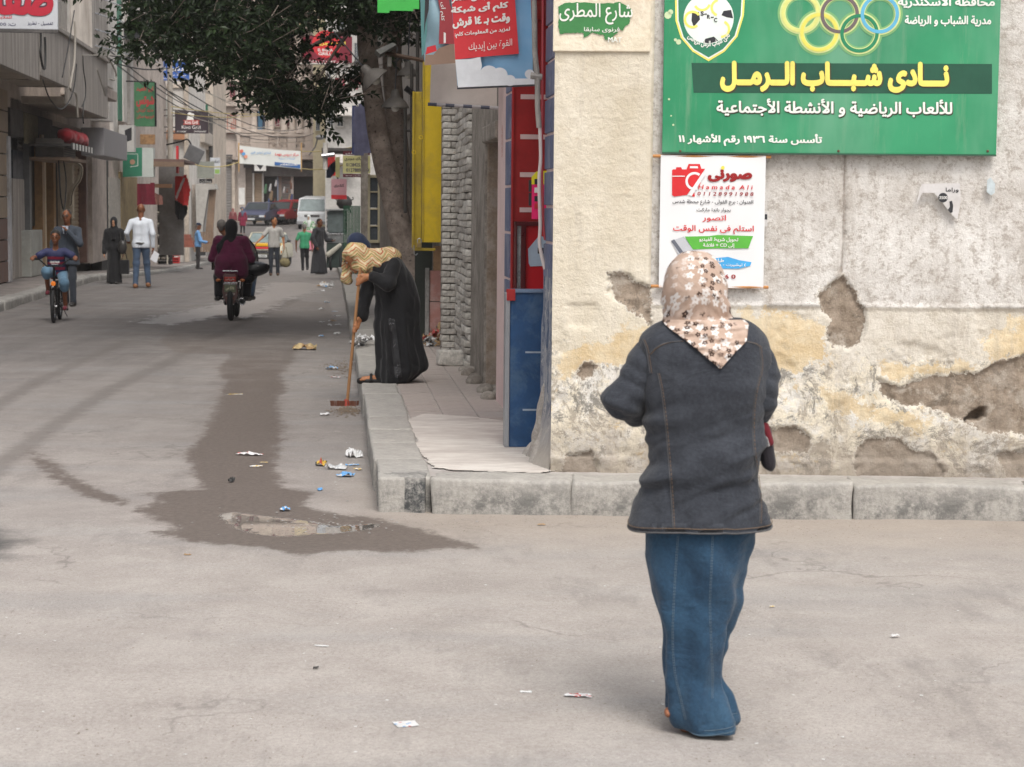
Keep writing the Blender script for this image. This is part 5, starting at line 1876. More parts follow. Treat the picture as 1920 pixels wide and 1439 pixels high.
 for j in range(36):
  py=600+j*(691-600)/35
  rf,rb=[],[]
  for k in range(33):
   px=xl(py)+(xr(py)-xl(py))*k/32
   e=min(k,32-k)/16
   rip=.006*math.sin((py-600)*.24+math.cos(k/32*PI)*2.0)+.004*math.sin(py*.5+k*.5)
   p=hit(px,py,.012+max(0,rip)+.03*max(0,1-(py-600)/35)*e)
   p2=hit(px,py,.0015)
   if p is None:
    p=Vector(q(px,py,-.1));p2=Vector(q(px,py,-.085))
   rf.append(tuple(p));rb.append(tuple(p2))
  front.append(rf+rb[::-1])
 MB().rings(front).build('scarf_corner',FLO,t,smooth=70)
 bagm=cloth('dark_bag',(.018,.015,.02),.6,.3)
 tb=thing('shoulder_bag','dark bag with a red and white band at the denim jacket woman\'s right side','bag',tuple(O+q(1440,880,.02)))
 o2=q(1440,880,.02)
 skin('bag_body',[('c',q(1428,820,.02)-o2,q(1441,868,.02)-o2,.03,.024),('c',q(1435,805,.02)-o2,q(1447,880,.02)-o2,.018,.006)],.007,bagm,tb,.02)
 skin('red_band',[('c',q(1434,800,.0)-o2,q(1444,830,.0)-o2,.015,.013)],.005,cloth('dark_red_cloth',(.14,.012,.02)),tb,.01)
 T('strap',bagm,tb,[q(1434,805,.02)-o2,q(1425,770,.06)-o2,q(1410,740,.2)-o2],.008,6)
 skin('white_band',[('c',q(1436,822,-.018)-o2,q(1441,836,-.018)-o2,.006,.005)],.003,cloth('grey_band',(.35,.33,.33)),tb,.01)
woman()
# the woman sweeping
def zigzag():
 t=NT('zigzag_headscarf')
 x,y,z=t.sep(t.co())
 tri=t.math('ABSOLUTE',t.math('SUBTRACT',t.math('FRACT',t.math('MULTIPLY',t.math('ADD',x,t.math('MULTIPLY',y,.6)),7.5)),.5))
 v=t.math('ADD',t.math('MULTIPLY',z,1.0),t.math('MULTIPLY',tri,-.12))
 v=t.math('ADD',v,t.math('MULTIPLY',t.noise(9,3,.6),.05))
 r=t.n.new('ShaderNodeValToRGB')
 r.color_ramp.interpolation='CONSTANT'
 cs=[(0,(.50,.40,.24)),(.12,(.36,.09,.04)),(.22,(.56,.45,.28)),(.34,(.62,.52,.36)),(.46,(.46,.15,.06)),(.52,(.50,.40,.20)),(.64,(.20,.17,.045)),(.72,(.55,.44,.26)),(.84,(.48,.17,.08)),(.9,(.28,.24,.10))]
 while len(r.color_ramp.elements)<len(cs):
  r.color_ramp.elements.new(.5)
 for e,(p,c)in zip(r.color_ramp.elements,cs):
  e.position=p
  e.color=(*c,1)
 t.link(t.math('FRACT',t.math('MULTIPLY',v,9.0)),r.inputs[0])
 sp=t.ramp(t.noise(90,2,.6),.5,.62,0,.45)
 t.out(t.mix(sp,r.outputs[0],(.42,.34,.16)),.75,t.bump(t.noise(14,4,.6,dist=1),.4,.02),spec=.25)
 return t.m
def sweeper():
 f0=on_z(742,716,KH)
 Y=float(f0[1])
 O=np.array((f0[0],Y,KH))
 t=thing('person','stooping woman in black robe and zigzag headscarf sweeping from the kerb','person',O)
 q=lambda px,py,dy=0.0:py_pt(px,py,Y+dy)-O
 BK=cloth('black_robe',(.0105,.0105,.012),.8,.3,220,.5)
 def dr(G_):
  P=G_-O
  z=P[...,2]
  a=np.arctan2(P[...,1],P[...,0])
  d=(-np.abs(np.sin(a*3.5+z*1.5))*.026+.022-np.abs(np.sin(a*7.5+1+z))*.012)*np.clip((.95-z)/.6,0,1)
  c=ridged(np.stack([P[...,0]*5+z*2,P[...,1]*4,z*3],-1),1.0,71,3)
  return d-np.clip(c,-.3,1)*.022
 rows=[(468,700,738,.08),(480,694,751,.13),(497,690,764,.165),(517,692,775,.175),(538,697,784,.175),(562,703,790,.175),(590,703,790,.175),(620,702,789,.18),(650,703,793,.19),(675,702,801,.2),(690,701,801,.2),(701,701,788,.2),(709,702,779,.195),(715,704,772,.19)]
 G_=loft_rows(rows,Y,88,10,disp=dr,power=2.2)
 rb=mesh_rings('robe',G_,BK,t,True,O)
 bv=BVHTree.FromPolygons([Vector(v.co)+Vector(O)for v in rb.data.vertices],[tuple(p.vertices)for p in rb.data.polygons])
 wr=lambda P:-np.clip(ridged(P*(7,7,14),1.0,5,3),-.5,1)*.008
 nearw,farw=q(690,519,-.20),q(674,598,-.04)
 skin('sleeve',[('c',q(738,497,-.1),q(727,532,-.2),.062,.06),('c',q(727,532,-.2),q(699,519,-.21),.06,.04)],.011,BK,t,.03,wr)
 skin('sleeve',[('c',q(700,505,.08),q(686,552,.03),.062,.052),('c',q(686,552,.03),q(679,592,-.03),.05,.052)],.011,BK,t,.03,wr)
 SEQ=mat('sequin',(.30,.30,.32),.2,.2,30,metal=.8)
 PAN=mat('satin_panel',(.016,.016,.018),.35,.4,60,.5,60)
 pan=[]
 for j in range(26):
  py=598+j*4.4
  row=[]
  for k in range(4):
   px=727+(j*.55)+k*4.4
   d_=Vector(ray(px,py)).normalized()
   loc,*_=bv.ray_cast(Vector(CAM),d_)
   if loc is None:
    loc=Vector(q(px,py,-.18)+O)
   row.append(tuple(loc-d_*.003-Vector(O)))
  pan.append(row)
 MB().rings(pan,closed=False,caps=False).build('embroidered_panel',PAN,t,smooth='all')
 r5=random.Random(5)
 sq=MB()
 for _ in range(60):
  j,k=r5.randrange(25),r5.randrange(3)
  if not(j<5 or 9<j<13 or j>18):
   continue
  p=Vector(pan[j][k]).lerp(Vector(pan[j+1][k+1]),r5.random())
  sq.ell(tuple(p+Vector((0,-.003,0))),(.004,.002,.004),5,3)
 sq.build('sequins',SEQ,t,kind='stuff')
 hc=q(665,484,-.02)
 hp,at,R=head_prims(hc,(-.78,-.12,-.62),(-.5,0,.8),s=.95)
 sh=q(712,505,0)
 hipc=q(755,600,0)
 pr=hp+[('c',hc+(.03,0,0),sh,.05,.055)]
 for sy in(-.06,.06):
  pr.append(('c',sh+(0.03,sy,-.03),hipc+(-.02,sy,0),.07,.07))
 ne,fe=q(727,532,-.2),q(686,552,.03)
 pr+=[('c',sh,q(735,505,-.12),.05,.045),('c',q(735,505,-.12),ne,.045,.04),('c',ne,nearw,.038,.027),('c',sh,q(702,510,.09),.05,.045),('c',q(702,510,.09),fe,.045,.04),('c',fe,farw,.038,.027)]
 h0,h1=q(675,508,-.20),q(650,764,-.12)
 ax=(h1-h0)/np.linalg.norm(h1-h0)
 def grip(wrist,at_z):
  c=h0+ax*((at_z-h0[2])/ax[2])
  w=np.array(wrist)
  toward=c-w
  toward/=np.linalg.norm(toward)
  out=np.cross(ax,toward)
  res_=[('c',w,w+toward*.03,.024,.026,.01),('c',w+toward*.02,c+np.array((.018,.0,0)),.026,.024,.01)]
  for k in range(4):
   b=c+ax*(-.03+k*.02)
   L=(1.0,1.08,1.04,.9)[k]
   pts=[]
   for m_ in range(5):
    ang=-.3+m_*1.05*L
    rad=.024
    pts.append(b-toward*rad*math.cos(ang)*-1*-1+out*rad*math.sin(ang)*-1)
   pts=[b+toward*(-.018),b-out*.021+toward*.002,b-out*.013+toward*.02,b+out*.006+toward*.023*L]
   for a_,b_,ra,rb_ in zip(pts,pts[1:],(.0105,.0095,.009),(.0098,.009,.0082)):
    res_.append(('c',a_,b_,ra,rb_,.003))
  res_+=[('c',w+toward*.02-ax*.02,c-ax*.048-out*.012,.014,.011,.006),('c',c-ax*.048-out*.012,c-ax*.05+toward*.016-out*.004,.011,.009,.003)]
  return res_
 pr+=grip(nearw,q(0,519)[2])+grip(farw,q(0,606)[2])
 ff,fb=np.array(q(712,708,-.06)),np.array(q(775,700,-.02))
 ff[2],fb[2]=.07,.1
 for ft,hy in((ff,-.09),(fb,.09)):
  kn=(hipc+ft)/2+np.array((.0,hy*.2,0))
  pr+=[('c',hipc+(-.02,hy*.8,0),kn,.06,.045),('c',kn,ft,.042,.034),('c',ft+(0,0,-.035),ft+(-.14,0,-.045)if ft is ff else ft+(-.12,0,-.07),.032,.024)]
 for k in range(4):
  pr.append(('c',ff+(-.13,-.025+k*.014,-.045),ff+(-.165+k*.006,-.03+k*.015,-.05),.012,.01,.004))
 skin('body',pr,.0085,SKIN_A,t,.018)
 face_parts(t,at,R,.95)
 SB_=mat('black_sandal',(.015,.014,.014),.45,.3,9)
 for ft in(ff,fb):
  mb=[]
  tip=(-.17,0,-.06)if ft is ff else(-.13,0,-.085)
  skin('sandal_sole',[('c',ft+(.05,0,-.055 if ft is ff else.0),ft+tip,.034,.03),('p',ft+(0,0,-.088),(0,0,1))]+[('x',ft+(.06,0,.0),ft+(-.2,0,-.03),.03,.028)]*0,.011,SB_,t,.015)
  T('sandal_strap',SB_,t,[ft+(-.07,-.045,-.055),ft+(-.075,-.02,-.005),ft+(-.075,.02,-.005),ft+(-.07,.045,-.055)],.012,7)
 Z=zigzag()
 wr2=lambda P:np.clip(ridged(P*(7,7,11),1.0,25,3),-.5,1)*.018
 sp=[('e',hc+(.015,0,.03),(.125,.125,.118)),('c',hc+(.05,0,-.01),q(700,492,0),.10,.13),('c',q(700,492,0),q(728,488,0),.125,.13),('c',q(722,490,-.06),q(735,500,-.08),.1,.065),('c',hc+(-.055,.03,-.06),q(649,522,.02),.055,.06),('c',q(649,522,.02),q(652,527,.02),.055,.05),('c',hc+(.03,-.06,-.06),q(683,508,-.13),.06,.045),('x',hc+(-.085,-.07,-.045),hc+(-.03,-.13,-.07),.058,.06),('x',hc+(-.12,-.02,-.09),hc+(-.06,-.02,-.07),.055,.05)]
 skin('headscarf',sp,.010,Z,t,.035,wr2)
 NV=cloth('navy_cap',(.010,.018,.045),.7,.25)
 skin('navy_cap',[('e',q(669,455,.05),(.088,.09,.088)),('e',q(683,463,.05),(.06,.07,.06))],.01,NV,t,.03)
 bo=thing('broom','long wooden-handled broom with red head in the sweeping woman\'s hands','broom',tuple(O+h1))
 WD=mat('broom_wood',(.33,.17,.075),.55,.25,6,stretch=(1,1,.1))
 RP=mat('red_plastic',(.42,.06,.04),.5,.2,12,dirt=(.35,.25,.2),damt=.5)
 T('handle',WD,bo,[h0-h1-ax*.03,h0-h1,(0,0,0)],.0135,10)
 T('socket',RP,bo,[(0,0,.07),(0,0,0)],[.02,.028],10)
 zg=-float((O+h1)[2])+.03
 B('head',RP,bo,-.135,.10,-.03,.03,-.028,.0,.006)
 br=MB()
 for k in range(160):
  x=r5.uniform(-.13,.095);y=r5.uniform(-.026,.026)
  br.tube([(x,y,-.026),(x*1.08,y*1.3,max(zg,-.075)+.01)],.0025,4,False)
 br.build('bristles',mat('bristle',(.20,.08,.05),.8,.3),bo,kind='stuff')
sweeper()
skin('cement_lump',[('c',(-.0,s2-.05,.17),(.0,s2-.1,.62),.10,.03),('c',(-.02,s2-.35,.17),(.0,s2-.2,.38),.10,.04),('c',(-.05,s2+.1,.16),(.0,s2+.1,.3),.09,.03)],.014,LUMP,side,.05,lambda P:(fbm(P*(9,9,6),4,3)-.5)*.09)
# the people down the street
def place(px,fy,ty):
 """ground point and body height of someone seen from ty (top) to fy (feet)"""
 p=on_road(px,fy)
 top=isect(px,ty,p,np.array((0,1.0,0)))
 return p,float(top[2]-p[2])
JEANS=cloth('blue_jeans',(.055,.085,.14),.85,.3)
BLACKC=cloth('black_cloth',(.014,.014,.016),.85,.3)
def street_people():
 p,H=place(265,541,384)
 t,d=figure('person','bald man in white shirt and blue jeans walking away up the street',p,.04,H,1.06,SKIN_B,face=False,top=cloth('white_shirt',(.62,.66,.72),.8,.06),bottom=JEANS,shoes=SHOE_T,hip=(0,0,.92),feet=[(-.11,-.06,.08),(.13,.1,.1)],hands=[(-.28,.14,.98),(.25,-.02,.84)],elbows=[(-.28,-.06,1.14),(.25,-.07,1.12)])
 k=d['k']
 T('belt',SHOE_B,t,[(.175*k*math.cos(a),.118*k*math.sin(a)+0,.93*k)for a in np.linspace(0,2*PI,20)],.018,6)
 h=d['hands'][1]
 pp=thing('paper_sheets','white paper sheets held by the bald man in the white shirt','papers',tuple(p+h+np.array((.02,0,-.1))),.1)
 for j in range(2):
  MB().prism([(-.03,-.16),(.1,-.19),(.11,.0),(-.01,.04)],.01*j,.01*j+.003,'y').build('sheet',mat('paper_white',(.66,.67,.70),.7,.05),pp,rot=(0,.25+.1*j,0))
 p,H=place(215,533,409)
 t,d=figure('person','woman in black abaya and black headscarf walking towards the crossing with two bags',p,PI+.05,H,1.0,SKIN_C,kind='robe',top=BLACKC,scarf=cloth('black_scarf',(.012,.012,.014),.85,.3),shoes=SHOE_B,skirt_w=.17,hands=[(-.25,.1,.82),(.24,.12,.80)],feet=[(-.06,.05,.08),(.08,-.1,.08)],lean=(0,.02))
 hb=d['hands'][0]
 wh=lambda v:p+np.array((-v[0],-v[1],v[2]))
 b=thing('tote_bag','black tote bag carried by the woman in black','bag',tuple(wh(hb)+(0.03,-.02,-.45)),0)
 MB().box(-.1,.1,-.04,.04,0,.3).build('bag_body',BLACKC,b,bevel=.02)
 T('handle',BLACKC,b,[(-.06,0,.29),(-.02,0,.46),(.02,0,.46),(.06,0,.29)],.008,6)
 b=thing('shoulder_bag','black leather shoulder bag on the arm of the woman in black','bag',tuple(p+(.2,-.16,H*.56)),0)
 MB().ell((0,0,0),(.1,.06,.15),14,8).build('bag_body',SHOE_B,b,smooth=True)
 T('strap',SHOE_B,b,[(-.04,.03,.1),(-.06,.1,.36),(.02,.14,.36),(.04,.03,.1)],.012,6)
 p,H=place(128,574,391)
 SU=cloth('grey_blue_suit',(.042,.052,.070),.8,.2)
 t,d=figure('person','man in grey blue suit and glasses, hand at his mouth, behind the cyclist',p,PI-.05,H*.98,1.08,SKIN_B,kind='tunic',tunic_len=-.2,top=SU,bottom=cloth('dark_trousers',(.025,.03,.04),.8,.2),shoes=SHOE_B,hair=HAIRB,hands=[(-.05,.2,1.36),(.27,.08,.84)],elbows=[(-.27,.16,1.12),(.28,-.03,1.12)],feet=[(-.12,.1,.08),(.08,-.15,.1)])
 at,k=d['at'],d['k']
 for sx in(-.03,.03):
  T('spectacle_ring',mat('black_frame',(.02,.02,.02),.3,.1),t,[at(sx+.024*math.cos(a),.105,.008+.016*math.sin(a))for a in np.linspace(0,2*PI,13)],.003,5)
 MB().prism([(-.035,1.30*k),(.035,1.30*k),(.05,1.44*k),(-.05,1.44*k)],.125*k,.14*k,'y').build('shirt_front',mat('pale_blue_shirt',(.5,.55,.65),.7,.05),t)
 MB().prism([(-.018,1.28*k),(.018,1.28*k),(.012,1.42*k),(-.012,1.42*k)],.142*k,.15*k,'y').build('tie',mat('dark_tie',(.02,.025,.05),.6,.1),t)
 p,H=place(371,505,419)
 figure('person','stout man in light blue shirt and navy cap by the lamp post',p,-PI/2+.25,H,1.1,SKIN_B,top=cloth('sky_blue_shirt',(.16,.34,.62),.8,.12),bottom=cloth('charcoal_trousers',(.035,.03,.032),.8,.2),shoes=SHOE_B,hair=HAIRG,cap=cloth('navy_cap',(.010,.018,.045)),hands=[(-.16,.34,.98),(.16,.34,1.02)],elbows=[(-.26,.06,1.06),(.25,.06,1.06)],sleeve='long',belly=.03,res=.02)
 p,H=place(514,517,408)
 ST_=NT('striped_shirt')
 x,y,z=ST_.sep(ST_.co())
 ST_.out(ST_.mix(ST_.ramp(ST_.math('SINE',ST_.math('MULTIPLY',x,190)),-.2,.4,0,.8),(.50,.49,.46),(.19,.18,.18)),.85,ST_.bump(ST_.noise(9,4,.6),.4,.03))
 t,d=figure('person','man in grey striped shirt reaching out one arm and carrying a netted bag',p,PI+.12,H,1.05,SKIN_A,top=ST_.m,bottom=cloth('dark_trousers',0),shoes=mat('brown_sandal',(.09,.05,.03),.6,.2),hair=HAIRB,sleeve='short',head_dir=(-.8,.6,0),hands=[(-.29,.05,.86),(.50,.22,.98)],elbows=[(-.27,-.04,1.12),(.33,.08,1.14)],feet=[(-.11,0,.08),(.1,.08,.08)],res=.02)
 k=d['k']
 nb=thing('net_bag','netted bag of brown vegetables in the hand of the striped shirt man','bag',tuple(p+np.array((.31,-.03,.38))))
 skin('contents',[('e',(0,0,0),(.15,.11,.13)),('e',(.04,0,-.04),(.12,.1,.1))],.02,mat('brown_vegetables',(.20,.17,.09),.8,.5,22,.8,26),nb,.02,lambda P:(fbm(P*16,2,3)-.5)*.03)
 T('handle',mat('net_string',(.25,.22,.15),.8,.2),nb,[(-.1,0,.08),(-.01,0,.44),(.03,0,.44),(.1,0,.08)],.012,6)
 cl=thing('cloth_in_hand','grey rag in the outstretched hand of the striped shirt man','cloth',tuple(p+np.array((-.52,-.24,.93*k))))
 skin('rag',[('c',(0,0,0),(-.12,0,-.12),.03,.045),('c',(-.1,0,-.1),(-.17,0,-.19),.04,.03)],.016,mat('grey_rag',(.35,.34,.32),.9,.3),cl,.02)
 p,H=place(571,508,421)
 figure('person','grey haired man in green shirt and black trousers walking away',p,.05,H,1.08,SKIN_B,face=False,top=cloth('green_shirt',(.045,.26,.13),.8,.1),bottom=BLACKC,shoes=SHOE_B,hair=HAIRG,sleeve='short',hands=[(-.31,.05,.80),(.29,.02,.80)],elbows=[(-.30,-.03,1.1),(.27,-.04,1.1)],feet=[(-.06,-.05,.08),(.1,.1,.1)],res=.02)
 p,H=place(598,514,411)
 figure('person','man in long dark grey galabeya standing beside the food cart',p,-PI/2-.5,H,1.1,SKIN_B,face=True,kind='robe',top=cloth('dark_grey_robe',(.045,.046,.052),.85,.2),hair=HAIRB,shoes=mat('brown_sandal',0),skirt_w=.24,hands=[(-.2,.36,1.05),(.28,.1,.86)],elbows=[(-.27,.12,1.06),(.32,-.03,1.12)],res=.02)
 p,H=place(411,433,388)
 figure('person','far man in white shirt and dark trousers by the closed shutters',p,PI,H,1.1,SKIN_B,top=cloth('white_shirt',0),bottom=BLACKC,shoes=SHOE_B,hair=HAIRG,res=.03)
 p,H=place(437,434,391)
 figure('person','far woman in dull red dress, left one of two near the blue car',p,PI,H,1.0,SKIN_C,kind='robe',top=cloth('dull_red_dress',(.20,.05,.055)),scarf=cloth('dusty_scarf',(.30,.14,.13)),res=.03,skirt_w=.2)
 p,H=place(455,439,389)
 figure('person','far woman in long maroon tunic and dark trousers beside the blue car',p,PI,H,1.05,SKIN_C,kind='tunic',tunic_len=-.42,top=cloth('maroon_tunic',(.20,.02,.05)),bottom=BLACKC,scarf=cloth('blue_grey_scarf',(.09,.12,.18)),res=.03)
 p,H=place(579,470,404)
 t_=NT('patterned_dress')
 v=t_.noise(16,3,.6)
 c=t_.mix(t_.ramp(v,.48,.52),(.06,.22,.08),(.55,.56,.50))
 z=t_.sep(t_.co())[2]
 t_.out(t_.mix(t_.ramp(z,.9,1.0),(.50,.16,.22),c),.8)
 figure('person','woman in green and pink patterned dress in front of the white van',p,PI,H,1.1,SKIN_C,kind='robe',top=t_.m,scarf=cloth('white_scarf',(.5,.52,.5)),res=.03,skirt_w=.22)
street_people()
# bicycle and boy
RUB=mat('black_rubber',(.018,.018,.019),.75,.25,20,.2,60)
BLM=mat('black_metal',(.012,.012,.013),.3,.2,8,metal=.3)
CHR=mat('worn_chrome',(.45,.45,.46),.25,.2,12,metal=.9)
def wheel(parent,c,R_,r_,axis='x',spokes=12,tyre=RUB,rim=CHR,name='wheel'):
 """wheel in the local yz plane with tyre, rim and hub"""
 w=new_obj(name,None,parent,loc=c)
 n=28
 rr=[]
 for i_ in range(n+1):
  a=2*PI*i_/n
  rr.append([(r_*math.cos(b),(R_-r_+r_*math.sin(b))*math.cos(a),(R_-r_+r_*math.sin(b))*math.sin(a))for b in np.linspace(0,2*PI,9)[:-1]])
 MB().rings(rr,True,False).build('tyre',tyre,w,smooth='all')
 ri=R_-2*r_
 T('rim',rim,w,[(0,(ri)*math.cos(a),ri*math.sin(a))for a in np.linspace(0,2*PI,25)],r_*.4,6)
 sp=MB()
 for i_ in range(spokes):
  a=2*PI*i_/spokes
  sp.tube([(.02*(-1)**i_,0,0),(0,ri*math.cos(a),ri*math.sin(a))],max(.0022,r_*.05),4,False)
 sp.tube([(-.05,0,0),(.05,0,0)],.02,8)
 sp.build('spokes',rim,w)
 return w
def bicycle():
 fw=on_road(101,606)
 hd=PI+.13
 t=thing('bicycle','black bicycle with orange front reflector ridden towards the crossing','bicycle',fw,hd)
 t.scale=(.94,)*3
 R_=.255
 ws=.92
 wheel(t,(0,0,R_),R_,.028)
 wheel(t,(0,-ws,R_),R_,.028)
 T('fork',BLM,t,[(-.045,0,R_),(-.045,-.04,R_+.3),(0,-.08,.62)],.013,7)
 T('fork',BLM,t,[(.045,0,R_),(.045,-.04,R_+.3),(0,-.08,.62)],.013,7)
 T('stem',BLM,t,[(0,-.08,.6),(0,-.11,.82),(0,-.08,.86)],.017,8)
 T('handlebar',BLM,t,[(-.33,-.2,.97),(-.22,-.14,.96),(-.10,-.06,.86),(.10,-.06,.86),(.22,-.14,.96),(.33,-.2,.97)],.012,8)
 for sx in(-1,1):
  T('grip',RUB,t,[(sx*.25,-.16,.965),(sx*.35,-.21,.972)],.018,8)
 T('frame',BLM,t,[(0,-.1,.66),(0,-.52,.30),(0,-.62,.62)],.018,8)
 T('top_tube',BLM,t,[(0,-.1,.68),(0,-.6,.5)],.016,8)
 T('chain_stay',BLM,t,[(0.03,-.52,.3),(.03,-ws,R_)],.01,6)
 T('seat_stay',BLM,t,[(0.03,-.62,.55),(.03,-ws,R_)],.01,6)
 MB().ell((0,-.66,.68),(.08,.13,.04),12,6).build('saddle',RUB,t,smooth=True)
 MB().lathe([(.0,0),(.035,.0),(.038,.01),(.0,.014)],(0,0,0),14).xf(Matrix.Translation((0,.01,.60))@Matrix.Rotation(-PI/2,4,'X')).build('reflector',mat('orange_reflector',(.85,.22,.02),.2,.1),t,smooth=True)
 MB().ell((-.0,.02,.5),(.03,.04,.05),8,6).build('brake',BLM,t,smooth=True)
 T('crank',BLM,t,[(-.09,-.52,.18),(.0,-.52,.3),(.09,-.52,.42)],.012,6)
 for sx,z in((-1,.18),(1,.42)):
  B('pedal',RUB,t,sx*.07,sx*.17,-.56,-.48,z-.015,z+.015,.005)
 T('kickstand',CHR,t,[(-.04,-.85,.22),(-.12,-.88,.05)],.008,6)
 M_=Matrix.Translation(fw)@Matrix.Rotation(hd,4,'Z')
 b=thing('person','boy in red and blue striped football shirt riding the bicycle','person',fw,hd)
 b.scale=(.94,)*3
 hc=np.array((0,-.38,1.30))
 sh=np.array((0,-.42,1.09))
 hip=np.array((0,-.64,.74))
 hp,at,R=head_prims(hc,(0,1,-.02),s=.92)
 kn=[np.array((-.13,-.32,.60)),np.array((.13,-.27,.78))]
 ft=[np.array((-.13,-.50,.23)),np.array((.13,-.50,.47))]
 el=[np.array((-.31,-.34,.98)),np.array((.31,-.34,.98))]
 ha=[np.array((-.31,-.20,1.0)),np.array((.31,-.20,1.0))]
 pr=hp+[('c',sh+(0,.01,.02),hc+(0,-.02,-.07),.042,.042),('c',sh+(-.04,0,-.04),hip+(-.04,0,0),.07,.08),('c',sh+(.04,0,-.04),hip+(.04,0,0),.07,.08)]
 shp=[]
 tr=[]
 for i_,sx in((0,-1),(1,1)):
  s_=sh+(sx*.145,0,-.02)
  pr+=[('c',sh,s_,.04,.04),('c',s_,el[i_],.036,.03),('c',el[i_],ha[i_],.028,.022)]
  pr+=finger_prims(ha[i_],(sx*.1,.9,-.2),(1,0,0),(0,-.1,-1),.85,.9,-sx)
  pr+=[('c',hip+(sx*.07,0,0),kn[i_],.06,.045),('c',kn[i_],ft[i_],.045,.032),('c',ft[i_]+(0,-.02,-.02),ft[i_]+(0,.12,-.03),.026,.022)]
  tr+=[('c',hip+(sx*.07,0,0),kn[i_],.088,.074),('c',kn[i_],kn[i_]+(ft[i_]-kn[i_])*.2,.074,.072)]
  shp+=[('c',s_,s_+(el[i_]-s_)*.62,.058,.06)]
 skin('body',pr,.011,SKIN_B,b,.018)
 face_parts(b,at,R,.92)
 skin('hair',[('e',at(0,-.02,.045),(.078,.088,.075),R),('x',at(-.1,.12,-.01),at(.1,.12,-.01),.085,.085)],.011,HAIRB,b,.02)
 sp=shp+[('c',sh+(-.05,.0,-.06),hip+(-.05,.02,-.0),.085,.10),('c',sh+(.05,0,-.06),hip+(.05,.02,-.0),.085,.10),('c',sh+(-.12,0,-.02),sh+(.12,0,-.02),.055,.055),('x',sh+(0,.05,.07),sh+(0,.06,.05),.05,.05)]
 t_=NT('football_shirt')
 x,y,z=t_.sep(t_.co())
 zz_=t_.math('ADD',z,t_.math('MULTIPLY',t_.noise(6,2,.5),.02))
 st=t_.ramp(t_.math('SINE',t_.math('MULTIPLY',zz_,78)),-.05,.1)
 c=t_.mix(st,(.022,.025,.085),(.30,.015,.045))
 ax_=t_.math('ABSOLUTE',x)
 c=t_.mix(t_.ramp(ax_,.125,.132),c,(.018,.022,.08))
 c=t_.mix(t_.ramp(z,1.03,1.035),c,(.02,.024,.085))
 t_.out(c,.7,t_.bump(t_.noise(9,4,.6),.4,.02))
 skin('shirt',sp,.012,t_.m,b,.03,lambda P:(fbm(P*(8,8,10),3,7)-.5)*.02)
 skin('shorts',tr,.012,cloth('light_denim_shorts',(.12,.22,.32),.85,.25),b,.03,lambda P:(fbm(P*9,3,7)-.5)*.02)
 for i_ in(0,1):
  skin('shoe',[('c',ft[i_]+(0,-.03,-.02),ft[i_]+(0,.13,-.028),.036,.034)],.011,cloth('maroon_shoe',(.16,.02,.035),.6),b,.015)
 e=bpy.data.objects.new('print_plane',None);COL.objects.link(e);e.parent=b
 e.location=(0,-.40+.105,.90);e.rotation_euler=(0,0,PI)
 lettering(e,'QATAR',-.075,.075,.0,.035,-.045,P_WHITE,.03)
 lettering(e,'AIRWAYS',-.05,.05,-.022,-.006,-.045,P_WHITE,.02)
bicycle()
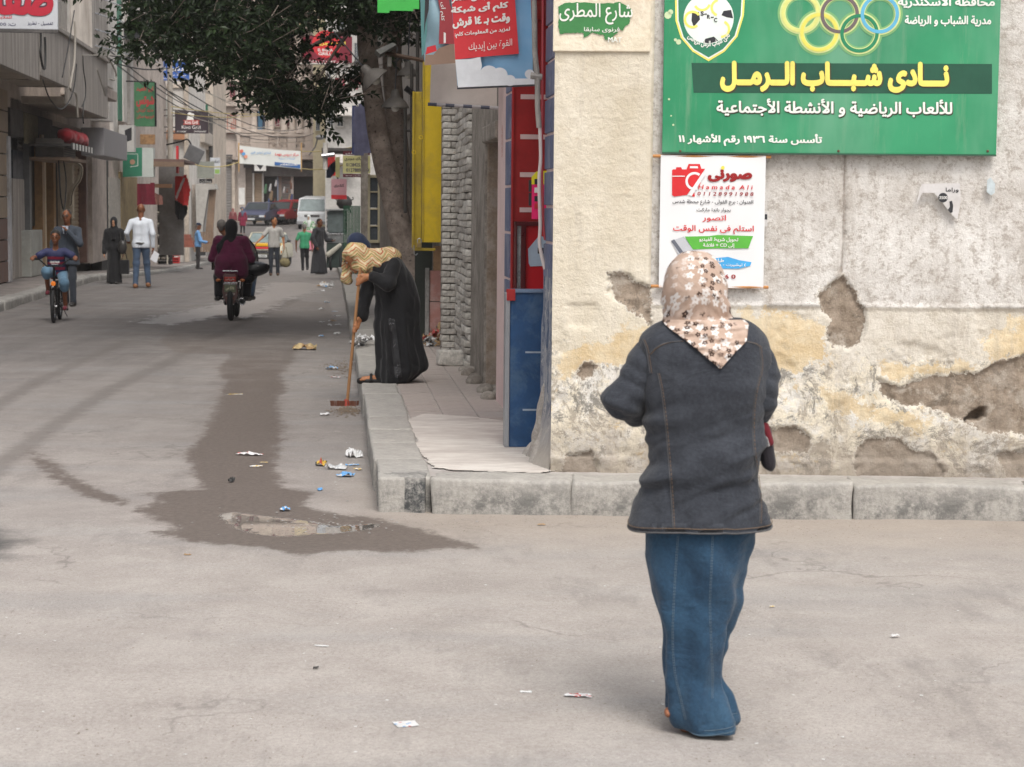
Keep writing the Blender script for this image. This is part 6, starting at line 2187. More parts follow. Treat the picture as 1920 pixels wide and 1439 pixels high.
# motorcycle with two riders, seen from behind
def motorcycle():
 rw=on_road(433,602)
 hd=.06
 SCL=.86
 t=thing('motorcycle','black motorcycle with red tail box riding away carrying two people','motorcycle',rw,hd)
 t.scale=(SCL,)*3
 wheel(t,(0,0,.29),.29,.048,spokes=16)
 wheel(t,(.0,1.25,.29),.29,.042,spokes=16)
 MR=mat('dark_red_fairing',(.075,.012,.012),.3,.2,8)
 T('swing_arm',BLM,t,[(-.09,0,.29),(-.1,.5,.38)],.025,8)
 T('swing_arm',BLM,t,[(.09,0,.29),(.1,.5,.38)],.025,8)
 for sx in(-1,1):
  T('shock',CHR,t,[(sx*.11,.02,.3),(sx*.12,.15,.66)],.022,8)
  T('foot_peg',RUB,t,[(sx*.12,.42,.36),(sx*.26,.42,.36)],.018,8)
 MB().ell((0,.62,.42),(.15,.2,.17),12,8).build('engine',mat('engine_grey',(.08,.08,.085),.4,.4,14,.3,30,metal=.6),t,smooth=True)
 T('exhaust',BLM,t,[(.15,.5,.30),(.19,.0,.32),(.195,-.12,.335)],[.04,.055,.058],14)
 T('exhaust_ring',CHR,t,[(.195+.058*math.cos(a),-.125,.335+.058*math.sin(a))for a in np.linspace(0,2*PI,20)],.010,6)
 MB().lathe([(0,0),(.035,0)],(0,0,0),14).xf(Matrix.Translation((.195,-.122,.335))@Matrix.Rotation(PI/2,4,'X')).build('exhaust_mouth',mat('soot',(.01,.01,.01),.9,.1),t)
 MB().box(-.125,.125,-.14,.1,.66,.82).build('tail_box',MR,t,bevel=.035,smooth=40)
 MB().box(-.1,.1,-.165,-.14,.675,.76).build('tail_light',mat('tail_light_glass',(.32,.03,.02),.15,.3,26),t,bevel=.012)
 B('light_bar',CHR,t,-.1,.1,-.17,-.15,.66,.672,.003)
 pl=[(-.115,.655),(.115,.655),(.13,.52),(.115,.40),(.065,.30),(0,.275),(-.065,.30),(-.115,.40),(-.13,.52)]
 MB().prism(pl,-.16,-.12,'y').build('mudguard',mat('mudguard_brown',(.10,.05,.045),.35,.3,10),t,bevel=.008)
 B('plate',mat('plate_green',(.11,.12,.07),.5,.3,20),t,-.095,.095,-.17,-.161,.50,.63,.004)
 B('chrome_strip',CHR,t,-.12,.12,-.175,-.16,.636,.646,.002)
 e=bpy.data.objects.new('print_plane',None);COL.objects.link(e);e.parent=t
 lettering(e,'٤٧٥ ص',-.07,.07,.53,.60,-.172,mat('plate_print',(.55,.52,.35),.5,.1),.03)
 lettering(e,'الله أكبر',-.08,.08,.44,.50,-.162,mat('sticker_print',(.45,.40,.36),.5,.1),.02)
 lettering(e,'توكلت',-.06,.06,.37,.42,-.162,mat('sticker_red',(.45,.12,.08),.5,.1),.02)
 lettering(e,'صلى ع النبى',-.07,.07,.695,.74,-.1665,mat('sticker_print',0),.02)
 for sx in(-1,1):
  T('indicator_stalk',BLM,t,[(sx*.1,-.05,.70),(sx*.19,-.07,.70)],.01,6)
  MB().ell((sx*.205,-.08,.70),(.045,.03,.028),10,6).build('indicator',mat('orange_lens',(.40,.13,.04),.25,.2),t,smooth=True)
 T('grab_rail',CHR,t,[(-.12,.1,.82),(-.12,-.12,.86),(.12,-.12,.86),(.12,.1,.82)],.011,8)
 MB().box(-.15,.15,.02,.75,.78,.86).build('seat',RUB,t,bevel=.03,smooth=40)
 MB().ell((0,.98,.86),(.16,.26,.14),14,8).build('fuel_tank',MR,t,smooth=True)
 T('fork',CHR,t,[(-.09,1.25,.29),(-.1,1.1,.95)],.022,8)
 T('fork',CHR,t,[(.09,1.25,.29),(.1,1.1,.95)],.022,8)
 T('handlebar',BLM,t,[(-.37,.93,1.06),(-.12,1.05,1.02),(.12,1.05,1.02),(.37,.93,1.06)],.014,8)
 sc_=[]
 for j in range(9):
  q=j/8
  z=.84+.62*q
  w_=.40*math.sqrt(max(0.02,1-(max(0,q-.25)/.78)**2.2))
  sc_.append([(w_*x_,1.12-.18*abs(x_)**2-.1*q,z)for x_ in np.linspace(-1,1,15)])
 gl=NT('windscreen_plastic')
 gl.p.inputs['Transmission Weight'].default_value=.75
 gl.out((.30,.32,.34),.12)
 MB().rings(sc_,closed=False,caps=False).build('windscreen',gl.m,t,smooth='all')
 edge=[r_[0]for r_ in sc_]+sc_[-1][1:-1]+[r_[-1]for r_ in sc_[::-1]]
 T('windscreen_edge',BLM,t,edge,.013,6)
 def rider(name,label,y0,H0,skin_m,top,trs,sleeve_m,hair=None,scarf=None,build=1.0,hands=None,female=False,splay=.22):
  b=thing('person',label,'person',rw,hd)
  b.scale=(SCL,)*3
  hip=np.array((0,y0,.92));sh=np.array((-.08 if splay>.25 else 0,y0+.02,1.34+H0));hc=sh+((-.13 if splay>.25 else 0),.03,.21)
  hp,at,R=head_prims(hc,(0,1,0),s=1)
  pr=hp+[('c',sh,hc+(0,0,-.07),.05,.05)]
  tr,st=[],[]
  for sx in(-.06,.06):
   pr.append(('c',sh+(sx,0,-.1),hip+(sx,0,0),.085*build,.1*build))
   st.append(('c',sh+(sx,0,-.1),hip+(sx*1.4,-.02,.08),.105*build,.14*build))
   st.append(('c',hip+(sx*1.6,-.02,.1),hip+(sx*2.0,-.01,-.06),.14*build,.135*build))
  for i_,sx in((0,-1),(1,1)):
   s_=sh+(sx*.17*build,0,-.03)
   el=s_+(sx*.12,.0,-.3)
   ha=np.array(hands[i_])
   kn=np.array((sx*(splay+.02),y0+.42,.74));ft=np.array((sx*splay,y0+.22,.40))
   pr+=[('c',sh,s_,.05,.05),('c',s_,el,.05,.042),('c',el,ha,.04,.027)]+finger_prims(ha,(0,1,-.1),(1,0,0),(0,0,-1),1,.8,-sx)
   pr+=[('c',hip+(sx*.09,0,0),kn,.08,.055),('c',kn,ft,.055,.036),('c',ft+(0,-.03,-.02),ft+(0,.14,-.03),.034,.028)]
   tr+=[('c',hip+(sx*.1,0,-.03),kn,.115,.085),('c',kn,ft+(0,0,.03),.085,.075)]
   st+=[('c',sh+(sx*.02,0,.0),s_,.055,.068*build),('c',s_,el,.07*build,.065),('c',el,el+(ha-el)*.88,.062,.05)]
  skin('body',pr,.014,skin_m,b,.02)
  skin('top',st,.013,top,b,.03,lambda P:-np.clip(ridged(P*(5,5,14),1.0,5,3),-.5,1)*.010)
  skin('trousers',tr,.014,trs,b,.03,lambda P:(fbm(P*8,3,7)-.5)*.02)
  for i_,sx in((0,-1),(1,1)):
   ft=np.array((sx*splay,y0+.22,.40))
   skin('sock',[('c',ft+(0,0,.05),ft+(0,0,-.01),.046,.044)],.012,mat('maroon_sock',(.22,.04,.05),.8,.3),b,.015)
   skin('shoe',[('c',ft+(0,-.06,-.03),ft+(sx*.05,.12,-.045),.044,.04)],.013,SHOE_B,b,.02)
  if hair:
   skin('hair',[('e',at(0,-.022,.038),(.082,.092,.085),R),('c',at(0,-.06,.0),at(0,-.055,-.04),.05,.04)],.012,hair,b,.02)
  if scarf:
   skin('headscarf',[('e',at(0,-.015,.02),(.108,.12,.125),R),('c',at(0,-.03,-.06),sh+(0,-.04,-.02),.105,.085),('c',sh+(-.1,-.05,-.0),sh+(-.18,-.07,-.12),.06,.07),('c',sh+(-.18,-.07,-.12),sh+(-.19,-.09,-.36),.06,.045)],.012,scarf,b,.04,lambda P:(fbm(P*(7,7,12),3,12)-.5)*.022)
  return b
 rider('person','grey haired motorcycle rider mostly hidden behind his maroon clad passenger',.62,.06,SKIN_B,cloth('navy_jacket',(.02,.025,.04)),JEANS,None,hair=HAIRG,hands=[(-.33,.9,1.1),(.33,.9,1.1)],splay=.27)
 bb=rider('person','heavy woman in maroon top and black headscarf riding pillion on the motorcycle',.16,.05,SKIN_C,cloth('maroon_top',(.105,.012,.045),.85,.2,260,.6),BLACKC,None,scarf=cloth('black_scarf',0),build=1.28,hands=[(-.2,.55,1.05),(.2,.55,1.05)],splay=.24)
 bg_=thing('black_bag','bulging black bag hanging at the right side of the motorcycle','bag',tuple(np.array(rw)+(.31,.26,.69)),hd)
 bg_.scale=(SCL,)*3
 skin('bag_body',[('e',(0,0,.08),(.24,.18,.13)),('e',(.1,0,.12),(.18,.12,.08)),('e',(-.1,.05,.0),(.14,.1,.18))],.016,mat('black_plastic_bag',(.012,.012,.014),.3,.3,12,.6,16),bg_,.04,lambda P:(fbm(P*9,3,7)-.5)*.04)
motorcycle()
# cars
GLS=mat('car_glass',(.05,.06,.065),.08,.3,3)
GLT=mat('car_glass_pale',(.20,.25,.25),.10,.3,3)
LAMP=mat('headlight_glass',(.62,.64,.66),.12,.2,22)
BUMP=mat('black_plastic',(.03,.03,.032),.5,.2,9)
def car(name,label,cat,px,py,rz,L,Wd,Hh,paint_m,prof,cab,group=None,glass=GLS,hood=None,plate='',van=False,roof=None,stance=.0,lamps='round',rack=False):
 """front of the car at local y=0 facing -y; prof = lower body side outline, cab = glasshouse outline, both (y, z)"""
 p=on_road(px,py)
 pitch=math.atan2(zroad(US(p)[1]+2)-zroad(US(p)[1]-2),4)
 t=thing(name,label,cat,p,rz,group)
 t.rotation_euler=(pitch if abs(rz)<1.2 else 0,0,rz)
 w=Wd/2
 def shell(outline,w0,w1,zlo,zhi):
  rings_=[]
  for x in(-1,1):
   rings_.append([(x*(w0+(w1-w0)*max(0,(z-zlo))/(zhi-zlo)),y,z)for y,z in outline])
  n=len(outline)
  v=rings_[0]+rings_[1]
  f=[tuple(range(n)),tuple(range(2*n-1,n-1,-1))]+[(i_,i_+n,(i_+1)%n+n,(i_+1)%n)for i_ in range(n)]
  return MB().add(v,f)
 zb=max(z for y,z in prof)
 shell(prof,w,w*.97,.3,zb).build('body',paint_m,t,bevel=.05,smooth=50)
 zt=max(z for y,z in cab)
 shell(cab,w*.96,w*.80 if not van else w*.9,zb-.03,zt).build('cabin',roof or paint_m,t,bevel=.05,smooth=50)
 (y0,z0),(y1,z1)=cab[0],cab[1]
 nrm=Vector((0,-(z1-z0),(y1-y0))).normalized()*.006
 def onf(x,q):
  wq=(w*.96)+((w*.80 if not van else w*.9)-w*.96)*q
  return(x*wq,y0+(y1-y0)*q+nrm.y,z0+(z1-z0)*q+nrm.z)
 MB().add([onf(-.88,.12),onf(.88,.12),onf(.84,.9),onf(-.84,.9)],[(0,1,2,3)]).build('windscreen',glass,t)
 T('windscreen_rubber',BUMP,t,[onf(-.9,.1),onf(.9,.1),onf(.86,.92),onf(-.86,.92),onf(-.9,.1)],.012,5)
 for sx in(-1,1):
  ys=[cab[0][0]+.35,(cab[1][0]+cab[2][0])/2-.02,(cab[1][0]+cab[2][0])/2+.06,cab[-1][0]-.25]
  for a_,b_ in((ys[0],ys[1]),(ys[2],ys[3])):
   zq0,zq1=zb+.03,zt-.09
   xx=lambda z:sx*((w*.96+((w*.80 if not van else w*.9)-w*.96)*(z-zb+.03)/(zt-zb+.03))+.008)
   sl=(cab[1][0]-cab[0][0])*.7 if a_==ys[0]else 0
   sl2=(cab[-1][0]-cab[2][0])*.6 if b_==ys[3]else 0
   MB().add([(xx(zq0),a_,zq0),(xx(zq0),b_,zq0),(xx(zq1),b_-sl2,zq1),(xx(zq1),a_+sl,zq1)],[(0,1,2,3)]).build('side_window',glass,t)
  T('mirror_arm',BUMP,t,[(sx*w*.95,cab[0][0]+.3,zb),(sx*(w+.1),cab[0][0]+.25,zb+.06)],.014,6)
  MB().ell((sx*(w+.13),cab[0][0]+.24,zb+.09),(.09,.05,.06),10,6).build('mirror',BUMP,t,smooth=True)
  for yy in(L*.19,L*.79):
   wh=wheel(t,(sx*(w-.09),yy,.29),.29,.085,spokes=8)
  zl=prof[1][1]-.14
  yl=prof[0][0]-.012
  if lamps=='round':
   lm=MB().lathe([(0,0),(.1,0),(.1,.03)],(0,0,0),16).xf(Matrix.Translation((sx*w*.72,yl-.02,zl))@Matrix.Rotation(-PI/2,4,'X'))
   lm.build('headlight',LAMP,t,smooth=40)
  else:
   B('headlight',LAMP,t,sx*w*.55,sx*w*.93,yl-.02,yl+.05,zl-.06,zl+.06,.01)
  B('indicator',mat('amber_lens',(.5,.16,.02),.2,.1),t,sx*w*.94,sx*w*.985,yl-.01,yl+.08,zl-.05,zl+.05)
 zl=prof[1][1]-.14
 yl=prof[0][0]-.012
 B('grille',BUMP,t,-w*.5,w*.5,yl-.008,yl+.03,zl-.07,zl+.07,.004)
 for k_ in range(4):
  B('grille_bar',CHR,t,-w*.5,w*.5,yl-.014,yl-.006,zl-.05+k_*.033,zl-.04+k_*.033)
 B('bumper',BUMP if not van else mat('grey_bumper',(.25,.25,.26),.5,.1),t,-w*1.0,w*1.0,yl-.1,yl+.1,.30,.48,.03)
 B('number_plate',mat('plate_white',(.55,.56,.55),.5,.1),t,-.22,.22,yl-.112,yl-.1,.36,.47,.004)
 if plate:
  e=bpy.data.objects.new('print_plane',None);COL.objects.link(e);e.parent=t
  lettering(e,plate,-.17,.17,.38,.45,yl-.114,P_BLACK,.03)
 return t,p
SED=[(0,.34),(.0,.72),(.15,.80),(1.1,.90),(1.15,.93),(3.3,.93),(3.95,.88),(4.02,.5),(3.98,.34)]
SEDC=[(.95,.90),(1.65,1.36),(2.75,1.37),(3.35,.90)]
TX=mat('taxi_white',(.55,.56,.54),.3,.1,4,dirt=(.4,.37,.32),damt=.4)
def vehicles():
 t,p=car('taxi','black and yellow taxi coming up the dip behind the motorcycle','taxi',491,500,.0,4.0,1.62,1.4,mat('taxi_cream',(.50,.47,.36),.35,.15,4),SED,SEDC,glass=GLT,plate='٢٤٨ ط')
 B('yellow_bonnet',mat('taxi_yellow',(.72,.42,.03),.3,.1),t,-.7,.7,.08,1.05,.80,.925,.03)
 B('red_sticker',P_RED,t,-.3,.3,-.02,-.008,.70,.78)
 car('parked_car','dusty blue grey saloon parked up the slope near the closed shutters','car',472,424,-.14,4.2,1.68,1.4,mat('blue_grey_paint',(.065,.075,.13),.35,.15,4),SED,SEDC,lamps='sq')
 car('parked_car','dark red estate parked between the blue saloon and the bright red car','car',512,422,-.25,4.0,1.6,1.4,mat('dark_red_paint',(.25,.02,.03),.35,.15,4),SED,[(.95,.90),(1.6,1.40),(3.5,1.42),(3.9,.90)],lamps='sq')
 car('parked_car','bright red estate car standing left of the white van','car',533,420,-.1,4.0,1.6,1.45,mat('bright_red_paint',(.52,.02,.025),.3,.12,4),SED,[(.95,.90),(1.5,1.45),(3.5,1.46),(3.9,.90)],lamps='sq')
 VN=[(0,.36),(-.02,.92),(.0,1.0),(3.5,1.0),(3.55,.5),(3.5,.36)]
 VC=[(.0,.98),(.38,1.78),(3.4,1.84),(3.55,.98)]
 t,p=car('minivan','white minivan facing the camera up the slope','van',585,431,-.02,3.6,1.75,1.84,mat('van_white',(.62,.64,.66),.35,.08,4,dirt=(.45,.42,.38),damt=.3),VN,VC,van=True,glass=GLT)
 ps=[(-.45,.2),(0,.32),(.1,.62),(.22,.3)]
 MB().tube([(x,.06+z*.45-.02,1.02+z*.75)for x,z in ps],.02,5).build('dash_ornament',P_RED,t)
 t,p=car('taxi','old yellow and black taxi nosing out beside the red crates','taxi',366,493,1.25,3.9,1.6,1.4,mat('taxi_dull_yellow',(.30,.22,.06),.35,.2,4),SED,SEDC)
vehicles()
# left side of the street
STREAK=NT('streaked_concrete')
def _streak():
 t=STREAK
 n=t.noise(1.0,7,.7,stretch=(7,7,.35))
 m=t.noise(2.5,6,.7)
 c=t.mix(t.ramp(n,.36,.64),(.27,.24,.215),(.52,.48,.44))
 c=t.mix(t.ramp(m,.5,.7,0,.5),c,(.27,.24,.215))
 t.out(c,.9,t.bump(t.noise(14,5,.7,stretch=(1,1,.3)),.5,.02))
_streak()
STREAK=STREAK.m
PINKW=concrete('pinkish_render',(.44,.375,.33),(.60,.53,.475),(.28,.23,.20),.6,1.2)
BEIGEW=concrete('beige_render',(.50,.43,.36),(.66,.58,.49),(.28,.23,.19),.6,1.0)
WHITEW=concrete('whitish_render',(.60,.57,.53),(.74,.71,.67),(.36,.33,.30),.5,1.0)
DGREY=concrete('dark_grey_render',(.075,.07,.068),(.145,.135,.13),(.05,.048,.048),.6,1.6)
SHUT=mat('roller_shutter_grey',(.19,.18,.175),.5,.3,1.4,.2,20,metal=.3,dirt=(.12,.10,.09),damt=.5)
SHUTB=mat('roller_shutter_beige',(.44,.35,.24),.6,.3,1.4,.2,20,dirt=(.22,.17,.12),damt=.5)
SHUTBR=mat('roller_shutter_brown',(.22,.15,.105),.6,.3,1.4,.2,20,dirt=(.12,.09,.07),damt=.5)
GSH=mat('green_wood_shutter',(.05,.20,.13),.6,.25,5)
WINF=mat('window_frame_white',(.5,.49,.46),.6,.15,5)
WING=mat('dull_window_glass',(.06,.07,.08),.15,.4,3)
TILB=mat('brown_stone_tile',(.17,.10,.08),.5,.35,5)
TILC=mat('cream_stone_tile',(.36,.28,.20),.55,.25,4,dirt=(.24,.19,.15),damt=.5)
def roller(parent,x0,x1,y0,y1,z0,z1,m,face,n=None,pitch_=.11):
 """roller shutter of separate slats; face 'x' looks along +x, 'y' looks along -y"""
 n=n or max(4,int((z1-z0)/pitch_))
 h=(z1-z0)/n
 if face=='x':
  mb=MB()
  prof=[(0,0),(.02,h*.25),(.02,h*.7),(0,h)]
  mb.prism([(q[0],q[1])for q in prof],0,y1-y0,'y')
  first=mb.build('slat',m,parent,loc=(x0,y0,z0))
 else:
  mb=MB()
  mb.prism([(-q,z)for q,z in((0,0),(.02,h*.25),(.02,h*.7),(0,h))],0,x1-x0,'x')
  first=mb.build('slat',m,parent,loc=(x0,y0,z0))
 for k in range(1,n):
  c=first.copy()
  COL.objects.link(c)
  c.location=(x0,y0,z0+h*k)
  # first building: balcony bands over dark shop fronts; local x towards the street, local y = s
ba=sthing('left_building','grey concrete building with streaked balcony parapets over dark shop fronts','building',WL,0)
def ls(px,u=WL):
 return on_u(px,387,u)[0]
def lz(px,py,u=WL):
 return on_u(px,py,u)[1]
UB=-5.35
def LBX(name,m,px0,px1,py0,py1,x1=.0,x0=-.3,parent=None,bevel=0,zz=None):
 """box on the left wall between two picture columns; heights read at the nearer column"""
 a,b=ls(px0,WL+x1),ls(px1,WL+x1)
 z1,z0=lz((px0+px1)/2,py0,WL+x1),lz((px0+px1)/2,py1,WL+x1)
 if zz:
  z0=zz[0]if zz[0]is not None else z0
  z1=zz[1]if zz[1]is not None else z1
 return B(name,m,parent if parent is not None else ba,x0,x1,a,b,z0,z1,bevel)
B('upper_wall',PINKW,ba,-6,-.0,22,57,3.6,9,0)
B('ground_wall',DGREY,ba,-6,-.45,22,57,-.3,3.6)
for(pa,pb,yb,ya)in((-60,77,153,None),(80,131,166,None),(134,204,224,None)):
 s0_,s1_=ls(pa,UB),ls(pb,UB)
 zb=lz(pb,yb,UB)
 B('balcony_panel',STREAK,ba,UB-WL-.12,UB-WL,s0_,s1_,zb,5.08,.01)
 B('balcony_floor',concrete('soffit_plaster',(.34,.29,.24),(.44,.39,.33),(.26,.21,.17),.5),ba,-.1,UB-WL-.125,s0_,s1_,zb+.02,zb+.16)
 B('balcony_side',STREAK,ba,-.1,UB-WL-.13,s1_-.1,s1_,zb,5.0)
B('coping',concrete('coping_concrete',(.34,.31,.28),(.46,.42,.38),(.2,.18,.16),.5),ba,UB-WL-.17,UB-WL+.05,ls(-60,UB),ls(205,UB),5.08,5.17,.01)
LBX('pale_wall',WHITEW,100,165,-200,70,.02,-.1,zz=(5.0,9))
for k,(pa,pb)in enumerate(((112,130),(140,160))):
 w_=LBX('window',WING,pa,pb,-120,60,.05,0,zz=(5.1,7.6))
LBX('grey_shaft',STREAK,176,206,-200,110,.55,-.1,zz=(5.0,12))
LBX('pale_strip',WHITEW,207,214,-200,150,.5,-.1,zz=(3.9,12))
for k in range(4):
 T('wall_rail',CHR,ba,[(.5,ls(176,WL+.5),5.6+k*.4),(1.6,ls(215,WL+.5)+1,5.6+k*.4)],.02,5)
def tiles(parent,pa,pb,z0,z1,nz,mats_,x1):
 a,b=ls(pa,WL+x1),ls(pb,WL+x1)
 h=(z1-z0)/nz
 for k in range(nz):
  m=mats_[0]if k<nz*.28 else mats_[1]
  B('stone_tile',m,parent,x1-.05,x1,a,b,z0+h*k+.012,z0+h*(k+1)-.012,.01)
LBX('pillar_core',DGREY,-60,17,0,0,.0,-.4,zz=(.1,3.9))
tiles(ba,-60,17,.15,3.9,9,(TILB,TILC),.06)
LBX('pale_strip',mat('worn_white_paint',(.50,.50,.52),.7,.25,6,dirt=(.25,.22,.2),damt=.7),17.5,22,0,0,.10,-.4,zz=(.15,3.0))
LBX('black_panel',mat('black_panel',(.02,.025,.04),.4,.3,4),25,44,283,335,-.1,-.2)
LBX('grey_panel',STREAK,25,46,336,0,-.08,-.2,zz=(.15,None))
roller(ba,-.15,0,ls(47),ls(56),.15,3.2,SHUT,'x')
LBX('grey_frame',mat('grey_metal_frame',(.16,.16,.16),.5,.2,6),56,60,0,0,-.02,-.25,zz=(.15,3.3))
LBX('white_box',mat('old_white_metal',(.42,.43,.40),.6,.2,3,dirt=(.25,.23,.2),damt=.5),58,79,432,0,.12,-.2,zz=(.15,None),bevel=.02)
LBX('dark_door',mat('dark_shop_door',(.03,.028,.028),.5,.4,2),60,79,0,0,-.12,-.3,zz=(1.2,3.1))
LBX('wooden_post',mat('warm_wood',(.34,.20,.09),.5,.3,6),80,84,0,0,.05,-.3,zz=(.15,3.2))
LBX('pale_post',mat('pale_gold_strip',(.55,.42,.22),.35,.3,6),84.5,87,0,0,.03,-.3,zz=(.15,3.0))
LBX('shop_dark',DARK,88,101,0,0,-.25,-.4,zz=(.15,2.7))
LBX('wooden_post',mat('warm_wood',0),101,105,0,0,.03,-.3,zz=(.15,3.0))
LBX('shop_dark',DARK,105,124,0,0,-.2,-.4,zz=(.15,3.0))
LBX('beige_pillar',TILC,124,131,0,0,.0,-.3,zz=(.15,3.0))
LBX('shop_dark',DARK,131,147,0,0,-.25,-.4,zz=(.15,3.0))
roller(ba,-.2,0,ls(148),ls(162),.15,2.9,SHUTB,'x')
LBX('narrow_pillar',TILB,162,165,0,0,.02,-.3,zz=(.15,3.2))
roller(ba,-.2,0,ls(165.5),ls(173),.15,2.9,SHUTB,'x')
LBX('end_pillar',PINKW,173,200,0,0,.02,-.5,zz=(.1,3.9))
LBX('upper_shop_band',DGREY,22,100,190,255,.0,-.3,zz=(3.05,3.8))
LBX('poster_patch',mat('peeling_posters',(.20,.18,.12),.8,.6,9),48,73,215,272,.02,.0)
cn=sthing('shop_canopy','dark shop canopy with striped edge and rolled red cloth','canopy',WL,0)
def cnp(pa,pb,py,x1):
 return ls(pa,WL+x1),ls(pb,WL+x1),lz((pa+pb)/2,py,WL+x1)
a,b,z=cnp(134,176,280,.9)
B('canopy_top',DGREY,cn,0,.9,a,b,z,z+.06,.01)
n=15
for k in range(n):
 B('stripe',P_WHITE if k%2 else P_BLACK,cn,.9,.915,a+(b-a)*k/n,a+(b-a)*(k+1)/n,z-.05,z+.08)
skin('red_bundle',[('c',(.7,a+.5,z+.25),(.75,a+3,z+.2),.14,.18)],.04,cloth('red_cloth',(.35,.02,.03)),cn,.05,lambda P:(fbm(P*7,2,3)-.5)*.12)
ac=sthing('air_conditioner','old dusty air conditioner box with loops of cable under the balcony','air conditioner',WL,0)
a,b=ls(103,WL+.5),ls(126,WL+.5)
z1,z0=lz(112,262,WL+.5),lz(112,297,WL+.5)
B('casing',mat('dusty_casing',(.20,.18,.16),.6,.3,6),ac,.1,.7,a,b,z0,z1,.02)
B('shelf',SHUTBR,ac,.0,.85,a-.2,b+.6,z0-.07,z0,.01)
for k in range(8):
 B('grille_bar',BUMP,ac,.7,.712,a+.1,b-.1,z0+.06+k*.05,z0+.08+k*.05)
T('cable_loop',P_BLACK,ac,spline([(.6,a-.1,z0),(.65,a-.2,z0-.8),(.65,a+.3,z0-1.1),(.65,a+.7,z0-.5),(.6,a+.6,z0)],6),.015,5)
br=sthing('curved_bracket','cream scroll shaped bracket below the air conditioner shelf','bracket',WL,0)
a=ls(140,WL+.4)
pts=[on_s(px,py,a)for px,py in[(128,305),(140,306),(150,312),(152,322),(148,338),(138,352),(133,368),(132,382),(129,386)]]
T('scroll',mat('cream_plaster_trim',(.50,.43,.33),.6,.15,6),br,[(u_-WL,a,z_)for u_,z_ in spline(pts,5)],.05,8)
T('scroll_line',mat('dark_trim',(.12,.1,.08),.6,.1),br,[(u_-WL+.03,a-.05,z_)for u_,z_ in spline(pts,5)],.012,5)
B('bracket_back',mat('cream_plaster_trim',0),br,pts[0][0]-WL-.2,pts[0][0]-WL+.1,a+.02,a+.2,pts[-1][1]-.3,pts[0][1],.02)
S=Panel('dressmaker_sign','white sign with big red Arabic word hung over the near left balcony','sign','s',31.8,(-110,-60,110,57),.08,mat_=mat('sign_sheet_grey',(.56,.58,.62),.5,.08,2),body='board',bevel=.01)
S.txt('صفا',-8,-42,102,32,mat('sign_edge_dark',(.10,.04,.06),.5,.1),.003,bold=.075)
S.txt('صفا',-8,-42,102,32,paint('sign_word_red',(.50,.02,.045)),.012,bold=.05)
S.txt('للملابس',-10,30,24,38,P_RED,.003,bold=.02)
S.txt('تفصيل - تطريز',53,41,101,50,paint('sign_navy',(.03,.03,.09)),.003,bold=.015)
S.txt('ت: ٨٥٥',-6,42,31,50,paint('sign_navy',0),.003,bold=.015)
B('frame',DGREY,S.t,0,S.w,-.09,0,-.05,0)
def pole(name,label,px,fy,ty,r0,r1,m,u=None):
 p=on_road(px,fy)
 top=isect(px,ty,p,np.array((0,1.0,0)))
 h=float(top[2]-p[2])
 t=thing(name,label,'pole',p)
 MB().lathe([(r0,0),(r0*.95,h*.3),(r1,h)],(0,0,0),16).build('shaft',m,t,smooth=50)
 return t,p,h
GC=mat('old_grey_pole',(.15,.145,.145),.8,.25,3,.3,30,dirt=(.14,.13,.13),damt=.5)
t,p,h=pole('power_pole','thick grey concrete power pole at the left kerb',182,509,232,.13,.11,GC)
t,p,h=pole('lamp_post','tall pale lamp post standing by the left kerb near the shelves',321,500,-160,.12,.09,mat('pale_post_paint',(.34,.31,.27),.7,.25,2,.2,30,dirt=(.16,.10,.08),damt=.6))
for k in range(6):
 T('crossarm',DGREY,t,[(-1.2,0,5.2+k*.22),(.6,0,5.15+k*.22)],.025,5)if k in(0,1,3,4)else None
t,p,h=pole('thin_pole','thin grey pole beside the leaning concrete slab',403,452,345,.10,.09,GC)
# second building (s 57..79) and its signs
bb=sthing('narrow_building','pinkish plaster building with pale strips and green shutters above the fridges','building',WL,0)
B('wall',PINKW,bb,-6,-.05,57.1,79,-.9,11)
for k,(pa,pb,m)in enumerate(((214,222,WHITEW),(223,231,GSH),(233,240,WHITEW),(246,252,WHITEW))):
 LBX('wall_strip',m,pa,pb,0,0,.06,-.1,bb,zz=(4.2 if k else 3.5,9))
LBX('box_balcony',WHITEW,200,216,118,165,.75,-.1,bb,.02)
LBX('balcony_floor_slab',PINKW,196,222,168,186,1.0,-.1,bb,.02)
LBX('brick_pillar',BRK[0],205,226,334,0,.03,-.2,bb,zz=(-.3,None))
LBX('dark_shop',DARK,190,204,0,0,.0,-.3,bb,zz=(-.2,3.2))
LBX('yellow_wall',mat('yellow_brown_wall',(.34,.26,.14),.8,.35,3),227,258,325,0,.02,-.2,bb,zz=(-.4,None))
zc=lz(240,300)
cz=sthing('sheet_awning','big pale sheet awning high on the second building','awning',WL,62)
AW=mat('pale_sheet',(.46,.44,.42),.7,.15,1.5,dirt=(.3,.28,.26),damt=.5)
q=lambda px,py:(on_s(px,py,62)[0]-WL,on_s(px,py,62)[1])
pp=[q(226,28),q(262,-20),q(300,-60),q(330,-60),q(300,20),q(228,48)]
MB().prism(pp,0,4,'y').build('sheet',AW,cz)
MB().prism([q(226,50),q(300,26),q(300,52),q(228,56)],.05,4,'y').build('under_sheet',mat('grey_under_sheet',(.10,.10,.11),.7,.2),cz)
MB().prism([q(226,56),q(290,54),q(290,66),q(262,72),q(244,68),q(228,76)],0,.1,'y').build('valance',P_BLACK,cz)
def boxsign(name,label,plane_s,box,m,th,sidem=None):
 S=Panel(name,label,'sign','s',plane_s,box,th,mat_=m)
 return S
gb=sthing('grey_sign_box','grey blank sign box projecting from the wall over the brick pillar','sign',WL,0)
a=ls(196,WL+.9)
